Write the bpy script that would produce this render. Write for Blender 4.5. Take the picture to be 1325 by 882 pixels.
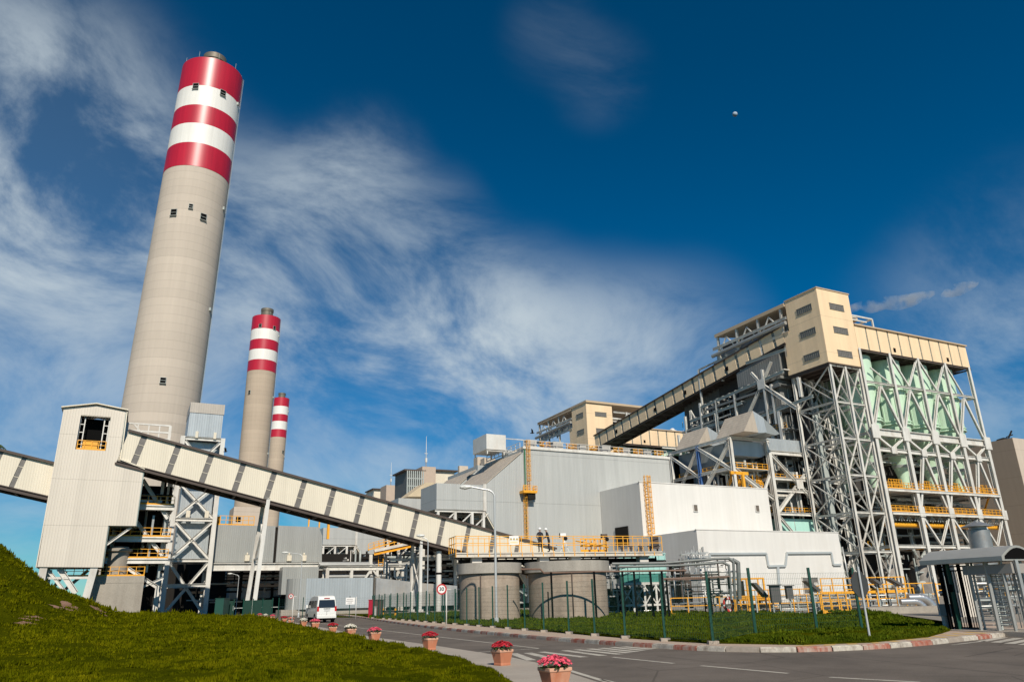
import bpy, bmesh, math, random
import numpy as np
from mathutils import Vector, Matrix
random.seed(7); np.random.seed(7)
for o in list(bpy.data.objects): bpy.data.objects.remove(o)
SC=bpy.context.scene; COL=SC.collection
R=math.radians
# ---------------- camera ----------------
IW,IH,FPX=1325.,882.,958.
VPX,VPY=593.,-2320.          # where the verticals meet in the photograph
dx,dy=VPX-IW/2, VPY-IH/2
_up=np.array([dx,-dy,-FPX]); _up/=np.linalg.norm(_up)
_f=np.array([0,0,-1.]); _F=_f-_up*_f.dot(_up); _F/=np.linalg.norm(_F)
_R=np.cross(_F,_up); CM=np.array([_R,_F,_up]); EYE=1.65; CAM=np.array([0,0,EYE])
cd=bpy.data.cameras.new('camera'); co=bpy.data.objects.new('camera',cd); COL.objects.link(co)
cd.sensor_width=36; cd.lens=FPX/IW*36; cd.clip_end=9000; cd.clip_start=.1
co.matrix_world=Matrix([list(CM[0])+[0],list(CM[1])+[0],list(CM[2])+[EYE],[0,0,0,1]])
SC.camera=co
SC.render.resolution_x=1024; SC.render.resolution_y=681
# ---------------- light ----------------
SUN_AZ,SUN_EL=166.,39.
world=bpy.data.worlds.new('World'); SC.world=world; world.use_nodes=True
nt=world.node_tree; nt.nodes.clear()
def N(nt,t,**k):
    n=nt.nodes.new(t)
    for a,b in k.items(): setattr(n,a,b)
    return n
def lk(nt,a,b): nt.links.new(a,b)
sky=N(nt,'ShaderNodeTexSky',sky_type='NISHITA'); sky.sun_disc=False
sky.sun_elevation=R(SUN_EL); sky.sun_rotation=R(SUN_AZ); sky.air_density=.8; sky.dust_density=.15; sky.ozone_density=4.0; sky.altitude=300
hs=N(nt,'ShaderNodeHueSaturation'); hs.inputs['Saturation'].default_value=1.5; hs.inputs['Value'].default_value=.9
lk(nt,sky.outputs[0],hs.inputs['Color'])
tc=N(nt,'ShaderNodeTexCoord')
def math_(nt,op,a,b=None,clamp=False):
    n=N(nt,'ShaderNodeMath',operation=op); n.use_clamp=clamp
    for i,x in enumerate((a,b)):
        if x is None: continue
        if isinstance(x,(int,float)): n.inputs[i].default_value=x
        else: lk(nt,x,n.inputs[i])
    return n.outputs[0]
# deepen towards the zenith (polarised sky): multiply by a tint ramp on elevation
sep=N(nt,'ShaderNodeSeparateXYZ'); lk(nt,tc.outputs['Generated'],sep.inputs[0])
rampz=N(nt,'ShaderNodeValToRGB'); lk(nt,sep.outputs[2],rampz.inputs[0])
e=rampz.color_ramp.elements; e[0].position=0.0; e[0].color=(.34,.60,.57,1); e[1].position=.62; e[1].color=(.10,.80,.68,1)
x=rampz.color_ramp.elements.new(.25); x.color=(.16,.90,.80,1)
mul=N(nt,'ShaderNodeMix',data_type='RGBA',blend_type='MULTIPLY'); mul.inputs[0].default_value=1
lk(nt,hs.outputs[0],mul.inputs[6]); lk(nt,rampz.outputs[0],mul.inputs[7])
# cirrus: stretched, warped noise on a flat cloud layer (direction / z)
mp=N(nt,'ShaderNodeMapping',vector_type='TEXTURE'); mp.inputs['Rotation'].default_value=(R(8),R(14),0); mp.inputs['Scale'].default_value=(.55,.45,.30)
lk(nt,tc.outputs['Generated'],mp.inputs[0])
n1=N(nt,'ShaderNodeTexNoise'); n1.inputs['Scale'].default_value=2.0; n1.inputs['Detail'].default_value=12; n1.inputs['Roughness'].default_value=.63; n1.inputs['Distortion'].default_value=.42
lk(nt,mp.outputs[0],n1.inputs['Vector'])
n2=N(nt,'ShaderNodeTexNoise'); n2.inputs['Scale'].default_value=3.2; n2.inputs['Detail'].default_value=4
lk(nt,tc.outputs['Generated'],n2.inputs['Vector'])
def blob(px,py,r0,r1,amp):
    c=CM@np.array([px-IW/2,-(py-IH/2),-FPX]); c/=np.linalg.norm(c)
    d=N(nt,'ShaderNodeVectorMath',operation='DISTANCE'); lk(nt,tc.outputs['Generated'],d.inputs[0]); d.inputs[1].default_value=tuple(c)
    m=N(nt,'ShaderNodeMapRange',interpolation_type='SMOOTHERSTEP'); lk(nt,d.outputs['Value'],m.inputs[0])
    m.inputs[1].default_value=r0; m.inputs[2].default_value=r1; m.inputs[3].default_value=amp; m.inputs[4].default_value=0
    return m.outputs[0]
bl=None
for b in [(60,250,.02,.29,.85),(-60,330,.0,.38,.62),(30,120,.0,.20,.45),(470,225,.0,.12,.5),(400,250,.0,.12,.4),(340,340,.0,.22,.70),(520,420,.0,.23,.92),(650,460,.0,.21,1.0),(780,470,.0,.19,.72),(880,450,.0,.16,.35),(420,560,.0,.30,.55),(600,590,.0,.22,.45),(140,600,.0,.26,.5),(775,100,.0,.09,.09),(715,45,.0,.09,.08),(1310,480,.0,.24,.45),(1310,330,.0,.16,.12),(560,280,.0,.1,.2)]:
    v=blob(*b); v=math_(nt,'SUBTRACT',1.0,v); bl=v if bl is None else math_(nt,'MULTIPLY',bl,v)
bl=math_(nt,'SUBTRACT',1.0,bl)
ff=N(nt,'ShaderNodeMapRange',interpolation_type='SMOOTHSTEP'); lk(nt,math_(nt,'ADD',math_(nt,'MULTIPLY',n1.outputs[0],.72),math_(nt,'MULTIPLY',n2.outputs[0],.28)),ff.inputs[0]); ff.inputs[1].default_value=.37; ff.inputs[2].default_value=.62
cm=N(nt,'ShaderNodeMapRange',interpolation_type='LINEAR'); lk(nt,math_(nt,'MULTIPLY',bl,math_(nt,'ADD',math_(nt,'MULTIPLY',ff.outputs[0],.98),.08)),cm.inputs[0]); cm.inputs[1].default_value=0; cm.inputs[2].default_value=1.0; cm.inputs[3].default_value=0; cm.inputs[4].default_value=.92
mixc=N(nt,'ShaderNodeMix',data_type='RGBA'); lk(nt,cm.outputs[0],mixc.inputs[0]); lk(nt,mul.outputs[2],mixc.inputs[6])
mixc.inputs[7].default_value=(4.9,5.6,6.0,1)
bg=N(nt,'ShaderNodeBackground'); bg.inputs[1].default_value=.1; lk(nt,mixc.outputs[2],bg.inputs[0])
wo=N(nt,'ShaderNodeOutputWorld'); lk(nt,bg.outputs[0],wo.inputs[0])
sl=bpy.data.lights.new('sun','SUN'); sl.energy=4.3; sl.angle=R(.53); sl.color=(1,.92,.80)
so=bpy.data.objects.new('sun',sl); COL.objects.link(so)
sd=Vector((math.sin(R(SUN_AZ))*math.cos(R(SUN_EL)),math.cos(R(SUN_AZ))*math.cos(R(SUN_EL)),math.sin(R(SUN_EL))))
so.rotation_euler=sd.to_track_quat('Z','Y').to_euler()
vs=SC.view_settings; vs.view_transform='Standard'; vs.look='None'; vs.exposure=0.22; vs.gamma=1; vs.use_curve_mapping=False
# ---------------- plant frame: U runs along the fronts, V away from the viewer ----------------
AU=R(63.); UX,UY=math.sin(AU),math.cos(AU)
UROT=math.pi/2-AU
Uv=np.array([UX,UY,0]); Vv=np.array([-UY,UX,0])
def W(u,v,z): return Vector((UX*u-UY*v,UY*u+UX*v,z))
def ray(px,py): return CM@np.array([px-IW/2,-(py-IH/2),-FPX])
def _toUV(p): return (float(Uv.dot(p)),float(Vv.dot(p)),float(p[2]))
def FV(px,py,v):
    r=ray(px,py); return _toUV(CAM+r*(v/Vv.dot(r)))
def FU(px,py,u):
    r=ray(px,py); return _toUV(CAM+r*(u/Uv.dot(r)))
def AT(px,py,Y):
    r=ray(px,py); p=CAM+r*(Y/r[1]); return (float(p[0]),float(p[1]),float(p[2]))
def GR(px,py,z=0):
    r=ray(px,py); p=CAM+r*((z-EYE)/r[2]); return (float(p[0]),float(p[1]),z)
def toUV(x,y,z=0): return _toUV(np.array([x,y,z]))
# ---------------- mesh builder ----------------
class MB:
    def __init__(s): s.v=[];s.f=[];s.m=[];s.s=[];s.g=[];s.cg=0;s.lock=0
    def add(s,vs,fs,m=0,sm=False):
        b=len(s.v); s.v+= [tuple(p) for p in vs]
        for f in fs: s.f.append([b+i for i in f]); s.m.append(m); s.s.append(sm); s.g.append(s.cg)
        if not s.lock: s.cg+=1
    def box(s,a0,a1,b0,b1,c0,c1,m=0):
        s.add([(a0,b0,c0),(a1,b0,c0),(a1,b1,c0),(a0,b1,c0),(a0,b0,c1),(a1,b0,c1),(a1,b1,c1),(a0,b1,c1)],
              [(0,3,2,1),(4,5,6,7),(0,1,5,4),(1,2,6,5),(2,3,7,6),(3,0,4,7)],m)
    def bar(s,p,q,w,h=None,m=0,up=(0,0,1)):
        h=h or w; p=Vector(p);q=Vector(q);d=q-p
        if d.length<1e-5: return
        d.normalize(); u=Vector(up)
        if abs(d.dot(u))>.97: u=Vector((0,1,0)) if abs(d.y)<.9 else Vector((1,0,0))
        a=d.cross(u).normalized(); b=a.cross(d).normalized()
        a*=w/2;b*=h/2
        s.add([p-a-b,p+a-b,p+a+b,p-a+b,q-a-b,q+a-b,q+a+b,q-a+b],[(0,3,2,1),(4,5,6,7),(0,1,5,4),(1,2,6,5),(2,3,7,6),(3,0,4,7)],m)
    def ib(s,p,q,w,h=None,m=0,up=(0,0,1)):
        h=h or w; p=Vector(p);q=Vector(q);d=q-p
        if d.length<1e-5: return
        d.normalize(); u=Vector(up)
        if abs(d.dot(u))>.97: u=Vector((0,1,0)) if abs(d.y)<.9 else Vector((1,0,0))
        a=d.cross(u).normalized(); b=a.cross(d).normalized(); t=.1*h; lk0=s.lock; s.lock=1
        s.bar(p,q,w*.12,h-2*t,m,b)
        s.bar(p+b*(h/2-t/2),q+b*(h/2-t/2),w,t,m,b); s.bar(p-b*(h/2-t/2),q-b*(h/2-t/2),w,t,m,b)
        s.lock=lk0
        if not lk0: s.cg+=1
    def tube(s,p,q,r,r2=None,n=12,m=0,caps=True):
        r2=r if r2 is None else r2; p=Vector(p);q=Vector(q);d=(q-p).normalized(); u=Vector((0,0,1))
        if abs(d.dot(u))>.97: u=Vector((0,1,0))
        a=d.cross(u).normalized(); b=a.cross(d)
        vs=[]
        for c,rr in ((p,r),(q,r2)):
            for i in range(n): t=2*math.pi*i/n; vs.append(c+a*math.cos(t)*rr+b*math.sin(t)*rr)
        s.add(vs,[(i,(i+1)%n,n+(i+1)%n,n+i) for i in range(n)],m,True)
        if caps:
            s.cg-=(0 if s.lock else 1); s.add(vs,[tuple(range(n))[::-1],tuple(range(n,2*n))],m)
    def pipe(s,pts,r,n=10,m=0):
        for a,b in zip(pts,pts[1:]): s.tube(a,b,r,n=n,m=m)
        for p in pts[1:-1]: s.ball(p,r*1.04,m=m)
    def ball(s,c,r,m=0,n=10,k=6,sz=1):
        vs=[];fs=[]
        for j in range(1,k):
            for i in range(n):
                t=math.pi*j/k;a=2*math.pi*i/n; vs.append((c[0]+r*math.sin(t)*math.cos(a),c[1]+r*math.sin(t)*math.sin(a),c[2]+r*sz*math.cos(t)))
        vs+= [(c[0],c[1],c[2]+r*sz),(c[0],c[1],c[2]-r*sz)]; T=len(vs)-2
        for j in range(k-2):
            for i in range(n): fs.append((j*n+i,(j+1)*n+i,(j+1)*n+(i+1)%n,j*n+(i+1)%n))
        for i in range(n): fs.append((T,i,(i+1)%n)); fs.append((T+1,(k-2)*n+(i+1)%n,(k-2)*n+i))
        s.add(vs,fs,m,True)
    def lathe(s,c,prof,n=24,m=0,sm=True,cap=True,ax=(0,0)):
        """prof: (r,z[,mat]); ax: lean of the axis per metre"""
        vs=[]
        for p in prof:
            for i in range(n):
                a=2*math.pi*i/n; vs.append((c[0]+ax[0]*p[1]+p[0]*math.cos(a),c[1]+ax[1]*p[1]+p[0]*math.sin(a),c[2]+p[1]))
        for j in range(len(prof)-1):
            mm=prof[j][2] if len(prof[j])>2 else m
            s.add([],[],0)
            b=len(s.v)
            s.v+= [tuple(x) for x in vs[j*n:(j+2)*n]]
            for i in range(n):
                s.f.append([b+i,b+(i+1)%n,b+n+(i+1)%n,b+n+i]); s.m.append(mm); s.s.append(sm); s.g.append(s.cg)
        if cap:
            s.add(vs[-n:],[tuple(range(n))],prof[-1][2] if len(prof[-1])>2 else m); s.add(vs[:n],[tuple(range(n))[::-1]],m)
    def prism(s,poly,ext,m=0):
        """poly: list of 3d points, ext: extrusion vector"""
        n=len(poly); e=Vector(ext); a=[Vector(p) for p in poly]; b=[p+e for p in a]
        s.add(a+b,[tuple(range(n))[::-1],tuple(range(n,2*n))]+[(i,(i+1)%n,n+(i+1)%n,n+i) for i in range(n)],m)
    def quad(s,*p,m=0): s.add(p,[tuple(range(len(p)))],m)
ORG={}
def link(o): COL.objects.link(o); return o
def tagp(o,label=None,cat=None,group=None,kind=None):
    if label: o['label']=label
    if cat: o['category']=cat
    if group: o['group']=group
    if kind: o['kind']=kind
    return o
def thing(name,label,cat,org,frame='u',group=None):
    o=bpy.data.objects.new(name,None); link(o); o.empty_display_size=.5
    o.location=W(*org) if frame=='u' else org
    if frame=='u': o.rotation_euler=(0,0,UROT)
    ORG[o.name]=Vector(org); return tagp(o,label,cat,group)
def split(name,mb,mats,parent,**k):
    """one object per member of the builder"""
    gs=sorted(set(mb.g)); out=[]
    if len(gs)>100: return build(name,mb,mats,parent,kind='stuff',**k)
    for g in gs:
        q=MB(); mp_={}
        for f,mi,sm,gg in zip(mb.f,mb.m,mb.s,mb.g):
            if gg!=g: continue
            ff=[]
            for i in f:
                if i not in mp_: mp_[i]=len(q.v); q.v.append(mb.v[i])
                ff.append(mp_[i])
            q.f.append(ff); q.m.append(mi); q.s.append(sm); q.g.append(0)
        out.append(build(name,q,mats,parent,**k))
    return out
def build(name,mb,mats,parent=None,org=None,frame='u',fix=True,label=None,cat=None,group=None,kind=None,bevel=0):
    if parent is not None: org=ORG[parent.name]
    org=Vector(org or (0,0,0))
    me=bpy.data.meshes.new(name); me.from_pydata([tuple(Vector(p)-org) for p in mb.v],[],mb.f)
    if not isinstance(mats,(list,tuple)): mats=[mats]
    for m in mats: me.materials.append(m)
    me.polygons.foreach_set('material_index',mb.m); me.polygons.foreach_set('use_smooth',mb.s)
    if fix:
        bm=bmesh.new(); bm.from_mesh(me)
        bmesh.ops.remove_doubles(bm,verts=bm.verts,dist=1e-5)
        bmesh.ops.recalc_face_normals(bm,faces=bm.faces)
        for e in bm.edges:
            if len(e.link_faces)==2 and e.calc_face_angle(0)>.6: e.smooth=False
        bm.to_mesh(me); bm.free()
    me.update()
    o=bpy.data.objects.new(name,me); link(o); ORG[o.name]=org
    if parent is not None:
        o.parent=parent
        if label: o['label']=label
        if kind: o['kind']=kind
    else:
        o.location=W(*org) if frame=='u' else org
        if frame=='u': o.rotation_euler=(0,0,UROT)
        tagp(o,label,cat,group,kind)
    if bevel:
        b=o.modifiers.new('bevel','BEVEL'); b.width=bevel; b.segments=2; b.limit_method='ANGLE'
    return o
def copytree(o,parent=None):
    c=o.copy(); COL.objects.link(c); ORG[c.name]=ORG.get(o.name,Vector((0,0,0)))
    if parent is not None: c.parent=parent
    for ch in list(o.children): copytree(ch,c)
    return c
# ---------------- materials ----------------
MATS={}
def mat(name,col,rough=.6,metal=0.,var=.12,vs=.6,streak=.0,ribs=0,rings=0,bump=.0,bs=8,dirt=None,dirtamt=0,dlo=.5,spec=.5,seam=0,coat=0,fine=0):
    if name in MATS: return MATS[name]
    m=bpy.data.materials.new(name); m.use_nodes=True; t=m.node_tree; b=t.nodes['Principled BSDF']
    b.inputs['Roughness'].default_value=rough; b.inputs['Metallic'].default_value=metal; b.inputs['Specular IOR Level'].default_value=spec
    if coat: b.inputs['Coat Weight'].default_value=coat
    c=N(t,'ShaderNodeTexCoord').outputs['Object']
    no=N(t,'ShaderNodeTexNoise'); lk(t,c,no.inputs['Vector']); no.inputs['Scale'].default_value=vs; no.inputs['Detail'].default_value=6; no.inputs['Roughness'].default_value=.65
    f=math_(t,'MULTIPLY',math_(t,'SUBTRACT',no.outputs[0],.5),var*3)
    if streak:
        mpn=N(t,'ShaderNodeMapping'); mpn.inputs['Scale'].default_value=(1.7,1.7,.07); lk(t,c,mpn.inputs[0])
        n2=N(t,'ShaderNodeTexNoise'); lk(t,mpn.outputs[0],n2.inputs['Vector']); n2.inputs['Scale'].default_value=.9; n2.inputs['Detail'].default_value=5
        f=math_(t,'ADD',f,math_(t,'MULTIPLY',math_(t,'SUBTRACT',n2.outputs[0],.5),streak*3))
    if fine:
        n3=N(t,'ShaderNodeTexNoise'); lk(t,c,n3.inputs['Vector']); n3.inputs['Scale'].default_value=fine; n3.inputs['Detail'].default_value=4
        f=math_(t,'ADD',f,math_(t,'MULTIPLY',math_(t,'SUBTRACT',n3.outputs[0],.5),.5))
    sp=N(t,'ShaderNodeSeparateXYZ'); lk(t,c,sp.inputs[0])
    if rings:
        rz=math_(t,'MULTIPLY',sp.outputs[2],1/rings)
        fr=math_(t,'FRACT',rz); ln=math_(t,'LESS_THAN',fr,.07)
        fl=math_(t,'FLOOR',rz); wn=N(t,'ShaderNodeTexWhiteNoise',noise_dimensions='1D'); lk(t,fl,wn.inputs['W'])
        f=math_(t,'ADD',f,math_(t,'MULTIPLY',ln,-.13)); f=math_(t,'ADD',f,math_(t,'MULTIPLY',math_(t,'SUBTRACT',wn.outputs[0],.5),.11))
    if ribs:
        px=math_(t,'ADD',math_(t,'FLOOR',math_(t,'MULTIPLY',sp.outputs[0],1/1.05)),math_(t,'MULTIPLY',math_(t,'FLOOR',math_(t,'MULTIPLY',sp.outputs[1],1/1.05)),7.3)); wp=N(t,'ShaderNodeTexWhiteNoise',noise_dimensions='1D'); lk(t,px,wp.inputs['W']); f=math_(t,'ADD',f,math_(t,'MULTIPLY',math_(t,'SUBTRACT',wp.outputs[0],.5),.075))
    if seam:
        rz=math_(t,'FRACT',math_(t,'MULTIPLY',sp.outputs[2],1/seam)); f=math_(t,'ADD',f,math_(t,'MULTIPLY',math_(t,'LESS_THAN',rz,.012),-.25))
    f=math_(t,'ADD',f,1.0)
    mx=N(t,'ShaderNodeMix',data_type='RGBA',blend_type='MULTIPLY'); mx.inputs[0].default_value=1; mx.inputs[6].default_value=(*col,1)
    cb=N(t,'ShaderNodeCombineColor'); [lk(t,f,cb.inputs[i]) for i in range(3)]
    lk(t,cb.outputs[0],mx.inputs[7]); out=mx.outputs[2]
    if dirt:
        n4=N(t,'ShaderNodeTexNoise'); mp4=N(t,'ShaderNodeMapping'); mp4.inputs['Scale'].default_value=(1,1,.3); lk(t,c,mp4.inputs[0]); lk(t,mp4.outputs[0],n4.inputs['Vector']); n4.inputs['Scale'].default_value=.5*max(vs,.3); n4.inputs['Detail'].default_value=8; n4.inputs['Roughness'].default_value=.7
        rr=N(t,'ShaderNodeMapRange'); lk(t,n4.outputs[0],rr.inputs[0]); rr.inputs[1].default_value=dlo; rr.inputs[2].default_value=dlo+.2; rr.inputs[4].default_value=dirtamt
        m2=N(t,'ShaderNodeMix',data_type='RGBA'); lk(t,rr.outputs[0],m2.inputs[0]); lk(t,out,m2.inputs[6]); m2.inputs[7].default_value=(*dirt,1); out=m2.outputs[2]
    lk(t,out,b.inputs['Base Color'])
    h=None
    if ribs:
        w1=math_(t,'PINGPONG',sp.outputs[0],ribs/2); w2=math_(t,'PINGPONG',sp.outputs[1],ribs/2)
        def sm(x): 
            mr=N(t,'ShaderNodeMapRange',interpolation_type='SMOOTHSTEP'); lk(t,x,mr.inputs[0]); mr.inputs[1].default_value=ribs*.12; mr.inputs[2].default_value=ribs*.25; mr.inputs[4].default_value=.026; return mr.outputs[0]
        h=math_(t,'ADD',sm(w1),sm(w2))
    if bump:
        nb=N(t,'ShaderNodeTexNoise'); lk(t,c,nb.inputs['Vector']); nb.inputs['Scale'].default_value=bs; nb.inputs['Detail'].default_value=8
        hb=math_(t,'MULTIPLY',nb.outputs[0],bump); h=hb if h is None else math_(t,'ADD',h,hb)
    if h is not None:
        bn=N(t,'ShaderNodeBump'); bn.inputs['Distance'].default_value=1; bn.inputs['Strength'].default_value=.9; lk(t,h,bn.inputs['Height']); lk(t,bn.outputs[0],b.inputs['Normal'])
    MATS[name]=m; return m
CREAM=mat('cream_cladding',(.64,.575,.485),.45,var=.05,vs=.2,streak=.05,ribs=.33,seam=6)
CREAM2=mat('cream_sheet',(.70,.63,.50),.45,var=.05,vs=.3,streak=.04,ribs=.3)
GREY=mat('grey_cladding',(.35,.355,.335),.42,var=.07,vs=.15,streak=.10,ribs=.35,seam=9,metal=.15)
ESPG=mat('precipitator_cladding',(.415,.42,.40),.45,var=.05,vs=.15,streak=.09,ribs=.35,seam=9)
GREYL=mat('galvanised_sheet',(.42,.45,.46),.4,var=.08,vs=.4,streak=.12,ribs=.4,metal=.3)
GREYR=mat('dusty_roof_sheet',(.42,.36,.29),.7,var=.12,vs=.3,streak=.15,ribs=.4)
TAN=mat('tan_cladding',(.84,.625,.39),.5,var=.05,vs=.2,streak=.07,ribs=.3,seam=8)
TANR=mat('tan_roof',(.50,.38,.25),.5,var=.08,vs=.3)
WHITE=mat('white_render',(.64,.62,.58),.8,var=.05,vs=.25,streak=.07,bump=.004,bs=3,dirt=(.55,.51,.45),dirtamt=.35)
STEEL=mat('white_painted_steel',(.62,.60,.55),.5,var=.15,vs=.7,streak=.12,dirt=(.30,.22,.15),dirtamt=.5)
STEELG=mat('grey_green_steel',(.36,.39,.37),.55,var=.15,vs=.7)
GALV=mat('galvanised_pipe',(.40,.40,.38),.4,metal=.5,var=.2,vs=.8)
YEL=mat('yellow_paint',(.78,.36,.02),.5,var=.12,vs=2,dirt=(.3,.2,.1),dirtamt=.2)
GREEN=mat('pale_green_paint',(.52,.69,.52),.38,var=.05,vs=.4,streak=.06)
AQUA=mat('aqua_sheet',(.40,.66,.58),.4,var=.05,vs=.8,streak=.05)
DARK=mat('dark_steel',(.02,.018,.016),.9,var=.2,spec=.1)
TANKC=mat('tank_concrete',(.32,.255,.195),.85,var=.22,vs=.7,streak=.22,rings=.74,bump=.01,bs=5,dirt=(.47,.43,.37),dirtamt=.55,dlo=.56,fine=7)
STEELD=mat('dim_grey_steel',(.15,.155,.15),.6,var=.25,vs=.6)
DARKB=mat('dark_brown_trim',(.07,.05,.04),.7,var=.2)
LOUV=mat('grey_glazing',(.16,.145,.13),.35,var=.3,vs=1.5)
STRIP=mat('green_grey_strip',(.17,.18,.15),.4,var=.2,vs=1.5)
CONC=mat('weathered_concrete',(.33,.295,.245),.85,var=.12,vs=.5,streak=.14,bump=.01,bs=5,dirt=(.24,.2,.16),dirtamt=.5,fine=9)
CONCH=mat('chimney_concrete',(.50,.43,.355),.85,var=.04,vs=.06,streak=.06,rings=2.4)
CONCH2=mat('brown_chimney_concrete',(.43,.345,.26),.85,var=.05,vs=.06,streak=.07,rings=2.4)
REDP=mat('red_gloss_paint',(.44,.012,.03),.38,var=.1,vs=.1,streak=.16,spec=.6)
WHTP=mat('white_gloss_paint',(.74,.72,.67),.5,var=.06,vs=.1,streak=.09)
BROWN=mat('brown_panel',(.36,.28,.21),.7,var=.05,vs=.1,streak=.06,seam=7)
BROWNL=mat('pale_panel',(.5,.42,.34),.7,var=.05,vs=.1,streak=.06,seam=7)
BOILG=mat('boiler_casing',(.10,.10,.095),.6,var=.25,vs=.25,ribs=.8)
GLASS=mat('dark_glass',(.02,.025,.03),.08,var=.1,spec=.8)
FENG=mat('green_fence_paint',(.004,.052,.034),.4,var=.1,vs=3)
BLACK=mat('black',(.006,.006,.006),.9,spec=.05)
REDC=mat('red_cabinet_paint',(.35,.01,.03),.4)
TERRA=mat('terracotta',(.47,.175,.09),.75,var=.15,vs=4,dirt=(.62,.42,.3),dirtamt=.5)
TERRAR=mat('pale_terracotta_rim',(.58,.32,.21),.75,var=.12,vs=5)
BLUEP=mat('blue_paint',(.05,.12,.3),.5)
PWHITE=mat('sign_white',(.8,.78,.74),.5,var=.03)
SRED=mat('sign_red',(.45,.02,.02),.5,var=.03)
# ================= CHIMNEYS =================
def chimney(name,label,base,topc,Y,wb,wt,bands,flue,concm,wins,n=64,antenna=True,kb=.96,kt=.96):
    b=AT(*base,Y); t=AT(*topc,Y)
    # radius from image width at both heights
    def rad(px,wd):
        d=math.sqrt(AT(*px,Y)[0]**2+Y**2+AT(*px,Y)[2]**2); ca=np.array(ray(*px)); ca=FPX/np.linalg.norm(ca)
        return wd/2*d*ca/FPX
    rb=rad(base,wb)*kb; rt=rad(topc,wt)*kt
    H=t[2]; lean=(t[0]-b[0])/(t[2]-b[2]); x0=b[0]-lean*b[2]
    def r_at(z): 
        k=(z-b[2])/(t[2]-b[2]); return rb+(rt-rb)*k
    org=(x0,Y,0); root=thing(name,label,'chimney',org,'w',None)
    zs=[]
    for (px,py) in bands:
        q=AT(px,py,Y-rt); zs.append(q[2])
    zs=sorted(zs)           # band bottoms to top
    prof=[]; NZ=14
    for i in range(NZ): z=zs[0]*i/NZ; prof.append((r_at(z),z,0))
    cols=[1,2,1,2,1]
    tops=zs[1:]+[H]
    for k,z in enumerate(zs[:5]):
        prof.append((r_at(z)+.02,z,cols[k]))
        if k==0: prof[-1]=(r_at(z),z,1); prof.append((r_at(z)+.06,z+.02,1))
    rr=r_at(H); prof.append((rr,H-.3,1)); prof.append((rr,H,0)); prof.append((rr*.86,H+.02,0)); 
    m=MB(); m.lathe((x0,Y,0),prof,n=n,ax=(lean,0))
    build('shaft',m,[concm,REDP,WHTP],root)
    m=MB(); fr=rt*flue; fx=x0+lean*H
    m.lathe((fx,Y,H-1),[(fr,0),(fr,rt*.55+1),(fr*1.07,rt*.55+1),(fr*1.07,rt*.75+1),(fr*.85,rt*.75+1),(fr*.8,rt*.3)],n=28,cap=False)
    build('flue',m,[mat('sooty_flue_metal',(.16,.14,.11),.6,metal=.4,var=.3)],root)
    def sp(px,py,off=0):   # point on the shaft surface seen at a pixel
        r=ray(px,py); best=None
        lo,hi=Y-1.5*rb,Y
        for i in range(60):
            yy=lo+(hi-lo)*i/59; p=CAM+r*(yy/r[1]); ax=x0+lean*p[2]; d=math.hypot(p[0]-ax,p[1]-Y)
            if d<=r_at(p[2])+off: best=p; break
        return best if best is not None else p
    for (px,py,w,h) in wins:
        p=sp(px,py,.02); ax=x0+lean*p[2]; a=math.atan2(p[1]-Y,p[0]-ax); nr=Vector((math.cos(a),math.sin(a),0)); tg=Vector((-math.sin(a),math.cos(a),0))
        c=Vector((ax,Y,p[2]))+nr*(r_at(p[2]))
        m=MB(); 
        for sx in (-1,1): m.bar(c+tg*sx*w/2-Vector((0,0,h/2))+nr*.05,c+tg*sx*w/2+Vector((0,0,h/2))+nr*.05,.1,.2,1,up=nr)
        for sz in (-1,0,1): m.bar(c-tg*w/2+Vector((0,0,sz*h/2))+nr*.05,c+tg*w/2+Vector((0,0,sz*h/2))+nr*.05,.08,.2,1,up=nr)
        m.bar(c-Vector((0,0,h/2)),c+Vector((0,0,h/2)),w,.26,0,up=nr)
        m.bar(c-tg*w*.55-Vector((0,0,h/2+.1))+nr*.25,c+tg*w*.55-Vector((0,0,h/2+.1))+nr*.25,.1,.5,1,up=nr)
        build('opening',m,[BLACK,STEELG],root)
    if antenna:
        for k in range(9):
            a=2*math.pi*k/9+.4; m=MB(); q=Vector((fx+math.cos(a)*rt*.93,Y+math.sin(a)*rt*.93,H))
            m.tube(q,q+Vector((0,0,2.6)),.07,.03,n=5); build('lightning_rod',m,STEELG,root)
    # climbing ladder strip and side brackets
    m=MB(); a=R(5)
    for z in (H*.22,H*.5,H*.7,H*.93):
        for s_ in (1,-1):
            r=r_at(z); m=MB(); q=Vector((x0+lean*z+s_*r,Y,z)); m.box(q.x-.2,q.x+.45,q.y-.4,q.y+.4,q.z,q.z+.9); build('light_bracket',m,STEELG,root)
    m=MB(); 
    for z0 in np.arange(4,H-9,9):
        for s_ in (-.25,.25):
            q0=Vector((x0+lean*z0+r_at(z0)+.02,Y+2+s_,z0)); z1=z0+9; q1=Vector((x0+lean*z1+r_at(z1)+.02,Y+2+s_,z1)); m.bar(q0,q1,.05)
    build('ladder',m,STEELG,root)
    return root
chimney('chimney','tallest and nearest red and white striped concrete chimney, standing behind the left transfer tower',(209,525),(275.5,99),190,100,82.5,
   [(252,213.9),(256,183.8),(262,158.6),(266,135),(271,110)],.36,CONCH,
   [(253.5,112,1.7,2),(288,121,1.7,2),(225,275,1.7,2),(247,267,1.1,1.4),(263,281,1.7,2),(211,492,1.4,1.5)],n=96,kb=.913,kt=.885)
chimney('chimney','middle striped chimney of the three, with red cap, rising behind the conveyor',(328,592),(345,413),400,37.4,36.6,
   [(338.5,477.8),(340.5,464),(342,450.5),(343.5,437.5),(345,424)],.42,CONCH2,[(337,421,1.6,2),(355,424,1.6,2),(323,507,1.5,1.8)],n=48)
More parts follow.
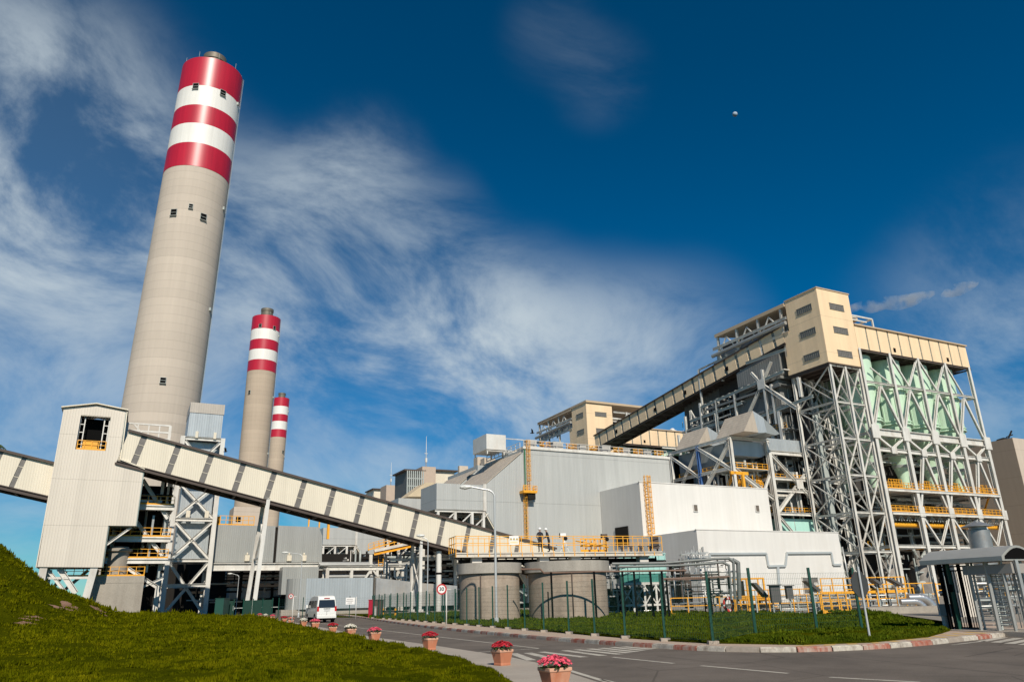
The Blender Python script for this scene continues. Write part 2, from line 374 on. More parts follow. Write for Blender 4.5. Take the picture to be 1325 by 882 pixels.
chimney('chimney','smallest and farthest striped chimney, partly hidden by the middle one',(357.5,592),(364.5,516),560,20.9,20.3,
   [(360.5,564.5),(361.3,554.5),(362,544),(362.8,535),(363.6,524.5)],.45,CONCH2,[(366,584,1.6,1.8)],n=32)
# ================= GENERIC STEEL HELPERS =================
def rail(m,pts,h=1.1,sp=1.9,t=.07,mi=0,toe=True):
    for a,b in zip(pts,pts[1:]):
        a=Vector(a);b=Vector(b);L=(b-a).length; n=max(1,round(L/sp))
        for k in range(n+1):
            p=a.lerp(b,k/n); m.bar(p,p+Vector((0,0,h)),t,m=mi)
        for hh in (h,h*.55): m.bar(a+Vector((0,0,hh)),b+Vector((0,0,hh)),t*.85,m=mi)
        if toe: m.bar(a+Vector((0,0,.1)),b+Vector((0,0,.1)),.03,.2,m=mi)
def xb(m,p0,p1,q0,q1,w,mi=0):  # X brace: p0 lower-left p1 upper-left q0 lower-right q1 upper-right
    m.ib(p0,q1,w,m=mi); m.ib(p1,q0,w,m=mi)
def clutter(m,u0,u1,v0,v1,z0,z1,n,seed,r=(.08,.35),mi=(0,)):
    rg=random.Random(seed)
    for k in range(n):
        ax=rg.choice('uvz' if k%3 else 'uz'); p=[rg.uniform(u0,u1),rg.uniform(v0,v1),rg.uniform(z0,z1)]; q=list(p)
        i='uvz'.index(ax); lim=((u0,u1),(v0,v1),(z0,z1))[i]; L=rg.uniform(.25,.8)*(lim[1]-lim[0])
        q[i]=min(lim[1],p[i]+L)
        if abs(q[i]-p[i])<.3: continue
        rr=rg.uniform(*r); mm=rg.choice(mi)
        if rg.random()<.5: m.tube(p,q,rr,n=8,m=mm)
        else: m.bar(p,q,rr*1.3,rr*1.8,m=mm)
def boxes(m,u0,u1,v0,v1,z0,z1,n,seed,s=(.6,2.5),mi=(0,)):
    rg=random.Random(seed)
    for k in range(n):
        a=[rg.uniform(*s) for _ in range(3)]; u=rg.uniform(u0,u1);v=rg.uniform(v0,v1);z=rg.uniform(z0,z1)
        m.box(u,u+a[0],v,v+a[1],z,z+a[2],rg.choice(mi))
# ================= LEFT TRANSFER TOWER =================
T=thing('transfer_tower','cream clad conveyor transfer tower at far left with large open window and stepped base','tower',(-5,120,0))
v0=115.; v1=124.
m=MB()
def wallq(pts,v,th=.15,mi=0): m.prism([(a,v,b) for a,b in pts],(0,th,0),mi)
# front wall with window opening u -8.05..-4.4, z 22.05..26.7
wallq([(-10.15,21.6),(-8.05,21.6),(-8.05,27.95),(-10.2,27.6)],v0)
wallq([(-8.05,26.7),(-4.4,26.7),(-4.4,28.05),(-6.4,28.3),(-8.05,27.95)],v0)
wallq([(-8.05,21.6),(-4.4,21.6),(-4.4,22.05),(-8.05,22.05)],v0)
wallq([(-4.4,21.6),(-2.53,21.0),(-2.65,27.75),(-4.4,28.05)],v0)
wallq([(-10.0,6.85),(-2.7,6.75),(-2.7,12.1),(.62,12.12),(.61,19.8),(-2.53,21.0),(-4.4,21.6),(-10.15,21.6)],v0)
# side walls, back, roof
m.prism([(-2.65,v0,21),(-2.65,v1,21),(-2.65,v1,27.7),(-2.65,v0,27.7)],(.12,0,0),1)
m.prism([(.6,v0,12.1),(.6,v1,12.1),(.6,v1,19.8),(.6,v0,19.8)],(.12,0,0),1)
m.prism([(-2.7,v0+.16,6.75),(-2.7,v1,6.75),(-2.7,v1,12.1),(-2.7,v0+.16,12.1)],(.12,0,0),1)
m.prism([(-10.2,v0+.16,6.8),(-10.2,v1,6.8),(-10.2,v1,27.6),(-10.2,v0+.16,27.6)],(.12,0,0),0)
m.prism([(-10,v1,6.85),(.6,v1,12.1),(.6,v1,19.8),(-2.6,v1,21),(-2.65,v1,27.7),(-6.4,v1,28.2),(-10.2,v1,27.5)],(0,.1,0),0)
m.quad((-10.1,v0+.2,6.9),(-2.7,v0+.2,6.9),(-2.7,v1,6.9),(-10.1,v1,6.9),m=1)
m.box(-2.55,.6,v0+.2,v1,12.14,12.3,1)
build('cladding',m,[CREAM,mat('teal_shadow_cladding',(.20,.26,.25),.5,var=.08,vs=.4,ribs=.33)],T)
m=MB()
for a,b in (((-10.5,27.55),(-6.4,28.42)),((-6.4,28.42),(-2.35,27.85))):
    m.prism([(a[0],v0-.35,a[1]),(b[0],v0-.35,b[1]),(b[0],v0-.35,b[1]+.16),(a[0],v0-.35,a[1]+.16)],(0,v1-v0+.6,0))
m.bar((-2.45,v0-.1,21.0),(.75,v0-.1,19.82),.25,.18); m.bar((-2.4,v0-.06,21.1),(-2.5,v0-.06,27.8),.12,.12)
build('roof_trim',m,CREAM2,T)
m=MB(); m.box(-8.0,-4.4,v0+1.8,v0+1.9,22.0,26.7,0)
w=build('window_dark_sheet',m,BLACK,T)  # black sheet set behind the hole paints the unlit interior
m=MB()
for u in (-8.0,-7.45,-5.1,-4.5): m.bar((u,v0+.5,22.05),(u,v0+.5,26.6),.13,m=0)
for z in (23.4,24.5,25.6):
    m.bar((-8.0,v0+.5,z),(-7.4,v0+.5,z),.1,m=0); m.bar((-5.1,v0+.5,z),(-4.4,v0+.5,z),.1,m=0)
m.bar((-8.05,v0+.1,26.75),(-4.4,v0+.1,26.75),.2,.14,m=2)
build('window_frame',m,[STEEL,REDP,CREAM2],w)
m=MB(); rail(m,[(-7.9,v0+.25,22.1),(-4.5,v0+.25,22.1)],h=1.25,sp=.85,t=.09)
m.box(-7.3,-5.5,v0+.3,v0+.34,22.1,23.3); 
build('guard_rail',m,YEL,w)
m=MB()
for p,q in (((-3.6,115.6,6.8),(-4.4,115.6,0)),((-9.3,115.6,6.8),(-9.5,115.6,0)),((-3.6,123,6.8),(-4.2,123,0)),((-9.3,123,6.8),(-9.5,123,0))): m.ib(p,q,.85,.85)
build('column',m,STEEL,T)
m=MB()
m.ib((-9,116,6.7),(-5,116,2),.4); m.ib((-9,122,2),(-4.5,122,6.7),.4); m.ib((-7.6,116,6.7),(-5.3,116,3.6),.7); m.ib((-7,120,6.5),(-9,120,3),.4); m.bar((-9.5,116,5.5),(-3.6,116,5.5),.3)
m.ib((-2.9,115.6,9.4),(.1,115.6,12.0),.3)
split('brace',m,STEEL,T)
# far left gallery
def gallery(name,label,A,B,h,depth,stripes,clad,sw=.75,roofm=DARKB,facedir='v',cat='conveyor',under=True,trusspitch=4,strm=LOUV,group=None,orgz=0):
    """inclined gallery: A,B = top-front corners (u,v,z); depth = width away from the viewed face"""
    A=Vector(A);B=Vector(B); d=(B-A); L=d.length; d.normalize(); side=Vector((0,1,0)) if facedir=='v' else Vector((1,0,0))
    nrm=side; up=d.cross(side); 
    if up.z<0: up=-up
    t=thing(name,label,cat,(A.x,A.y,orgz),group=group)
    def P(s,dn,sd): return A+d*s-up*dn+side*sd
    st=sorted(stripes); edges=[0]
    for c in st: edges+= [c-sw/2,c+sw/2]
    edges.append(L)
    for k in range(0,len(edges),2):
        a,b=edges[k],edges[k+1]
        if b-a<.05: continue
        m=MB(); m.prism([P(a,0,0),P(b,0,0),P(b,h,0),P(a,h,0)],side*.12)
        # return flanges and fixing lines
        m.prism([P(a,.02,-.03),P(b,.02,-.03),P(b,.14,-.03),P(a,.14,-.03)],side*.03)
        build('wall_panel',m,clad,t)
    for c in st:
        m=MB(); a,b=c-sw/2,c+sw/2
        m.prism([P(a,.05,.09),P(b,.05,.09),P(b,h-.03,.09),P(a,h-.03,.09)],side*.05,0)
        for k in (.33,.66): m.prism([P(a,h*k,.03),P(b,h*k,.03),P(b,h*k+.06,.03),P(a,h*k+.06,.03)],side*.06,1)
        build('window_strip',m,[strm,CREAM2],t)
    m=MB(); m.prism([P(-.1,-.02,-.35),P(L+.1,-.02,-.35),P(L+.1,-.02,depth+.3),P(-.1,-.02,depth+.3)],up*.2)
    m.prism([P(-.1,-.02,-.36),P(L+.1,-.02,-.36),P(L+.1,.1,-.36),P(-.1,.1,-.36)],side*.05)
    build('roof',m,roofm,t)
    m=MB(); m.prism([P(0,0,depth-.1),P(L,0,depth-.1),P(L,h,depth-.1),P(0,h,depth-.1)],side*.1); build('rear_wall',m,clad,t)
    m=MB(); m.prism([P(0,h+.01,.0),P(L,h+.01,0),P(L,h+.01,depth),P(0,h+.01,depth)],-up*.1)
    for sd in (-.05,depth): m.ib(P(0,h+.35,sd),P(L,h+.35,sd),.35,.5,up=up)
    n=int(L/trusspitch)
    for k in range(n+1):
        s=L*k/n; m.bar(P(s,h+.45,-.1),P(s,h+.45,depth+.1),.22,.3)
        if k<n: m.bar(P(s,h+.5,0),P(L*(k+1)/n,h+.5,depth),.12,.14); m.bar(P(s,h+.5,depth),P(L*(k+1)/n,h+.5,0),.12,.14)
    build('floor_truss',m,DARKB,t)
    return t
# left conveyor: top line along v=115
slope=(12.12-25.02)/(54.44+2.1)
uA=-1.9; uB=66.; cosl=math.sqrt(1+slope*slope)
Atop=(uA,v0,25.02+slope*(uA+2.1)); Btop=(uB,v0,25.02+slope*(uB+2.1))
hperp=4.35/cosl

pxs=[(180,582),(225.5,594),(267.5,605),(309,617),(351,628.5),(393.5,640.5),(432,652.5),(468.5,663.5),(504,673.5),(539,684),(572.5,693.5),(603.5,698.5)]
stp=[ (Vector((FV(px,py,v0)))-Vector(Atop)).dot((Vector(Btop)-Vector(Atop)).normalized()) for px,py in pxs]

avg=(stp[-1]-stp[0])/(len(stp)-1); stp=[stp[0]+avg*k for k in range(len(stp)+2)]
stp=[s_ for s_ in stp if s_<(Vector(Btop)-Vector(Atop)).length-1]
GL=gallery('conveyor_gallery','long cream panelled conveyor gallery sloping down to the right from the transfer tower',Atop,Btop,hperp,4.2,stp,CREAM2,.8)
gallery('conveyor_gallery','short cream conveyor gallery entering the transfer tower from the left edge',(-26,v0+2.,21.29+.36+(9.5*.217)+.0),(-9.0,v0+2.,20.25-.28),4.15,4,[ (26-16.6)*1.02+.1,(26-16.6)*1.02+2.9,(26-16.6)*1.02-2.7],CREAM2,.6)
# support leg far left and trestles
def trestle(label,tops,feet,w,braces=(),group='trestles under the left conveyor'):
    t=thing('conveyor_trestle',label,'trestle',(tops[0][0],tops[0][1],0),group=group)
    for a,b in zip(tops,feet):
        m=MB(); m.ib(a,b,w,w,up=(0,1,0)); m.box(b[0]-w,b[0]+w,b[1]-w,b[1]+w,0,.35); build('leg',m,STEEL,t)
    m=MB()
    m.ib(tops[0],tops[-1],w,w)
    for a,b in braces: m.bar(a,b,w*.45)
    split('cross_brace',m,STEEL,t); return t
trestle('white A-shaped trestle carrying the conveyor beside the row of flower pots',[(17.6,114.9,16.2),(17.6,119.2,16.2)],[(16.7,114.2,0),(16.6,121.2,0)],.52,[((17.2,114.5,8),(17.1,120.3,8)),((17.2,114.5,8),(17.5,119,14)),((17.2,120.2,8),(17.5,115,14))])
t2=FV(545,702,v0)
trestle('white post pair carrying the conveyor above the pipe rack',[(t2[0],115.1,t2[2]+.4),(t2[0],119.1,t2[2]+.4)],[(t2[0],115.1,0),(t2[0],119.1,0)],.42,[((t2[0],115.1,3),(t2[0],119.1,8)),((t2[0],119.1,3),(t2[0],115.1,8))])
t3=FV(568,711,v0+1)
m=MB(); m.tube((t3[0],116,0),(t3[0],116,t3[2]-.2),.42,n=16); m.tube((t3[0],116,5.5),(t3[0],116,5.8),.46,n=16,m=1)
build('support_column',m,[STEEL,BLACK],None,(t3[0],116,0),label='round white column under the low end of the conveyor',cat='column')
t4=FV(534,722,124)
m=MB(); m.tube((t4[0],124,0),(t4[0],124,t4[2]),.5,n=14); m.ib((t4[0],124,t4[2]),(t4[0]+7,124,t4[2]),.5)
build('support_column',m,[STEEL],None,(t4[0],124,0),label='slim white column just left of the round conveyor column',cat='column')
# ================= STAIR/DUCT TOWER BEHIND THE TRANSFER TOWER =================
D=thing('duct_tower','tall white braced steel tower with grey panels behind the conveyor','tower',(8,126,0))
va=142.; vb=150.; kd=142/122.
def du(u): return u*kd
def dz_(z): return EYE+(z-EYE)*kd
m=MB(); m.box(du(5.95),du(10.8),va-.3,vb,dz_(26.2),dz_(31.4),0); m.box(du(5.9),du(10.9),va-.4,vb+.1,dz_(29.9),dz_(31.5),1)
build('hood_casing',m,[GREYL,mat('beige_grey_trim',(.42,.38,.33),.6,ribs=.4)],D)
m=MB(); m.box(du(6.2),du(10.7),va+1.2,vb-.5,dz_(8.2),dz_(25.6)); build('casing',m,GREYL,D)
c0_,c1_=du(5.4),du(11.15)
for u in (c0_,c1_):
    for vv in (va,vb):
        m=MB(); m.ib((u,vv,0),(u,vv,dz_(26.2)),.72,.72,up=(0,1,0)); build('column',m,STEEL,D)
m=MB()
for z in (4.5,8.0,13.8,19.4,25.9):
    z=dz_(z); m.ib((c0_,va,z),(c1_,va,z),.55); m.ib((c0_,vb,z),(c1_,vb,z),.5); m.ib((c0_,va,z),(c0_,vb,z),.5); m.ib((c1_,va,z),(c1_,vb,z),.5)
split('beam',m,STEEL,D)
m=MB()
for z0,z1 in ((.3,8),(8,13.8),(13.8,19.4),(19.4,25.9)):
    z0,z1=dz_(z0),dz_(z1); xb(m,(c0_,va,z0),(c0_,va,z1),(c1_,va,z0),(c1_,va,z1),.46); xb(m,(c1_,va,z0),(c1_,va,z1),(c1_,vb,z0),(c1_,vb,z1),.4)
split('brace',m,STEEL,D)
m=MB()
for u in (7.1,9.7): u=du(u); m.box(u,u+.65,va-.3,va+.3,dz_(14.1),dz_(15.1)); m.box(u,u+.45,va-.5,va-.2,dz_(26.0),dz_(27.0))
split('junction_box',m,CREAM2,D)
m=MB(); m.ib((4.5,122.6,0),(4.5,122.6,19.7),.7,.7,up=(0,1,0)); m.ib((4.5,129,0),(4.5,129,19.7),.7,.7,up=(0,1,0))
build('support_column',m,STEEL,None,(4.5,122.6,0),label='tall white column pair just right of the transfer tower platforms',cat='column')
# roof frame beside chimney (white truss at px 165-215,548-575)
m=MB(); a=FV(165,547,121); b=FV(221,549,121); c=FV(219,570,121)
for z in (a[2],a[2]-1.1,a[2]-2.3): m.bar((a[0],121,z),(b[0],121,z),.22); m.bar((a[0],126,z),(b[0],126,z),.18)
for k in range(5):
    u=a[0]+(b[0]-a[0])*k/4; m.bar((u,121,a[2]-2.6),(u,121,a[2]),.16)
m.bar((a[0]+.8,121,a[2]),(a[0]+3,121,a[2]-2.4),.2); m.bar((b[0],121,a[2]),(b[0],121,17),.4); m.bar((a[0],121,a[2]),(a[0],121,17),.4)
build('roof_frame',m,STEEL,None,(a[0],121,17),label='open white railing frame above the conveyor at the chimney foot',cat='frame')
# walkway levels between tower and duct tower
PF=thing('platform_structure','dark multi-level steel platform with yellow railings under the transfer tower','platform',(0,121,0))
for k,(px,py) in enumerate(((180,653),(150,694),(145,722))):
    z=FV(px,py,120)[2]; u0=(.6,-2.5,-2.6)[k]
    m=MB(); m.box(u0,5.3,119,128,z-.35,z); m.ib((u0,119,z-.45),(5.3,119,z-.45),.4,.6); build('deck',m,STEEL,PF)
    m=MB(); rail(m,[(u0,119,z),(5.2,119,z)],1.2,1.2,.08); build('railing',m,YEL,PF)
m=MB()
m.ib((.7,119.5,19),(4.6,119.5,13.6),.5); m.ib((.5,119.5,13.2),(4.6,119.5,8.4),.5); m.ib((-1.8,119.5,8.2),(4.3,119.5,4.3),.5); m.ib((-2.6,119.5,4.0),(.2,119.5,1),.5)
m.ib((5,119.5,5.5),(-1.5,119.5,2.5),.3)
split('brace',m,STEEL,PF)
m=MB(); m.box(-3,5,124,129,.2,18.8,0); clutter(m,-2.4,5,120,124,.5,18.5,46,3,(.06,.25),(0,0,1,2)); boxes(m,-2,4,121,123,8,18,9,5,(.5,1.6),(0,1))
build('machinery',m,[DARK,STEELG,GALV],PF)
# concrete base block + silo
a=FV(128,745,117.5); b=FV(187,747,117.5)
CB=thing('foundation_block','grey concrete foundation block with yellow railing under the transfer tower','concrete block',(a[0],118,0))
m=MB(); m.box(-4.3,b[0],117.5,122,0,a[2]); m.box(-4.32,b[0]+.02,117.47,122.02,a[2]-.9,a[2]-.75,0); m.box(-6.6,-4.8,117,119,0,2.6)
build('block',m,CONC,CB)
m=MB(); rail(m,[(-7,117.6,a[2]),(b[0]-.1,117.6,a[2]),(b[0]-.1,121.8,a[2])],1.2,1.1,.08); build('railing',m,YEL,CB)
m=MB(); m.box(-2.5,-1.3,117.4,117.46,1.0,1.9); build('vent',m,LOUV,CB)
m=MB(); c=FV(150,740,119.5); m.lathe((c[0],119.5,a[2]),[(1.35,0),(1.35,3.2),(1.7,3.3),(1.7,3.6),(1.2,3.75),(1.2,3.9)],n=20)
build('concrete_silo',m,CONC,None,(c[0],119.5,a[2]),label='small round concrete silo standing on the railed foundation block',cat='silo')
# ================= GREY FLUE CASINGS (px 275-415) AND GIRDER =================
F=thing('flue_casing','long grey corrugated flue casing raised on a white girder behind the conveyor trestle','duct',(22,146,0))
kf=144/130.
def U_(u): return u*kf
def Z_(z): return EYE+(z-EYE)*kf
m=MB(); m.box(U_(11.9),U_(21.45),144,152,Z_(8.1),Z_(13.85)); build('casing_panel',m,GREY,F)
m=MB(); m.prism([(U_(a_),144,Z_(b_)) for a_,b_ in ((21.9,8.1),(29.4,8.1),(29.2,12.4),(28.6,13.8),(21.9,13.95))],(0,8,0)); build('casing_panel',m,GREY,F)
m=MB(); m.box(U_(21.45),U_(21.9),144.3,151.8,Z_(8.2),Z_(13.7)); split('expansion_joint',m,DARK,F)
m=MB(); m.ib((U_(11),143.8,Z_(7.4)),(U_(30.5),143.8,Z_(7.4)),.7,1.3); build('girder',m,STEEL,F)
for u,vv in ((24.2,143.8),(29.9,143.8),(12.5,151),(20,151),(28,151)):
    m=MB(); m.ib((U_(u),vv,0),(U_(u),vv,7.2),.8,.8,up=(0,1,0)); build('column',m,STEEL if vv<145 else DARK,F)
for u in (23.6,26.0,17):
    u=U_(u); m=MB(); m.box(u,u+.8,143.5,144,Z_(8.3),Z_(9.2)); m.tube((u+.4,143.8,Z_(9.2)),(u+.4,143.8,Z_(9.6)),.13,n=8); build('junction_box',m,CREAM2,F)
m=MB(); rail(m,[(U_(11.9),144.2,Z_(13.9)),(U_(18),144.2,Z_(13.9))],1.6,1.0,.1); m.box(U_(12.0),U_(12.9),145,146.4,Z_(13.9),Z_(15.3)); build('railing',m,YEL,F)
m=MB()
for u in (27.2,29.0): 
    u=U_(u); m.bar((u,146,Z_(13.8)),(u,146,Z_(15.6)),.25)
m.bar((U_(27.2),146,Z_(15.5)),(U_(30.8),146,Z_(15.9)),.3); m.bar((U_(30.6),146,Z_(12)),(U_(30.6),146,Z_(17.0)),.45); build('hoist_frame',m,YEL,F)
# near-black backing paints the shade under the girder; pale boxes before it
H=thing('service_building','low dark open service hall with pale grey panels behind the white girder','building',(20,150,0))
m=MB(); m.box(-2,90,164,175,0,11.5,0); build('hall_dark_backing',m,DARK,H)
m=MB(); a=FV(297,760,156); b=FV(350,773,156); m.box(a[0],b[0]+2,156,160,b[2],a[2]); m.bar((a[0],155.8,a[2]+1),(b[0]+3,155.8,a[2]+1),.6); build('panel',m,GREYL,H)
m=MB()
for k in range(9): m.ib((10+k*3.2,152+k%3*2,0),(10+k*3.2,152+k%3*2,8),.5)
clutter(m,10,32,146,156,1,8,50,11,(.05,.22),(0,0,1)); build('pipework',m,[DARK,STEELG],H)
# upper brown building behind the casing (px 303-332, 655-680)
a=FV(303,655,175); b=FV(333,655,175)
m=MB(); m.box(a[0],b[0]+2,175,183,0,a[2]); m.box(a[0]+.6,a[0]+1.6,174.9,175,a[2]-3.2,a[2]-2.2,1)
build('pump_house',m,[BROWNL,BLACK],None,(a[0],178,0),label='small beige house with dark vents behind the first grey flue casing',cat='building')
# low pale corrugated block px 362-515
a=FV(376,748,119.6); b=FV(483,747,119.6); a0=FV(362,747,119.6)
G=thing('corrugated_shed','low pale corrugated metal shed behind the white van','shed',(a[0],122,0))
m=MB(); m.box(a[0]+2.4,b[0],119.6,124.5,.8,a[2]); build('wall_panel',m,GREYL,G)
m=MB(); m.lathe((a[0]+2.4,122.05,.8),[(2.43,0),(2.43,a[2]-.8)],n=28); build('rounded_end',m,GREY,G)
m=MB(); m.box(b[0]+.3,b[0]+1.0,119.6,120.3,0,a[2]+.2); m.box(a[0]-1,b[0]+1,120,124.2,0,.8,0)
build('plinth',m,CONC,G)
a=FV(366,733,140); b=FV(413,728,140)
m=MB(); m.box(a[0],b[0],140,143,3.2,a[2],0); build('upper_box',m,GREY,G)
# mottled tank side px 485-590
a=FV(487,747,119); b=FV(562,757,119)
m=MB(); m.prism([(a[0],119,.8),(b[0]+4,119,.8),(b[0]+4,119,a[2]-1.4),(b[0]-2,119,a[2]-.9),(a[0],119,a[2])],(0,3,0))
build('storage_shed',m,mat('mottled_zinc',(.36,.36,.35),.45,metal=.3,var=.3,vs=.35,streak=.2,dirt=(.45,.38,.3),dirtamt=.6),None,(a[0],120,0),label='long mottled zinc shed behind the green fence posts',cat='shed')
# ================= PRECIPITATORS =================
def precipitator(off,first,label):
    vv=122.+off; zt=28.35
    t=thing('precipitator',label,'precipitator',(80,vv,0),group='grey precipitators in a row')
    if first:
        m=MB(); m.box(63.96,97.9,vv,139.4,0.8,zt-.35); build('casing',m,ESPG,t)
        m=MB(); m.box(63.8,98.1,vv-.25,vv+.3,zt-.35,zt+.1); build('roof_edge',m,STEEL,t)
    else:
        m=MB(); m.box(63.96,97.9,vv,vv+17,0.8,zt); build('casing',m,ESPG,t)
    # inlet hood + duct (profile in u,z)
    a=63.9
    for k,(w0,w1) in enumerate([(vv+.02,vv+17)]):
        m=MB(); m.prism([(a,w0,3.5),(a,w0,zt-1.0),(56.0,w0,20.9),(56.0,w0,16.4)],(0,w1-w0,0),0)
        build('inlet_hood',m,[ESPG,GREYR],t)
        m=MB(); m.prism([(a-.3,w0+.1,zt-1.05),(56.0,w0+.1,20.97),(56.0,w0+.1,21.15),(a-.3,w0+.1,zt-.85)],(0,w1-w0-.2,0),0)
        build('hood_top',m,GREYR,t)
        m=MB(); m.prism([(a,w0+.0,3.45),(55.9,w0,16.35),(55.8,w0,16.15),(a,w0,3.2)],(0,w1-w0,0),0); build('hood_lip',m,CREAM2,t)
        m=MB(); m.prism([(a-.2,w0+.3,3.6),(56.1,w0+.3,16.33),(56.1,w0+.3,16.2),(a-.2,w0+.3,3.3)],(0,w1-w0-.6,0),0); build('hood_underside',m,DARKB,t)
        m=MB(); m.box(46.75,55.9,w0+.0,w0+8,16.5,20.9); build('inlet_duct',m,ESPG,t)
        m=MB(); m.box(55.6,56.2,w0-.1,w0+16,16.3,21.1); build('joint_flange',m,STEEL,t)
        m=MB()
        for u in (47,50.2,53.4,55.6):
            m.ib((u,w0,0),(u,w0,16.2),.45,up=(0,1,0)); m.ib((u,w0+7,0),(u,w0+7,16.2),.45,up=(0,1,0))
        for z in (16.2,13.2,9): m.ib((46.5,w0,z),(56,w0,z),.4); m.ib((46.5,w0+7,z),(56,w0+7,z),.4)
        for u in (47,50.2,53.4): m.bar((u,w0,13.2),(u+3.2,w0,16),.2); m.bar((u,w0,9.4),(u+3.2,w0,13),.2)
        build('duct_frame',m,STEEL,t)
        m=MB(); clutter(m,47,55.5,w0+1,w0+6,9,16,26,int(off)+9,(.08,.3),(0,0,1)); m.box(47,55.5,w0+8,w0+9,2,16,2)
        build('pipework',m,[STEELG,GALV,DARK],t)
    return t
P1=precipitator(0,True,'large grey corrugated precipitator casing with sloped inlet hood and tall yellow ladder')
P2=precipitator(20.9,False,'second grey precipitator casing, just behind the largest one, with dusty sloped hood')
P3=precipitator(85,False,'far grey precipitator casing seen below the conveyor, left of the yellow walkway')
P4=precipitator(106,False,'farthest grey precipitator casing, behind the far one seen below the conveyor')
# details on P1
m=MB(); c=FV(677,580,122); c2=FV(679,690,121.8); m.tube((64.1,121.8,27.9),(64.1,121.8,9),.13,n=8); split('downpipe',m,mat('dark_green_paint',(.02,.12,.05),.5),P1)
def cage_ladder(parent,u,v,z0,z1,sc=1.0,mi=YEL,name='caged_ladder'):
    m=MB()
    for s_ in (-.28,.28): m.bar((u+s_*sc,v,z0),(u+s_*sc,v,z1+1.2),.07*sc)
    z=z0
    while z<z1: m.bar((u-.28*sc,v,z),(u+.28*sc,v,z),.05*sc); z+=.5
    z=z0+2.2; k=8
    pts0=[(u+.45*sc*math.sin(math.pi*(i/k-.5)),v-.85*sc*math.cos(math.pi*(i/k-.5))+0) for i in range(k+1)]
    while z<z1+1:
        for a,b in zip(pts0,pts0[1:]): m.bar((a[0],a[1],z),(b[0],b[1],z),.07*sc)
        z+=.9
    for i in (0,2,4,6,8): m.bar((pts0[i][0],pts0[i][1],z0+2.2),(pts0[i][0],pts0[i][1],z1+1),.05*sc)
    build(name,m,mi,parent)
zl=FV(684,637,121.5)
cage_ladder(P1,FV(684,600,121.5)[0],121.6,zl[2],28.6,.8)
cage_ladder(P1,FV(681,660,121.5)[0]-.1,121.6,5,zl[2]+.3,.8)
m=MB(); u=FV(684,637,121)[0]; m.box(u-1.4,u+1.4,120.3,121.9,zl[2]-.2,zl[2]+.25,0); rail(m,[(u-1.4,120.3,zl[2]),(u+1.4,120.3,zl[2]),(u+1.4,121.9,zl[2])],1.1,.7,.09)
m.box(u-.3,u+1.2,120.6,121.6,zl[2]-1.3,zl[2]-.2,1); build('ladder_platform',m,[YEL,DARK],P1)
# roof equipment row
m=MB(); rail(m,[(64.2,122.2,28.45),(97.6,122.2,28.45)],1.3,2.4,.1); build('roof_railing',m,mat('grey_white_rail',(.5,.48,.44),.6),P1)
rg=random.Random(5)
u=65.5; k=0
while u<97:
    m=MB(); w_=rg.uniform(1.4,2.2); h=rg.uniform(1.2,1.7)
    m.box(u,u+w_,123,124.6,28.4,28.4+h,0); m.box(u-.1,u+w_+.1,122.9,124.7,28.4+h,28.5+h,0); m.box(u+.2,u+w_-.2,122.95,123,28.6,28.2+h,1)
    build('control_cabinet',m,[mat('pale_grey_enamel',(.48,.46,.42),.5),mat('enamel_door',(.4,.38,.35),.5)],P1)
    m=MB(); y0=u+w_+.5
    rail(m,[(y0,122.6,28.45),(y0+2.2,122.6,28.45),(y0+2.2,125,28.45)],1.3,.7,.1); m.box(y0+.2,y0+1.8,123.3,124.6,28.5,28.9)
    m.bar((y0,123,28.4),(y0+2.3,123,29.5),.14); m.tube((y0+.8,123.2,28.9),(y0+.8,123.2,29.6),.25,n=8)
    build('hoist_frame',m,YEL,P1)
    u=y0+rg.uniform(2.4,3.4)
a=FU(618,575,64); 
m=MB(); c0=FV(635,583,131); 
PH=thing('roof_cabin','white box cabin on legs at the top left roof corner of the largest precipitator','cabin',(c0[0],131,28))
uu=c0[0]; zb=c0[2]
m=MB(); m.box(uu-1.6,uu+2.6,129.5,136,zb,zb+3.0,0); build('cabin_box',m,[mat('off_white_enamel',(.62,.61,.57),.5,dirt=(.4,.3,.2),dirtamt=.3)],PH)
m=MB(); [m.bar((x_,y_,28.2),(x_,y_,zb),.2) for x_ in (uu-1.3,uu+2.3) for y_ in (129.8,135.6)]; m.bar((uu-1.5,129.8,zb-.2),(uu+8,129.8,zb-.2),.2); m.bar((uu+2.4,129.8,zb+2.4),(uu+9,129.8,zb+2.4),.15)
build('leg_frame',m,STEEL,PH)
m=MB(); rail(m,[(64.3,124,28.4),(64.3,139,28.4)],1.2,2,.1); build('side_railing',m,STEEL,P1)
m=MB(); boxes(m,64.6,67,126,138,28.4,28.6,6,8,(.9,1.8),(0,1)); boxes(m,64.6,67,142,158,28.4,28.6,7,9,(.9,2.2),(0,1)); 
split('roof_equipment',m,[mat('beige_enamel',(.5,.42,.33),.6),GREYL],P2)
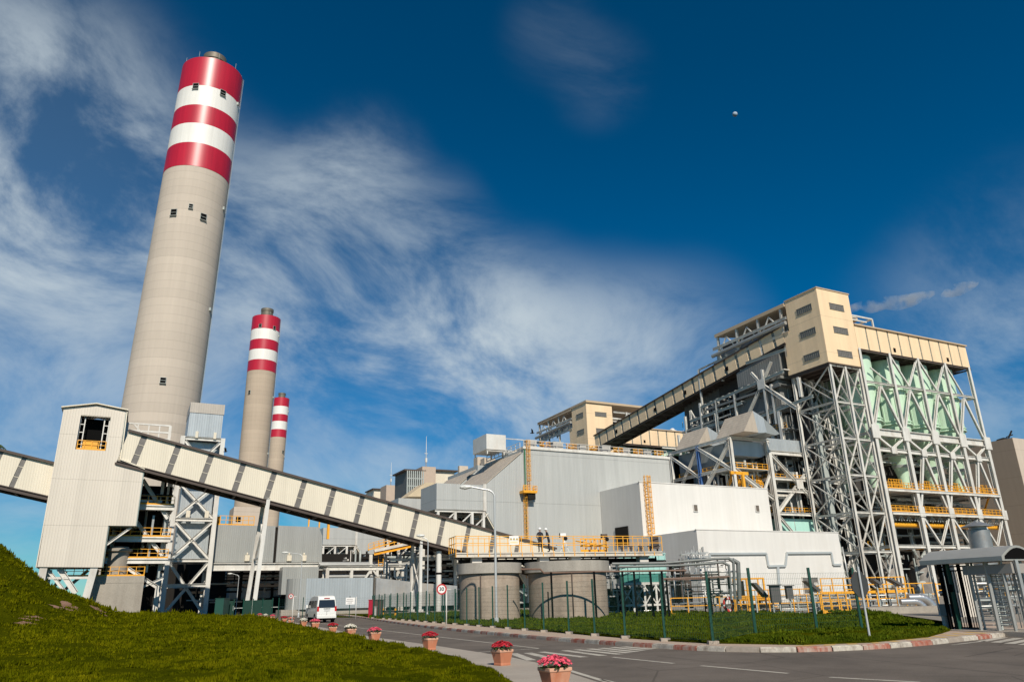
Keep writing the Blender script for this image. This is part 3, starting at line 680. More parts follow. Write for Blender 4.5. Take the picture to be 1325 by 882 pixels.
# beige hopper casing and lift towers far behind (px 485-600, 600-645)
def far(px0,px1,py0,py1,v,d,name,label,mt,cat='building',extra=None,group=None):
    a=FV(px0,py0,v); b=FV(px1,py1,v); m=MB(); m.box(a[0],b[0],v,v+d,0,a[2])
    t=thing(name,label,cat,((a[0]+b[0])/2,v,0),group=group); build('wall',m,mt,t)
    if extra: extra(t,a,b)
    return t
def ex_roof(t,a,b):
    m=MB(); m.box(a[0]-1,b[0]+1,ORG[t.name].y-1,ORG[t.name].y+12,a[2],a[2]+.5); build('roof',m,DARKB,t)
def ex_ant(t,a,b):
    m=MB(); x_=(a[0]+b[0])/2; y_=ORG[t.name].y+3; m.tube((x_,y_,a[2]),(x_,y_,a[2]+11),.18,.05,n=6); m.bar((x_-.6,y_,a[2]+5),(x_+.6,y_,a[2]+5),.15); m.box(x_-.3,x_+.3,y_-.3,y_+.3,a[2]+2,a[2]+3.4)
    build('antenna',m,STEEL,t)
far(546.5,563.5,603,640,235,9,'lift_shaft','pinkish beige lift shaft with antenna mast behind the precipitators',mat('pink_beige_panel',(.46,.36,.28),.7,var=.08),'tower',ex_ant)
far(563,588,609,640,240,14,'boiler_annex','cream annex with thin roof edge right of the antenna lift shaft',CREAM2,'building',ex_roof)
far(500,515.5,627,660,330,9,'lift_shaft','small far pinkish lift shaft above the conveyor',mat('pink_beige_panel',()),'tower',ex_ant)
far(484,527,633,660,345,14,'boiler_annex','pale far annex either side of the small pinkish lift shaft',CREAM2,'building',ex_roof)
def ex_open(t,a,b):
    y_=ORG[t.name].y; m=MB()
    for k in range(9):
        u=a[0]+(b[0]-a[0])*k/8; m.bar((u,y_-1,a[2]-9),(u,y_-1,a[2]),.35)
    for z in (a[2]-2.5,a[2]-5,a[2]-7.5): m.bar((a[0],y_-1,z),(b[0],y_-1,z),.3)
    build('frame',m,STEELG,t); ex_roof(t,a,b)
far(526,546,609,640,236,12,'open_boiler_house','dark open framed boiler house with black roof edge left of the antenna shaft',BOILG,'building',ex_open)
c0=FV(555,640,215); m=MB(); a=FV(527,642,215); b=FV(551,624,215); c=FV(562,624,215); d=FV(556,642,215); m.prism([a,d,c,b],(0,9,0))
build('hopper_casing',m,mat('dusty_tan_casing',(.52,.42,.28),.7,var=.15,vs=.3),None,(a[0],215,20),label='sloped dusty tan casing under the pinkish lift shaft',cat='casing')
# yellow walkway platform (px 485-560, 690-725)
WK=thing('walkway','yellow edged walkway with stairs and railings left of the conveyor foot','walkway',(50,140,0))
a=FV(484,716,140); b=FV(541,703,140)
m=MB(); m.ib((a[0],140,a[2]),(b[0],140,b[2]-.1),.3,.6); build('edge_beam',m,YEL,WK)
m=MB(); m.bar((a[0],140,a[2]+.5),(b[0],140,b[2]+.4),.5,.5); 
for k in range(4): u=a[0]+(b[0]-a[0])*k/3; m.ib((u,142,0),(u,142,a[2]),.5)
m.ib((a[0],142,5),(b[0],142,5),.4); xb(m,(a[0]+3,142,1),(a[0]+3,142,8),(b[0]-2,142,1),(b[0]-2,142,8),.3)
build('frame',m,STEEL,WK)
m=MB(); rail(m,[(a[0],139.9,a[2]+.6),(b[0],139.9,b[2]+.5)],1.2,1,.09); rail(m,[(a[0]-.3,143,a[2]+.8),(b[0]+2,143,b[2]+2.0)],1.2,1,.09)
for k in range(12): m.bar((a[0]+1.2,141,2+k*.6),(a[0]+2.1,141,2+k*.6),.08)
m.bar((a[0]+1.2,141,1),(a[0]+1.2,141,a[2]),.1); m.bar((a[0]+2.1,141,1),(a[0]+2.1,141,a[2]),.1)
build('railing',m,YEL,WK)
# pipe bridge
PB=thing('pipe_bridge','white pipe bridge with V braces behind the corrugated shed','pipe bridge',(40,140,0))
a=FV(424,735,140); b=FV(522,732,140); zz_=a[2]
m=MB(); m.ib((a[0],140,zz_),(b[0],140,zz_),.5,.7); m.ib((a[0],143.5,zz_),(b[0],143.5,zz_),.5,.7)
for px in (424,455,488,521):
    u=FV(px,735,140)[0]; m.ib((u,140,0),(u,140,zz_),.5,up=(0,1,0)); m.bar((u,140,zz_),(u,143.5,zz_),.3)
for px in (480,): 
    u=FV(px,735,140)[0]; m.bar((u,140,zz_-.2),(u-2.2,140,zz_-3.6),.35); m.bar((u+.3,140,zz_-.2),(u+3,140,zz_-3.6),.35)
build('frame',m,STEEL,PB)
m=MB(); u=a[0]
m.pipe([(u,141,zz_-1.4),(u+11,141,zz_-1.4),(u+12,141,zz_-2),(u+12.3,141,zz_-4)],.42,12); m.pipe([(u-1,142,zz_+.7),(u+16,142,zz_+.7)],.3); m.pipe([(u-1,143,zz_+.9),(u+18,143,zz_+.9)],.4)
build('pipe',m,GALV,PB)
m=MB(); clutter(m,37,56,122.5,126,3,8.6,60,23,(.06,.22),(0,1,1)); clutter(m,38,60,144,150,3,11,90,21,(.08,.32),(0,0,1,2,2)); boxes(m,48,60,145,149,1,8,10,4,(.6,2),(0,2)); 
build('machinery',m,[STEELG,STEEL,DARK],PB)
m=MB(); clutter(m,52,62,118,121,.5,8.5,30,22,(.1,.3),(0,1,2)); m.ib((52,118.5,8),(62,118.5,2),.3); m.ib((56,117.5,2),(60,117.5,9),.3)
build('pipe_cluster',m,[STEELG,STEEL,GALV],None,(57,119,0),label='tangle of grey pipes and struts left of the first concrete tank',cat='pipes')
# ================= WHITE BUILDINGS =================
WB=thing('white_building','tall plain white building with yellow caged ladder on its left edge','building',(96,112,0))
m=MB(); m.box(80.4,111.15,109.07,121.9,0,20.7); build('wall',m,WHITE,WB)
m=MB(); m.box(80.3,111.25,108.97,109.3,20.7,20.85); build('parapet',m,WHITE,WB)
for px,py in ((900,657),(980,657.5)):
    c=FV(px,py,109); m=MB(); m.box(c[0]-.45,c[0]+.45,108.98,109.05,c[2]-.6,c[2]+.6,0); w=build('window',m,mat('shadowed_recess',(.12,.10,.08),.8),WB)
    m=MB(); m.bar((c[0]-.5,108.95,c[2]+.63),(c[0]+.5,108.95,c[2]+.63),.12,.1); m.bar((c[0]-.5,108.95,c[2]-.63),(c[0]+.5,108.95,c[2]-.63),.12,.1); m.bar((c[0]-.5,108.95,c[2]-.63),(c[0]-.5,108.95,c[2]+.63),.12,.1); build('frame',m,WHITE,w)
cage_ladder(WB,FV(838,660,109)[0],108.7,9.5,20.8,1.25)
c=FV(847,693,108.5); m=MB(); m.box(c[0]-2.6,c[0]+2,106.8,108.9,9.4,9.6); rail(m,[(c[0]-2.6,106.8,9.6),(c[0]+2,106.8,9.6)],1.2,.8,.1); build('ladder_platform',m,YEL,WB)
c=FU(800,696,80.4); c2=FU(809,700,80.4)
m=MB(); m.box(80.2,80.36,c[1]-3.4,c[1]+.6,c[2]-1.3,c[2]+1.9); build('window',m,DARK,WB)
WL=thing('white_building','low white building with grey duct outline on its front wall','building',(97,97,0))
vL=94.; cc=FV(901,685,vL); uL0=cc[0]; uL1=FV(1084,687,vL)[0]; zL=cc[2]
m=MB(); m.box(uL0,uL1,vL,109.0,0,zL); build('wall',m,WHITE,WL)
m=MB(); m.box(uL0-.08,uL1+.08,vL-.08,vL+.3,zL,zL+.12); build('parapet',m,WHITE,WL)
def FL(px,py,d=.0): return FV(px,py,vL-d)
m=MB(); pts=[(918,728),(918,716),(991,715.5),(994,732),(1016,731.5),(1018,715),(1075,714.5),(1078,730),(1088,730)]
for a,b in zip(pts,pts[1:]): m.bar(FL(*a,.15),FL(*b,.15),.32,.32)
m.bar(FL(1006,731,.15),FL(1008,760,.15),.45,.3)
split('cable_duct',m,mat('zinc_duct',(.50,.52,.51),.45,metal=.3),WL)
m=MB()
for px in (912,1092): m.tube(FL(px-3,707 if px<1000 else 703,.25)[:2]+(FL(px,707,.2)[2],),FL(px,707,.25)[:2]+(0.3,),.14,n=8)
m.tube(FL(897,706,.3),FL(898,706,.3)[:2]+(0,),.12,n=8)
split('downpipe',m,GALV,WL)
c=FL(1050,757); m=MB(); m.box(c[0]-1.9,c[0]+1.5,vL-.02,vL+.02,c[2]-1.2,c[2]+1.2); w=build('window',m,LOUV,WL)
m=MB()
for a,b in (((-2,-1.3),(1.6,-1.3)),((-2,1.3),(1.6,1.3)),((-2,-1.3),(-2,1.3)),((1.6,-1.3),(1.6,1.3))): m.bar((c[0]+a[0],vL-.05,c[2]+a[1]),(c[0]+b[0],vL-.05,c[2]+b[1]),.16,.16)
m.bar((c[0]-.9,vL-.6,c[2]-1),(c[0]+.6,vL-.6,c[2]+.3),.5,.5)
build('frame',m,STEEL,w)
c=FU(872,735,uL0); m=MB(); m.box(uL0-.05,uL0-.01,c[1]-1.5,c[1]+1.2,0.2,c[2]+.8); build('door',m,DARK,WL)
m=MB(); m.box(uL0-.1,uL0-.06,c[1]-2.8,c[1]-1.9,c[2]-1.5,c[2]+1.2); m.box(uL0-.1,uL0-.06,c[1]+3,c[1]+4,c[2]-1.5,c[2]+1); split('vent_panel',m,LOUV,WL)
# ================= COAL BUNKER TOWER, GALLERY, SILOS =================
UC=[133.4,142.8,152.2,161.6,170.3]
def boilerset(dv,dz,first):
    s='nearest' if first else 'far'
    tw=thing('transfer_house','tan clad transfer house with six louvred windows on a lattice tower' if first else 'smaller tan transfer house at the lower end of the rising conveyor','house',(128,104+dv,0))
    V0=100.+dv; zb=45.75+dz; zt=62.2+dz
    m=MB(); m.prism([(123.55,V0,zb),(133.3,V0,zb),(133.3,V0,zt),(123.55,V0,zt)],(0,8.7,0)); m.box(123.55,133.3,V0+8.7,V0+10.7,zb,55.2+dz)
    build('cladding',m,TAN,tw)
    m=MB(); m.box(123.4,133.45,V0-.15,V0+8.85,zt,zt+.25); m.box(123.4,133.45,V0+8.85,V0+10.85,55.2+dz,55.4+dz); m.box(123.5,133.35,V0-.03,V0,zb,zb+.15); build('roof',m,TANR,tw)
    m=MB(); m.box(123.6,133.2,V0+.1,V0+10.6,zb-.25,zb-.02); [m.ib((123.8+k*2.3,V0+.2,zb-.5),(123.8+k*2.3,V0+10.4,zb-.5),.3,.5) for k in range(5)]; build('floor',m,DARKB,tw)
    for k,zc in enumerate((58.6,53.3,48.1)):
        zc+=dz
        m=MB(); m.box(126.8,131.0,V0-.05,V0-.01,zc-.65,zc+.65); w=build('louvre_window',m,LOUV,tw)
        m=MB(); 
        for i in range(9): m.bar((126.8+i*.525,V0-.08,zc-.65),(126.8+i*.525,V0-.08,zc+.65),.05)
        for z in (-.68,.68): m.bar((126.7,V0-.08,zc+z),(131.1,V0-.08,zc+z),.08)
        build('frame',m,STRIP,w)
        m=MB(); m.box(123.49,123.53,V0+1.8,V0+5.9,zc-.65,zc+.65); w=build('louvre_window',m,LOUV,tw)
        m=MB()
        for i in range(9): m.bar((123.45,V0+1.8+i*.51,zc-.65),(123.45,V0+1.8+i*.51,zc+.65),.05)
        for z in (-.68,.68): m.bar((123.45,V0+1.7,zc+z),(123.45,V0+6,zc+z),.08)
        build('frame',m,STRIP,w)
    m=MB(); m.lathe((129.5,V0+3,zt+.2),[(.5,0),(.5,.5),(.8,.6),(.5,1.0)],n=12); split('roof_vent',m,WHTP,tw)
    # gallery over silos
    L=171-133.4; st=[(136.9-133.4)+i*(168.3-136.9)/9 for i in range(10)]
    gy=gallery('bunker_gallery','tan panelled gallery above the green silos, running right from the transfer house' if first else 'far tan gallery above green silo tops, seen under the rising conveyor',(133.4,V0,55.3+dz),(171.2,V0,55.3+dz),5.3,9,st,TAN,.45,TANR,'v','gallery',strm=STRIP,trusspitch=3)
    for q,(x0_,) in enumerate(((144.8,),(163,))):
        m=MB(); m.box(x0_,x0_+.7,V0-.1,V0-.02,50.6+dz,51.5+dz); build('vent',m,BLACK,gy)
    for x0_ in (145,158.5):
        m=MB(); m.box(x0_,x0_+1.8,V0+2,V0+4,55.5+dz,56.3+dz); m.lathe((x0_+.9,V0+3,56.3+dz),[(.7,0),(.9,.3),(.5,.7)],n=10); split('roof_vent',m,WHTP,gy)
    m=MB(); 
    for y_ in (V0+1,V0+6): m.bar((133.5,y_,58+dz),(141,y_,58+dz),.3); m.bar((141,y_,58+dz),(141,y_,55.4+dz),.3)
    m.bar((141,V0+1,58+dz),(141,V0+6,58+dz),.3); m.bar((134,V0+1,57+dz),(139,V0+1,57+dz),.25); m.box(134,136.5,V0+1.5,V0+4,57.6+dz,58.4+dz)
    build('roof_frame',m,STEEL,gy)
    # silos
    G='pale green coal silos' 
    labs=['first','second','third','fourth']
    for row in (0,1):
        for k in range(4):
            if not first and row==1: continue
            c=((UC[k]+UC[k+1])/2-1.2+row*2.2,V0+4.6+row*8.6,0); z0=34.8+dz; z1=49.2+dz
            lb=('pale green coal silo in the %s bay from the transfer house, %s row'%(labs[k],'front' if row==0 else 'back')) if first else 'pale green silo top seen under the far tan gallery'
            t=thing('silo',lb,'silo',(c[0],c[1],24),group=G)
            m=MB(); m.lathe((c[0],c[1],0),[(3.55,z0),(3.55,z1),(3.2,z1+.25)],n=36)
            for a in range(8):
                an=a*math.pi/4+.2; m.bar((c[0]+3.62*math.cos(an),c[1]+3.62*math.sin(an),z0),(c[0]+3.62*math.cos(an),c[1]+3.62*math.sin(an),z1-7.2),.28,.2,up=(math.cos(an),math.sin(an),0))
            build('shell',m,GREEN,t)
            m=MB(); 
            for z in (z0,z1-7,z0+.6): m.lathe((c[0],c[1],z),[(3.5,0),(3.8,0),(3.8,.22),(3.5,.22)],n=36,cap=False)
            split('ring',m,GREEN,t)
            m=MB(); m.lathe((c[0],c[1],0),[(.95,21.5+dz),(1.1,24+dz),(2.0,27.6+dz),(2.2,28.2+dz),(2.2,29.2+dz),(3.3,33.8+dz),(3.3,z0)],n=30); build('hopper',m,GREEN,t)
            m=MB(); m.lathe((c[0],c[1],0),[(2.3,28.6+dz),(2.3,29.1+dz)],n=24); m.lathe((c[0],c[1],0),[(1.75,25.9+dz),(1.9,26.5+dz)],n=24); split('hopper_band',m,STEELG,t)
    return tw
boilerset(0,0,True)
boilerset(92.3,-2.6,False)
# silo bay steel
SB=thing('silo_support_structure','white braced steel frame carrying the green silos, at the right','steel frame',(152,104,0))
tops=[50,50,50,50,50]
for j,vv in enumerate((100.,109.5,118.5)):
    for u in UC:
        m=MB(); w_=.85 if j==0 else .6
        m.ib((u,vv,0),(u,vv,32),w_,w_,up=(0,1,0)); m.ib((u,vv,32),(u,vv,50),w_*.75,w_*.75,up=(0,1,0)); build('column',m,STEEL if j==0 else STEELG,SB)
m=MB()
for vv in (100.,109.5,118.5):
    m.ib((UC[0],vv,42.7),(UC[4]+.6,vv,42.7),.45); m.ib((UC[0],vv,32),(UC[4],vv,32),.8,1.5); m.ib((UC[0],vv,28.4),(UC[4]+.4,vv,28.4),.5,.75); m.ib((UC[0],vv,9.4),(UC[4],vv,9.4),.5,.6)
for u in UC:
    for z in (42.7,32,28.4,20.4,15.9,9.4): m.ib((u,100,z),(u,118.5,z),.45,.6)
split('beam',m,STEEL,SB)
m=MB(); 
for u in UC[:]: m.box(u-1.1,u+1.1,99.4,99.6,30.6,33.4)
for a,b in zip(UC,UC[1:]): c=(a+b)/2; m.box(c-.8,c+.8,99.5,99.65,27.7,29.1)
for u in UC[1:]: m.box(u-.8,u+.8,99.4,99.6,15.2,17.2)
split('gusset_plate',m,STEEL,SB)
def diag(m,p,q,w=.6,vv=100): m.ib((p[0],vv,p[1]),(q[0],vv,q[1]),w*.85,up=(0,1,0))
m=MB()
for k,(a,b) in enumerate(zip(UC,UC[1:])):
    c=(a+b)/2
    if 1<=k<=2: diag(m,(a+.3,49.6),(c,43),.42); diag(m,(b-.3,49.6),(c,43),.42)
    if k==3: diag(m,(a+.3,49.6),(c,43),.42)
    if k==0: diag(m,(b-1.5,43.2),(a+2.6,46),.3)
    diag(m,(c,42.2),(a+.4,33),.55); diag(m,(c,42.2),(b-.4,33),.55)
    diag(m,(a+.6,31.2),(c,28.8),.5); diag(m,(b-.6,31.2),(c,28.8),.5)
for k in (1,2,3):
    a,b=UC[k],UC[k+1]; c=(a+b)/2
    diag(m,(c-.2,27.8),(a+.5,16.8),.6); diag(m,(c+.3,27.8),(b-.5,16.8),.6)
    diag(m,(a+.4,15.5),(c,9.6),.45); diag(m,(b-.4,15.5),(c,9.6),.45); diag(m,(c,9.3),(c+1.8,7),.4); diag(m,(c,9.3),(c-1.8,7),.4)
diag(m,(UC[3],9),(UC[4]-.5,3),.4)
split('brace',m,STEEL,SB)
for z,n_ in ((20.6,0),(16.0,1)):
    m=MB(); m.box(UC[0]+.5,UC[4],99.6,118,z-.12,z); m.ib((UC[0]+.5,99.5,z-.3),(UC[4],99.5,z-.3),.3,.55); build('deck',m,STEEL,SB)
    m=MB(); rail(m,[(UC[0]+.6,99.7,z),(UC[4],99.7,z),(UC[4],112,z)],1.25,1.3,.1); rail(m,[(UC[0]+.6,102,z),(UC[4],102,z)],1.25,1.5,.09)
    if n_==0:
        for k in range(4): u=UC[k]+3; rail(m,[(u,101,z),(u+4,101,z),(u+4,104,z)],2.1,.8,.1)
    build('railing',m,YEL,SB)
m=MB(); m.tube((UC[0]+.5,101.5,13.7),(UC[4]+.2,101.5,13.7),.5,n=14); build('yellow_pipe',m,YEL,SB)
m=MB(); rail(m,[(UC[3]+4,106,9.6),(UC[4]+2,106,9.6)],1.2,1,.1); rail(m,[(UC[0],106,9.6),(UC[0]+5,106,9.6)],1.2,1,.1); m.box(UC[0],UC[4]+2,106,109,9.3,9.5); m.ib((UC[4],100.5,23),(UC[4],104,17),.3)
build('lower_walkway',m,[YEL],SB)
m=MB()
for k in range(15): u=UC[0]+1.5+k*2.4; m.bar((u,100.4,15.6),(u-.8,100.4,14.4),.14); m.bar((u,100.4,15.6),(u+.8,100.4,14.4),.14); m.bar((u,100.4,15.6),(u,100.4,14.3),.12)
clutter(m,UC[0]+1,UC[4]-1,102,108,10,15.5,40,31,(.06,.25)); clutter(m,UC[0]+1,UC[4]-1,103,108,16.3,20,50,32,(.06,.3)); clutter(m,UC[0]+1,UC[4]-1,104,110,21,27,30,33,(.08,.3))
build('pipework',m,STEELG,SB)
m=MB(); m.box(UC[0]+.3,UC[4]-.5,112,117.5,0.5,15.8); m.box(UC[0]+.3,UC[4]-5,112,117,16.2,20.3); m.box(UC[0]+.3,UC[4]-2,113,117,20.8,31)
build('mill_room',m,mat('shade_dark_wall',(.035,.032,.03),.8,var=.4,vs=.5),SB)  # near-black colour paints the shade inside the silo bay
for k in range(4):
    u=(UC[k]+UC[k+1])/2; t=thing('coal_mill',['round grey coal mill with pipes in the first bay behind the right fence','round grey coal mill in the second bay under the silos','round grey coal mill in the third bay under the silos','round grey coal mill in the last bay under the silos'][k],'coal mill',(u,106,0),group='coal mills under the silos')
    m=MB(); m.lathe((u,106,0),[(2.6,0),(2.6,2.2),(2.2,2.6),(2.2,5.4),(1.3,7),(.7,7.4),(.7,9)],n=24); build('mill_body',m,mat('grimy_grey_machine',(.2,.18,.16),.6,var=.4,vs=1.2,metal=.2),t)
    m=MB(); m.pipe([(u+.8,105.5,7.5),(u+2,105,9),(u+2,105,12.6)],.35); m.pipe([(u-.8,105.5,7.5),(u-2,105,9),(u-2,105,12.6)],.35); m.pipe([(u-3.6,104.8,1),(u-2,104.8,2.4),(u-.2,104.5,3.0)],.5); clutter(m,u-3.4,u+3.4,103,105.5,.3,8,26,50+k,(.05,.2),(0,1)); build('pipe',m,[STEELG,mat('grimy_grey_machine',()) ],t)
# lattice tower below transfer house
LT=thing('lattice_tower','tall white lattice tower of crossed braces under the tan transfer house','lattice tower',(128.5,105,0))
zt=45.4; zs=[0.3,8.4,15.7,22.9,30.2,37.6,45.4]
US=[124.2,128.6,132.9]; VS=[100.4,110.2]
for vv in VS:
    for u in US:
        m=MB(); m.ib((u,vv,0),(u,vv,zt),.52,up=(0,1,0)); build('column',m,STEEL,LT)
m=MB(); ex=VS
for z in zs[1:]:
    for vv in VS: m.ib((US[0],vv,z),(US[2],vv,z),.32,.4)
    for u in US: m.ib((u,VS[0],z),(u,VS[1],z),.3,.36)
split('beam',m,STEEL,LT)
m=MB()
for i,(a,b) in enumerate(zip(zs,zs[1:])):
    for vv in VS:
        m.ib((US[1],vv,a),(US[2],vv,b),.23); m.ib((US[2],vv,a),(US[1],vv,b),.23) if i!=1 else None
        m.ib((US[0],vv,b),(US[1],vv,a),.23); m.ib((US[0],vv,a),(US[1],vv,b),.23) if i in (1,3,5) else None
    c=(VS[0]+VS[1])/2
    m.ib((US[0],VS[0],b),(US[0],VS[1],a),.22); m.ib((US[0],VS[0],a),(US[0],VS[1],b),.2); m.ib((US[2],VS[0],b),(US[2],VS[1],a),.22)
    for u in US[1:2]: m.bar((u,VS[0],a),(u,VS[1],b),.2)
split('brace',m,STEEL,LT)
oc=FV(1063,590,109)[0]
for k_,(a_,h_) in enumerate(((0,37),(1.3,40))):
    m=MB(); m.ib((oc+a_,109+k_*.5,0),(oc+a_,109+k_*.5,h_),.7,up=(0,1,0)); build('outer_column',m,STEELG,LT)
# rising conveyor between the two transfer houses
A=(123.5,188.5,47.9); B=(123.5,110.7,57.0)
LL=(Vector(B)-Vector(A)).length
gr=gallery('rising_conveyor','long tan conveyor gallery rising to the right between the two transfer houses',A,B,3.75,5.2,[2.6+i*4.05 for i in range(19)],TAN,.85,DARKB,'u','conveyor',strm=STRIP,trusspitch=4.05)
for s_ in (44,60,31,12):
    p=Vector(A).lerp(Vector(B),s_/LL); m=MB(); m.box(p.x-.1,p.x-.02,p.y-.45,p.y+.45,p.z-2.9,p.z-1.9); build('vent',m,BLACK,gr)
gallery('rising_conveyor','short tan conveyor gallery descending left behind the far transfer house',(123.5,222,44),(123.5,203,46.4),3.6,5,[3,7.2,11.4,15.6],TAN,.5,DARKB,'u','conveyor',strm=STRIP)
# trestle for the rising conveyor px 893-925
t=thing('conveyor_trestle','open white trestle with crossed braces under the rising tan conveyor','trestle',(126,141,0))
cz=FU(893,530,123.5); vq=cz[1]; zq=cz[2]-.2
m=MB(); 
for u,y_ in ((123.6,vq),(129.3,vq),(123.6,vq-6),(129.3,vq-6)): m.ib((u,y_,20),(u,y_,zq),.5,up=(0,1,0))
build('leg',m,STEEL,t)
m=MB(); xb(m,(123.6,vq,zq-10),(123.6,vq,zq),(129.3,vq,zq-10),(129.3,vq,zq),.3); m.bar((123.6,vq,zq-5),(129.3,vq,zq-5),.3)
for z in (zq-10,zq-20): m.ib((123.6,vq,z),(129.3,vq,z),.4); m.ib((123.6,vq,z),(123.6,vq-6,z),.4)
xb(m,(123.6,vq,zq-10),(123.6,vq,zq),(123.6,vq-6,zq-10),(123.6,vq-6,zq),.3); m.ib((112,vq-2,zq-10.5),(136,vq-2,zq-10.5),.6)
split('cross_brace',m,STEEL,t)
# boiler roof canopy + boiler body
def boiler(dv,dz,first):
    t=thing('boiler_house','dark boiler house wrapped in steel decks behind the tan transfer house' if first else 'far open boiler house with tan roof behind the small transfer house','boiler house',(145,118+dv,0))
    m=MB()
    za=61.2+dz
    m.prism([(123.3,108.9+dv,za),(123.3,131.6+dv,za),(135,131.6+dv,za+1.6),(135,108.9+dv,za+1.6)],(0,0,.8)); m.prism([(135,108.9+dv,za+1.6),(135,131.6+dv,za+1.6),(147,131.6+dv,za),(147,108.9+dv,za)],(0,0,.8))
    if not first: m.prism([(123.3,99.5+dv,za+.6),(123.3,131.6+dv,za+.1),(150,131.6+dv,za+.1),(150,99.5+dv,za+.6)],(0,0,.7))
    build('roof',m,TANR,t)
    m=MB(); 
    if first: m.box(127,165,119.5,150,0,54.5); m.box(125,135,120,131,54.5,59.5)
    else: m.box(128,150,112+dv,140+dv,0,50+dz)
    build('boiler_casing',m,BOILG,t)
    m=MB()
    for y_ in (110.5,117.5,124.5,131): m.ib((123.8,y_+dv,(50 if first else 0)),(123.8,y_+dv,za),.5,up=(1,0,0)) if (y_>111 or first) else None
    for z in (58.6,55.2): m.ib((123.6,109+dv,z+dz),(123.6,133+dv,z+dz),.4,.6)
    for a in (110.5,117.5,124.5):
        m.bar((123.7,a+dv,56+dz),(123.7,a+3.5+dv,60.5+dz),.25); m.bar((123.7,a+7+dv,56+dz),(123.7,a+3.5+dv,60.5+dz),.25)
    m.ib((123.6,133+dv,55.3+dz),(123.6,139+dv,55.0+dz),.35); m.ib((123.6,139+dv,55+dz),(123.6,139+dv,46+dz),.4,up=(1,0,0)); m.ib((123.6,133+dv,55.3+dz),(129,139+dv,55.0+dz),.3)
    build('frame',m,STEEL,t)
    m=MB(); m.box(124.6,126.5,110+dv,133+dv,56+dz,57.7+dz,0); m.tube((123.2,109+dv,57.4+dz),(123.2,133+dv,56.8+dz),.45,n=12,m=1); clutter(m,123.8,126,112+dv,132+dv,54+dz,57+dz,20,61,(.08,.25),(0,1))
    build('ductwork',m,[GREYL,GALV],t)
    if not first:
        m=MB(); m.box(133.6,134,101+dv,106+dv,50+dz,60+dz,0); m.ib((134,100.3+dv,51+dz),(142,100.3+dv,60+dz),.5); m.ib((142,100.3+dv,60+dz),(146,100.3+dv,56+dz),.5); m.ib((134,100.3+dv,55+dz),(142,100.3+dv,56.5+dz),.6); m.ib((134,100.3+dv,59.7+dz),(149,100.3+dv,59.7+dz),.5); m.ib((139,100.3+dv,52+dz),(139,100.3+dv,60+dz),.5); rail(m,[(142,100+dv,58+dz),(149,100+dv,58+dz)],1.2,1.2,.12,1)
        m.box(134,142,105+dv,106+dv,50+dz,59+dz,2)
        build('roof_truss',m,[STEEL,YEL,DARK],t)
    return t
BH=boiler(0,0,True); boiler(92.3,-2.4,False)
# boiler front decks (left of tower)
UB=122.
m=MB()
for k,z in enumerate((44.2,39.5,34.5,29,22)):
    m.box(UB+.2,127,112,134,z-.15,z,0); m.bar((UB,112,z-.3),(UB,136,z-.3),.25,.5)
build('deck',m,STEELD,BH)
def PB_(px,py,u=UB): return FU(px,py,u)
m=MB()
c=PB_(986,497); 
for q,w_ in (((998,468),.5),((972,482),.45),((1031,528),.7),((964,546),.55)): m.ib(c,PB_(*q),w_)
m.box(c[0]-.35,c[0]-.25,c[1]-1.1,c[1]+1.1,c[2]-1.1,c[2]+1.1)
for p_,q_,w_ in (((986,478),(994,548),.55),((998,497),(1006,548),.5),((1033,488),(1041,512),.6),((950,510),(956,560),.45),((926,518),(931,566),.4),((1008,532),(1014,574),.7)):
    p=PB_(*p_); q=PB_(*q_); m.ib((UB,p[1],p[2]),(UB,p[1],q[2]),w_,up=(1,0,0))
split('front_brace',m,STEEL,BH)
m=MB()
for p_,q_ in (((905,528),(1014,480)),((893,545),(960,521)),((940,556),(1052,512)),((896,556),(960,540)),((965,470),(1016,452))): m.ib(PB_(*p_),PB_(*q_),.4,.6)
split('front_beam',m,STEELG,BH)
m=MB()
for k in range(14):
    t_=k/13; p=Vector(PB_(905,528)).lerp(Vector(PB_(1014,480)),t_); m.bar(p+Vector((-.1,0,.4)),p+Vector((2.4,0,.4)),.5,.16)
for k in range(9):
    t_=k/8; p=Vector(PB_(893,545)).lerp(Vector(PB_(960,521)),t_); m.bar(p+Vector((-.1,0,.4)),p+Vector((2,0,.4)),.4,.14)
split('deck_grating',m,STEEL,BH)
m=MB()
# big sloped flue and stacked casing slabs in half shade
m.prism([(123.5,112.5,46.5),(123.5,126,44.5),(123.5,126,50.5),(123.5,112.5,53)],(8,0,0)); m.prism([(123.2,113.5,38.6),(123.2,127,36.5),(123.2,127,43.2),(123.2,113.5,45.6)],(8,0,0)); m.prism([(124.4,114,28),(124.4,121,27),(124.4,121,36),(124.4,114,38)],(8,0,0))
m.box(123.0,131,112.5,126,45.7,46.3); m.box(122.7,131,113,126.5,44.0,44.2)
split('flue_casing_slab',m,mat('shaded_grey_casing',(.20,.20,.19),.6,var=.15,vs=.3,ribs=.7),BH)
m=MB()
for z in (34.5,29,22): rail(m,[(122.4,112.2,z),(122.4,122,z)],1.2,1.5,.1)
build('railing',m,YEL,BH)
m=MB(); clutter(m,UB+.3,126,112,136,20,44,110,41,(.04,.16),(0,1,2,2)); clutter(m,UB+.3,126,127,140,30,46,70,47,(.04,.16),(0,0,1,2)); 
boxes(m,122.8,126,113,134,20,42,20,42,(.8,2.2),(2,2,1)); m.tube((123,117,36),(123,117,31),.45,n=12,m=0)
build('pipework',m,[GALV,STEELD,DARK],BH)
m=MB(); m.box(126.8,127,110,136,0,56); build('inner_wall',m,mat('shade_dark_wall',()),BH)  # near-black sheet stands in for the shadowed depth behind the decks
rg=random.Random(77)
m=MB()
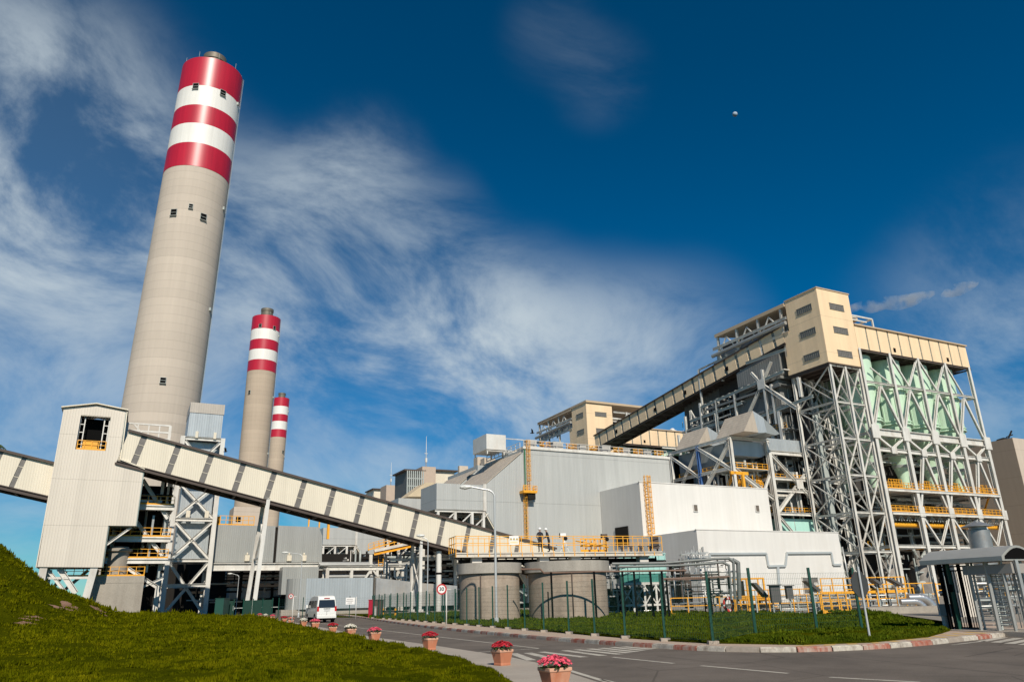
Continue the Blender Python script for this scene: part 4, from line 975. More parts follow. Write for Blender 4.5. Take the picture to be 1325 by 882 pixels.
for z in (29.2,22.2):
    for k in range(9): y_=113+k*1.4; rail(m,[(123+rg.random()*2,y_,z),(123+rg.random()*2,y_+.9,z)],rg.uniform(1,1.8),.6,.12)
build('inner_railing',m,YEL,BH)
# ================= MIDDLE FRAME (air heaters) =================
MF=thing('heater_frame','white cross-braced steel frame with grey ducts behind the white buildings','steel frame',(112,118,0))
# frame 2
def col(t,u,v,z,w=.55,mt=None):
    m=MB(); m.ib((u,v,0),(u,v,z),w,up=(0,1,0)); build('column',m,mt or STEEL,t)
for u,v_,z in ((105,111.2,31),(105,121,31),(105,130,31),(114.8,111.3,31)): col(MF,u,v_,z,.6,BLUEP if v_==121 and u==105 else None)
for u,v_,z in ((114.9,111,28.6),(128.9,111,28.6),(114.9,121,28.6),(114.9,131,28.6)): col(MF,u,v_,z,.75)
m=MB()
m.ib((105,111.2,31),(105,131,31),.5,.7); m.ib((105,111.2,31),(115.5,111.2,31),.5,.6); m.ib((105,111.2,25),(105,131,25),.45,.6)
m.ib((114.9,111,28.6),(128.9,111,28.6),.5,.8); m.ib((114.9,111,28.6),(114.9,131,28.6),.5,.8)
for z in (23.3,20.9,16.3): m.ib((114.9,111,z),(128.9,111,z),.5,.6); m.ib((114.9,111,z),(114.9,131,z),.4,.5)
split('beam',m,STEEL,MF)
m=MB()
xb(m,(115.2,111,16.6),(115.2,111,28.2),(128.6,111,16.6),(128.6,111,28.2),.6); m.ib((115.2,111,15.8),(119,111,12),.5); m.ib((128.6,111,15.8),(125,111,12),.5)
xb(m,(105,121,24.2),(105,121,30.6),(105,130.5,20),(105,130.5,30.6),.5); m.ib((105,111.4,24.5),(105,121,30.6),.6); m.ib((105,111.4,30),(105,121,21),.6); m.ib((105,111.4,25),(114.8,111.2,19),.7); m.ib((107,111.2,12),(114.5,111.2,24),.45)
split('brace',m,STEEL,MF)
m=MB(); c=Vector((121.9,110.6,22.3)); m.box(c.x-.9,c.x+.9,110.5,110.62,c.z-.9,c.z+.9); split('gusset_plate',m,STEEL,MF)
m=MB(); m.box(115.1,129,111.2,124,29.15,31.6,0); m.box(116,127,112,118,8,15.5,1); split('duct',m,[GREYL,AQUA],MF)
m=MB(); m.box(106,113.5,111.8,114,27.6,30.6,0); m.prism([(113.5,111.8,27.6),(114.6,111.8,28.2),(114.6,111.8,30),(113.5,111.8,30.6)],(0,2.2,0)); split('duct',m,[GREYL],MF)
m=MB(); 
m.box(106,112,115,131,8,20,0); m.box(106.3,111.5,114.6,129,26,30.5,0); m.box(118,122.5,114,120,12,28,0); m.prism([(118,114,14),(122.5,114,14),(124.5,114,20),(124.5,114,28),(118,114,28)],(0,3,0))
split('heater_casing',m,mat('dim_grey_casing',(.24,.26,.26),.5,ribs=.45,var=.15,vs=.3),MF)
for u0,u1,z in ((105,114.5,25),(115,128.5,23.2),(115,128.5,16.5)):
    m=MB(); m.box(u0,u1,111.4,119,z-.1,z+.02); build('deck',m,STEELG,MF)
    m=MB(); rail(m,[(u0,111.5,z),(u1,111.5,z)],1.15,1.3,.09); rail(m,[(u0+.2,111.5,z),(u0+.2,128,z)],1.15,1.3,.09); build('railing',m,YEL,MF)
m=MB()
rg=random.Random(3)
for k in range(12): u=106+rg.random()*7; rail(m,[(u,112+rg.random()*3,19+rg.random()*5),(u+1.3,112+rg.random()*3,19+rg.random()*5)],1.1,.6,.13)
m.box(104,108.5,110.9,111.1,23.6,24.2); m.bar((107,111,24),(107,111,20.5),.5)
split('yellow_fitting',m,YEL,MF)
m=MB(); clutter(m,106,114.5,112,121,13,27,90,51,(.06,.28),(0,0,1)); clutter(m,115.2,128.5,112,119,12,28.3,90,52,(.06,.3),(0,0,1,2)); boxes(m,116,127,112,117,12,26,14,53,(.7,2),(0,2)); m.box(112,129,121,123,2,28,2); m.box(105.5,112,131.5,133,4,31,2)
build('pipework',m,[STEELG,STEEL,DARK],MF)
# transition hoods on frame 2
def hood(label,near,far,bl,br,u_off=5.0):
    uu=107.9
    v_n=FU(near[0],near[1],uu); v_f=FU(far[0],far[1],uu)
    zr=v_n[2]; va_=v_n[1]; vb_=v_f[1]
    t=thing('duct_hood',label,'duct',(uu,(va_+vb_)/2,31.3),group='sloped duct hoods')
    m=MB(); m.prism([(105.0-.1,va_,31.4),(uu,va_,zr),(uu+.7,va_,31.4)],(0,vb_-va_,0)); build('hood_slope',m,GREYR,t)
    m=MB(); m.prism([(uu,va_-.02,zr-.05),(uu+2.6,va_-.02,zr-1.2),(uu+3.0,va_-.02,zr-4.2),(uu+.7,va_-.02,31.3)],(0,vb_-va_,0)); build('hood_side',m,GREYL,t)
    m=MB(); m.prism([(uu+2.6,va_+.1,zr-1.2),(uu+6.6,va_+.1,31.6),(uu+5.4,va_+.1,31.2),(uu+2.9,va_+.1,zr-4.3)],(0,vb_-va_-.2,0)); build('hood_duct',m,mat('dim_grey_casing',()),t)
hood('large sloped duct hood with dark triangular opening, below the tan conveyor',(974,531),(938,543),0,0)
hood('smaller sloped duct hood left of the large one',(915,551.8),(885,560),0,0)
# open steel columns left of boiler px 885-950, 440-560
OF=thing('steel_pipe_rack','open white pipe rack columns rising left of the boiler under the conveyor','steel frame',(118,140,0))
m=MB()
for u,y_,z in ((122,144,44),(122,138,46),(128,146,44),(116,140,38)): m.ib((u,y_,20),(u,y_,z),.5,up=(1,0,0))
for z in (33,37,41): m.ib((122,128,z),(122,146,z-.8),.3); m.ib((128,128,z),(128,148,z-.8),.3)
clutter(m,121.5,128,128,146,31,43,70,71,(.05,.2),(0,1)); 
build('frame',m,[STEEL,STEELG],OF)
# brown right-hand building
BR=thing('brown_building','tall windowless brown panel building cut off by the right edge','building',(200,120,0))
c=FV(1310,566,112); 
m=MB(); cz_=c[2]
uR=c[0]
cL=FU(1281,576,uR)
m.box(uR,uR+60,112,112+40,0,cz_,0)
build('wall',m,[BROWNL],BR)
m=MB(); m.box(uR-.12,uR-.01,112.0,152,0.1,cz_-.02,0); build('side_wall',m,BROWN,BR)
m=MB(); m.lathe((uR+3,116,cz_),[(2,0),(1.6,.6),(0.1,1)],n=12); m.bar((uR+2,114,cz_+.6),(uR+4,114,cz_+2.5),.3); m.bar((uR+1,114,cz_+.6),(uR+4,114,cz_+1.5),.25); build('roof_dish',m,DARK,BR)
m=MB(); a=FV(1258,640,104); m.box(UC[4]+.5,UC[4]+8,122,130,0,23); build('pale_panel_wall',m,WHITE,None,(UC[4]+4,124,0),label='pale panel wall behind the last silo column, left of the brown building',cat='wall')
# vent stack near turnstile
c=FV(1270,690,62.); VS_=thing('vent_stack','short galvanised vent stack with conical cap behind the turnstile roof','vent',(c[0],62,0))
a0=FV(1261.5,711,40); a1=FV(1280.5,711,40); rr=(a1[0]-a0[0])/2*.85; cu=(a0[0]+a1[0])/2
zt_=FV(1268,681,40)[2]; zb_=FV(1272,716,40)[2]
m=MB(); m.lathe((cu,40,0),[(rr*1.05,0),(rr*1.05,zb_),(rr*1.2,zb_+.1),(rr*1.2,zb_+.25),(rr,zb_+.3),(rr,zt_-.3),(rr*.8,zt_-.25),(rr*.8,zt_)],n=28); build('stack_body',m,mat('weathered_zinc',(.34,.34,.33),.42,metal=.6,var=.2,vs=2,streak=.2,dirt=(.3,.2,.13),dirtamt=.4),VS_)
m=MB(); m.lathe((cu,40,zt_),[(rr*1.45,-.02),(rr*1.45,.02),(rr*.4,.38),(rr*.25,.42),(rr*.25,.5)],n=28); build('cap',m,mat('weathered_zinc',()),VS_)
# smoke plume + moon
m=bpy.data.materials.new('smoke'); m.use_nodes=True; t=m.node_tree; t.nodes.clear()
o_=N(t,'ShaderNodeOutputMaterial'); pv=N(t,'ShaderNodeVolumePrincipled'); pv.inputs['Color'].default_value=(.95,.93,.92,1)
tcx=N(t,'ShaderNodeTexCoord'); nz=N(t,'ShaderNodeTexNoise'); nz.inputs['Scale'].default_value=.11; nz.inputs['Detail'].default_value=7; lk(t,tcx.outputs['Object'],nz.inputs['Vector'])
mr=N(t,'ShaderNodeMapRange'); lk(t,nz.outputs[0],mr.inputs[0]); mr.inputs[1].default_value=.46; mr.inputs[2].default_value=.60; mr.inputs[4].default_value=.10
lk(t,mr.outputs[0],pv.inputs['Density']); lk(t,pv.outputs[0],o_.inputs['Volume']); SMOKE=m
mb=MB(); Ys=420; pts=[(1098,400,5),(1112,398,8),(1128,396,9.5),(1145,391.5,9),(1162,392,10),(1180,388,9),(1198,383,7),(1209,379,3)]
def ring(px,py,r,n=12):
    c=AT(px,py,Ys); k=Ys/FPX*1.1
    return [(c[0],c[1]+r*k*math.cos(a*2*math.pi/n),c[2]+r*k*math.sin(a*2*math.pi/n)) for a in range(n)]
def plume(mb,pts):
    rs=[ring(*p) for p in pts]; n=12
    for a,b in zip(rs,rs[1:]): mb.add(a+b,[(i,(i+1)%n,n+(i+1)%n,n+i) for i in range(n)],0,True)
    mb.add(rs[0],[tuple(range(n))[::-1]]); mb.add(rs[-1],[tuple(range(n))])
plume(mb,pts); c=AT(1150,392,Ys); build('smoke_plume',mb,SMOKE,None,c,'w',label='thin white smoke trail drifting right from behind the tan transfer house',cat='smoke',kind='stuff')
mb=MB(); plume(mb,[(1218,382,2),(1228,377,8),(1242,374,9),(1258,369,6),(1266,366,2)]); c=AT(1240,375,Ys); build('smoke_plume',mb,SMOKE,None,c,'w',label='small detached puff of smoke beyond the long trail',cat='smoke',kind='stuff')
c=AT(951,148,6000); mb=MB(); mb.ball(c,24,n=32,k=16); build('moon',mb,mat('moon_rock',(.34,.42,.50),.9,var=.1,vs=.03),None,c,'w',label='small pale moon high in the blue sky',cat='moon')
# ================= GROUND =================
def nodes_ground(name,col,col2,sc,rough=.9,fine=40,bump=.01,crack=0):
    m=bpy.data.materials.new(name); m.use_nodes=True; t=m.node_tree; b=t.nodes['Principled BSDF']; b.inputs['Roughness'].default_value=rough; b.inputs['Specular IOR Level'].default_value=.0 if name.startswith(('lawn','pink')) else .35
    c=N(t,'ShaderNodeTexCoord').outputs['Object']
    a=N(t,'ShaderNodeTexNoise'); a.inputs['Scale'].default_value=sc; a.inputs['Detail'].default_value=8; a.inputs['Roughness'].default_value=.7; lk(t,c,a.inputs['Vector'])
    f=N(t,'ShaderNodeTexNoise'); f.inputs['Scale'].default_value=fine; f.inputs['Detail'].default_value=4; lk(t,c,f.inputs['Vector'])
    s=math_(t,'ADD',math_(t,'MULTIPLY',a.outputs[0],.7),math_(t,'MULTIPLY',f.outputs[0],.5))
    mr=N(t,'ShaderNodeMapRange'); lk(t,s,mr.inputs[0]); mr.inputs[1].default_value=.42; mr.inputs[2].default_value=.8
    if 'paint' in name: mr.inputs[1].default_value=.46; mr.inputs[2].default_value=.58
    mx=N(t,'ShaderNodeMix',data_type='RGBA'); lk(t,mr.outputs[0],mx.inputs[0]); mx.inputs[6].default_value=(*col,1); mx.inputs[7].default_value=(*col2,1); out=mx.outputs[2]
    if crack:
        v=N(t,'ShaderNodeTexVoronoi',feature='DISTANCE_TO_EDGE'); v.inputs['Scale'].default_value=crack; nw=N(t,'ShaderNodeMix',data_type='RGBA'); nw.inputs[0].default_value=.08; lk(t,c,nw.inputs[6]); lk(t,a.outputs['Color'],nw.inputs[7]); lk(t,nw.outputs[2],v.inputs['Vector'])
        lt=math_(t,'LESS_THAN',v.outputs['Distance'],.006); m2=N(t,'ShaderNodeMix',data_type='RGBA',blend_type='MULTIPLY'); lk(t,math_(t,'MULTIPLY',lt,.5),m2.inputs[0]); lk(t,out,m2.inputs[6]); m2.inputs[7].default_value=(.35,.33,.3,1); out=m2.outputs[2]
    lk(t,out,b.inputs['Base Color'])
    bn=N(t,'ShaderNodeBump'); bn.inputs['Distance'].default_value=bump; lk(t,f.outputs[0],bn.inputs['Height']); lk(t,bn.outputs[0],b.inputs['Normal'])
    return m
ASPH=nodes_ground('asphalt',(.072,.058,.045),(.185,.152,.122),.33,.85,34,.008,.30)
YARD=nodes_ground('yard_concrete',(.20,.18,.15),(.30,.26,.21),.1,.9,5)
PAVE=nodes_ground('paving',(.30,.26,.215),(.42,.365,.30),.6,.9,30)
SAND=nodes_ground('sidewalk_paving',(.36,.27,.20),(.48,.37,.28),.5,.9,20)
MARK=nodes_ground('worn_road_paint',(.15,.13,.108),(.46,.42,.35),1.5,.8,22,.002)
LAWNM=nodes_ground('lawn_soil',(.028,.036,.001),(.070,.072,.002),.5,.95,14,.08)
def sheet(name,poly,z,m,kind='structure',**k):
    mb=MB(); mb.quad(*[(p[0],p[1],z) for p in poly]); return build(name,mb,m,None,(poly[0][0],poly[0][1],z),'w',kind=kind,**k)
mb=MB(); mb.quad((-4000,-400,0),(4000,-400,0),(4000,5000,0),(-4000,5000,0)); build('ground',mb,YARD,None,(0,0,0),'w',kind='structure')
potpx=[(719,898),(650,864),(556,843),(484,832),(453,826.5),(430,821.5),(407,815.5),(392,812),(376,809),(367,806.5),(352,803),(343,802),(335,800),(322,797),(309.5,795.5)]
pots=[GR(*p) for p in potpx]
px_=np.array([p[0] for p in pots]); py_=np.array([p[1] for p in pots])
pots[12]=(-31.6,96,0); pots[13]=(-34.5,103,0); pots[14]=(-38.0,111,0)
px_=np.array([p[0] for p in pots]); py_=np.array([p[1] for p in pots])
def potx(Y):
    xs=np.interp(Y,py_,px_); return np.where(np.asarray(Y)<py_[0],px_[0]+(py_[0]-np.asarray(Y))*.26,np.where(np.asarray(Y)>py_[-1],px_[-1]-(np.asarray(Y)-py_[-1])*.42,xs))
kerbpx=[(470,799.5),(495,803.5),(520,807.3),(560,812.7),(600,817.2),(650,822),(700,827),(750,831),(800,834.7),(850,838),(900,841),(950,843),(1000,843.5),(1045,843),(1090,841.5),(1145,838.5),(1200,834),(1245,829),(1290,824),(1325,820)]
kerb=[GR(*p) for p in kerbpx]
kerb=[(kerb[0][0]-9,kerb[0][1]+26,0)]+kerb+[(kerb[-1][0]+2.5,kerb[-1][1]+1.6,0),(kerb[-1][0]+12,kerb[-1][1]+5,0)]
left=[(float(potx(Y))+1.1,Y) for Y in (-20,0,8,14,16.4,20.9,25,29.6,37.4,46.9,58,69.6,82,97,111,125)]
road=left+[(-60,130),(-34,135)]+[(k[0],k[1]) for k in kerb]+[(60,45),(60,-20)]
mb=MB(); mb.quad(*[(p[0],p[1],.004) for p in road]); ro=build('road',mb,ASPH,None,(0,10,.004),'w',kind='structure')
# paving strip beside the pots
strip=[(float(potx(Y))+1.1,Y) for Y in (-5,8,14,16.4,20.9,25,29.6,37.4,46.9,58,69.6,82,97,111)]; s2=[(x-2.6,y) for x,y in strip][::-1]
mb=MB()
for a,b in zip(strip,strip[1:]):
    mb.prism([(a[0],a[1],0),(b[0],b[1],0),(b[0]-2.2,b[1],0),(a[0]-2.2,a[1],0)],(0,0,.07))
build('pavement',mb,PAVE,None,(0,10,0),'w',kind='structure')
# sidewalk
frontpx=[(482,799),(505,800.7),(570,805.5),(605,808),(650,811.7),(675,813.7),(702,816),(737,819),(800,824.5),(866,829.2),(920,832),(1040,834),(1126,831),(1201,824),(1232,815)]
KH=.13
fr=[GR(*p,KH) for p in frontpx]
walk=[(k[0],k[1]) for k in kerb[1:-1]]+[(26,33),(19.4,36)]+[(f[0],f[1]) for f in fr[::-1]]+[(fr[0][0]-8,fr[0][1]+26),(kerb[0][0],kerb[0][1])]
mb=MB(); mb.prism([(p[0],p[1],0.006) for p in walk],(0,0,KH-.006)); build('sidewalk',mb,SAND,None,(5,30,0),'w',kind='structure')
# kerb stones
KR=mat('kerb_red',(.34,.10,.06),.85,var=.3,vs=7,dirt=(.42,.36,.30),dirtamt=.95,dlo=.43,fine=14); KW=mat('kerb_white',(.50,.455,.385),.85,var=.2,vs=7,dirt=(.20,.155,.12),dirtamt=.9,dlo=.47,fine=14); KG=mat('kerb_bare',(.33,.28,.23),.9,var=.2,vs=4,fine=14)
pts=[Vector((k[0],k[1],0)) for k in kerb]; segs=[]
L=[0]
for a,b in zip(pts,pts[1:]): L.append(L[-1]+(b-a).length)
def along(s):
    i=max(0,min(len(L)-2,int(np.searchsorted(L,s))-1)); t=(s-L[i])/(L[i+1]-L[i]); return pts[i].lerp(pts[i+1],t)
mb=MB(); s=0; k=0; rg=random.Random(2)
while s<L[-1]-1:
    ln=.98; a=along(s); b=along(s+ln); d=(b-a).normalized(); n=Vector((d.y,-d.x,0))
    mi=(0,1)[k%2]
    if rg.random()<.12: mi=2
    if s>L[-1]-13 and mi!=1: mi=2
    mb.prism([a+n*.1,b+n*.1,b+n*.1+Vector((0,0,.11)),a+n*.1+Vector((0,0,.11))],-n*.04,mi)
    mb.prism([a+n*.06,b+n*.06,b+n*.06+Vector((0,0,KH+.012)),a+n*.06+Vector((0,0,KH+.012))],-n*.2,mi)
    s+=1.0; k+=1
build('kerb',mb,[KR,KW,KG],None,(5,25,0),'w',kind='structure')
# yellow stripes on the corner sidewalk
mb=MB()
for k in range(26):
    t_=k/25; s=L[-1]-13.5-t_*11.5; a=along(s); b=along(s-.35)
    d=(b-a).normalized(); n=Vector((-d.y,d.x,0)); 
    if n.y<0: n=-n
    sh=d*(-.6)
    mb.quad(*[Vector((p.x,p.y,KH+.004)) for p in (a+n*.22,a+n*1.15+sh,b+n*1.15+sh,b+n*.22)][::1]) if k%2==0 else None
build('sidewalk_stripes',mb,mat('worn_yellow_paint',(.50,.32,.10),.85,dirt=(.4,.3,.22),dirtamt=.8,vs=2),None,(8,23,KH),'w',kind='structure')
# road markings
def gl(a,b,w=.12,z=.009):
    A=Vector(GR(*a,0));B=Vector(GR(*b,0)); d=(B-A).normalized(); n=Vector((-d.y,d.x,0))*w/2
    return [(p.x,p.y,z) for p in (A-n,B-n,B+n,A+n)]
mb=MB()
for a,b,w in (((415,806),(540,820.4),.12),((540,820.4),(697,838.5),.12),((618,843.6),(697,838.7),.12),((793,850),(872,858),.13),((907,861),(1020,871),.13),((1073,876),(1190,882.5),.13)):
    mb.quad(*gl(a,b,w))
zs_=[((664,845),(688,854)),((683,844.3),(722,854)),((700,843),(757,850)),((730,841.2),(781,848)),((746,840),(803,846.3)),((762,839),(814,844.5)),((777,838),(824,843)),((792,837),(834,841.2)),((806,836.2),(842,839.6)),((818,835.6),(850,838.6))]
for a,b in zs_: mb.quad(*gl(a,b,.28))
mb.quad(*gl((736,867),(792,884),.14)); mb.quad(*gl((640,846),(736,867),.1))
for k in range(6): mb.quad(*gl((1252+k*18,831+k*1.5-3),(1278+k*20,823.5+k*.9),.3)) if k<5 else None
mb.quad(*gl((1232,834),(1275,829),.12)); mb.quad(*gl((778,879),(800,884),.12))
build('road_markings',mb,MARK,None,(3,20,.009),'w',kind='structure')
# ================= LAWNS =================
def sstep(x,a,b):
    t=np.clip((x-a)/(b-a),0,1); return t*t*(3-2*t)
from mathutils import noise as MN
def nz2(x,y,s,o=0): return MN.noise(Vector((x*s+o,y*s-o,o*.37)))
def xe(Y): return potx(Y)-.5-.9*sstep(np.asarray(Y,float),16,24)*(1-sstep(np.asarray(Y,float),26,34))*.4
# mound crest: pixel outline at 46 m
MY=46.
mx_=[AT(px,py,MY) for px,py in ((-120,640),(-40,672),(0,697),(30,720),(62,748),(95,763),(125,775),(150,789),(175,794))]
mxx=np.array([p[0] for p in mx_]); mzz=np.array([p[2] for p in mx_])
def lawnz(x,y):
    s=float(xe(y))-x
    if s<=0: return -.02
    base=.30*float(sstep(s,0,.55))+ .55*float(sstep(s,1,14))*float(sstep(y,14,50))
    if y>60: base+= -0.0
    # mound
    xw=x*MY/ (MY+ (y-MY)*(1.0 if y>MY else .35))
    h=float(np.interp(xw,mxx,mzz)) if xw<mxx[-1] else mzz[-1]-(xw-mxx[-1])*.2
    h=max(0,h-1.15)
    yc=MY-2.5*nz2(x,0,.08); 
    prof=float(sstep(y,yc-17,yc)) if y<yc else 1-.6*float(sstep(y,yc,yc+30))
    z=base+h*prof
    z+=.10*nz2(x,y,.35)+.22*nz2(x,y,.12,3)*float(sstep(s,1,6))+ .05*nz2(x,y,1.1,5)+.035*nz2(x,y,3.1,9)
    return z
def grid(name,nx,xs,ys,fz,mt,org):
    vs=[];fs=[]
    for j,y in enumerate(ys):
        for i in range(nx):
            x=xs(y,i/(nx-1)); vs.append((x,y,fz(x,y)))
    for j in range(len(ys)-1):
        for i in range(nx-1): a=j*nx+i; fs.append((a,a+1,a+nx+1,a+nx))
    mb=MB(); mb.v=vs; mb.f=fs; mb.m=[0]*len(fs); mb.s=[True]*len(fs)
    return build(name,mb,mt,None,org,'w',fix=False,kind='structure')
ysl=[ -6+ (i/170)**1.7*116 for i in range(171)]
grid('lawn',150,lambda y,t:float(xe(y))+.001-(t**1.8)*(60+.3*max(0,y)),ysl,lawnz,LAWNM,(0,0,0))
# right lawn (fenced) polygon
backpx=[(470,796.5),(520,794),(600,793),(700,792.5),(800,793),(900,794.5),(1000,796),(1100,799),(1200,804),(1222,808)]
rfront=np.array([GR(*p,.13)[:2] for p in frontpx]); rb_=np.array([GR(*p,.0)[:2] for p in backpx])
def rl_b(x): return float(np.interp(x,rb_[:,0],rb_[:,1]))
rf_s=rfront[np.argsort(rfront[:,0])]
poly=[tuple(p) for p in rfront]+[(19.2,37.5),(24,52),(22,60)]+[tuple(p) for p in rb_[::-1] if p[0]<20]
def inpoly(x,y,P=poly):
    c=False;j=len(P)-1
    for i in range(len(P)):
        if (P[i][1]>y)!=(P[j][1]>y) and x<(P[j][0]-P[i][0])*(y-P[i][1])/(P[j][1]-P[i][1])+P[i][0]: c=not c
        j=i
    return c
def dist_edge(x,y,P=poly):
    d=1e9;j=len(P)-1
    for i in range(len(P)):
        ax,ay=P[j];bx,by=P[i];L2=(bx-ax)**2+(by-ay)**2; t=max(0,min(1,((x-ax)*(bx-ax)+(y-ay)*(by-ay))/(L2+1e-9)))
        d=min(d,math.hypot(x-ax-t*(bx-ax),y-ay-t*(by-ay))); j=i
    return d
def rlz(x,y):
    if not inpoly(x,y): return KH
    d=dist_edge(x,y); return .02+(.07+KH)*float(sstep(np.array(d),0,.25))+.06*nz2(x,y,.9,2)+.04*nz2(x,y,2.6,4)
# build as a grid clipped to the polygon
vs=[];fs=[];idx={}
st=.4
gx=np.arange(-22,25,st); gy=np.arange(25,90,st)
for j,y in enumerate(gy):
    for i,x in enumerate(gx):
        if inpoly(x,y): idx[(i,j)]=len(vs); vs.append((x,y,rlz(x,y)))
for (i,j) in list(idx):
    q=[(i,j),(i+1,j),(i+1,j+1),(i,j+1)]
    if all(k in idx for k in q): fs.append([idx[k] for k in q])
mb=MB(); mb.v=vs; mb.f=fs; mb.m=[0]*len(fs); mb.s=[True]*len(fs); build('lawn',mb,LAWNM,None,(5,40,0),'w',fix=False,kind='structure')
mbb=MB(); mbb.prism([(p[0],p[1],.01) for p in poly],(0,0,KH+.03)); build('lawn_bed',mbb,LAWNM,None,(5,40,0),'w',kind='structure')
# grass tufts
def leafmat(name,c1,c2,c3):
    m=bpy.data.materials.new(name); m.use_nodes=True; t=m.node_tree; b=t.nodes['Principled BSDF']; b.inputs['Roughness'].default_value=1; b.inputs['Specular IOR Level'].default_value=0
    c=N(t,'ShaderNodeTexCoord').outputs['Object']
    a=N(t,'ShaderNodeTexNoise'); a.inputs['Scale'].default_value=.45; a.inputs['Detail'].default_value=9; a.inputs['Roughness'].default_value=.85; lk(t,c,a.inputs['Vector'])
    f=N(t,'ShaderNodeTexNoise'); f.inputs['Scale'].default_value=5; f.inputs['Detail'].default_value=3; lk(t,c,f.inputs['Vector'])
    r=N(t,'ShaderNodeValToRGB'); s=math_(t,'ADD',math_(t,'MULTIPLY',a.outputs[0],.65),math_(t,'MULTIPLY',f.outputs[0],.35)); lk(t,s,r.inputs[0])
    e=r.color_ramp.elements; e[0].position=.40; e[0].color=(*c1,1); e[1].position=.62; e[1].color=(*c3,1); x=r.color_ramp.elements.new(.5); x.color=(*c2,1)
    lk(t,r.outputs[0],b.inputs['Base Color']); return m
# bare pinkish soil patches on the mound foot
mb=MB(); rq=random.Random(12)
for (px,py) in ((38,802),(31,807),(74,786),(88,784),(83,788),(98,787),(45,799),(24,722),(128,790)):
    # march the sight line to the ground
    r_=ray(px,py); d_=6.; 
    while d_<90:
        p=CAM+r_*(d_/r_[1])
        if p[2]<lawnz(float(p[0]),float(p[1])): break
        d_+=.2
    x0_,y0_=float(p[0]),float(p[1]); n_=14; P=[]
    for i in range(n_):
        a_=2*math.pi*i/n_; rr_=rq.uniform(.12,.42)*(.4+d_/70); x_=x0_+rr_*1.5*math.cos(a_); y_=y0_+rr_*1.6*math.sin(a_); P.append((x_,y_,lawnz(x_,y_)+.015))
    P.append((x0_,y0_,lawnz(x0_,y0_)+.05)); mb.add(P,[(i,(i+1)%n_,n_) for i in range(n_)],0,True)
build('bare_soil',mb,nodes_ground('pinkish_soil',(.16,.09,.06),(.36,.22,.16),2.5,.95,25,.03),None,(-18,35,0),'w',kind='stuff',label='patches of bare pinkish soil on the foot of the grassy mound',cat='soil')
GRM=leafmat('ground_cover_leaves',(.022,.030,.0008),(.080,.086,.0015),(.150,.138,.003))
GRM2=leafmat('hedge_leaves',(.026,.046,.003),(.062,.088,.005),(.11,.125,.008))
def tufts(name,pts,fz,mt,org,label,smin=.035,ssc=.0021,nb=4,hgt=1.0):
    n=len(pts); V=[];F=[]
    P=np.array(pts); rs=np.random.RandomState(4)
    Z=np.array([fz(x,y) for x,y in pts]); D=np.hypot(P[:,0],P[:,1])
    sz=np.maximum(smin,D*ssc)*rs.uniform(.6,1.5,n)
    cl=np.array([MN.noise(Vector((x*2.2,y*2.2,1.3)))*.6+MN.noise(Vector((x*.9,y*.9,4.3)))*.6 for x,y in pts]); sz=sz*np.clip(1+1.2*cl,.4,1.7); Z=Z+np.clip(cl,-.5,.6)*np.minimum(.10,.03+D*.003)
    allv=[];
    for k in range(nb):
        a=rs.uniform(0,2*math.pi,n); lean=rs.uniform(.2,1.1,n); w=sz*rs.uniform(.35,.6,n); h=sz*rs.uniform(.7,1.6,n)*hgt
        ox=rs.uniform(-1,1,n)*sz*.7; oy=rs.uniform(-1,1,n)*sz*.7
        ca,sa=np.cos(a),np.sin(a)
        bx=P[:,0]+ox; by=P[:,1]+oy
        p1=np.stack([bx-sa*w/2,by+ca*w/2,Z-.02],1); p2=np.stack([bx+sa*w/2,by-ca*w/2,Z-.02],1)
        p3=np.stack([bx+ca*h*lean*.6,by+sa*h*lean*.6,Z+h],1)
        allv.append(np.stack([p1,p2,p3],1))
    A=np.concatenate(allv,0).reshape(-1,3); A=A-np.array(org); nf=len(A)//3
    me=bpy.data.meshes.new(name); me.vertices.add(len(A)); me.vertices.foreach_set('co',A.ravel().astype(np.float32))
    me.loops.add(len(A)); me.loops.foreach_set('vertex_index',np.arange(len(A),dtype=np.int32)); me.polygons.add(nf); me.polygons.foreach_set('loop_start',np.arange(0,len(A),3,dtype=np.int32)); me.polygons.foreach_set('loop_total',np.full(nf,3,dtype=np.int32)); me.update(calc_edges=True)
    me.materials.append(mt); o=bpy.data.objects.new(name,me); link(o); o.location=org; tagp(o,label,'grass',None,'stuff'); return o
rs=np.random.RandomState(11); pts=[]
while len(pts)<190000:
    d=math.exp(rs.uniform(math.log(5.5),math.log(105))); a=R(rs.uniform(-39,4)); x=d*math.sin(a); y=d*math.cos(a)
    if x<float(xe(y))-.02: 
        # bare patches on the mound foot
        b=nz2(x,y,.30,7)
        if b>.45 and 24<y<44 and x<-9: 
            if rs.rand()<.8: continue
        pts.append((x,y))
tufts('grass',pts,lawnz,GRM,(-10,25,0),'olive green ground cover filling the near lawn and the mound',.028,.0021,4,.5)
wp_=[p for p in pts if nz2(p[0],p[1],.55,21)>.12 and rs.rand()<.30]; tufts('taller_grass',wp_,lawnz,GRM,(-10,25,0),'scattered taller sprigs standing out of the near lawn',.04,.0030,4,.6)
pts=[]
while len(pts)<60000:
    d=math.exp(rs.uniform(math.log(25),math.log(90))); a=R(rs.uniform(-16,36)); x=d*math.sin(a); y=d*math.cos(a)
    if inpoly(x,y) and dist_edge(x,y)>.04: pts.append((x,y))
for i in range(16000):
    k=rs.randint(len(fr)-1); t_=rs.rand(); a_,b_=fr[k],fr[k+1]; x=a_[0]*(1-t_)+b_[0]*t_; y=a_[1]*(1-t_)+b_[1]*t_; dd=rs.uniform(.02,.5); pts.append((x-.2*dd,y+dd))
tufts('grass',pts,rlz,GRM2,(5,40,0),'dark green ground cover strip behind the green fence',.05,.0024,4,.45)
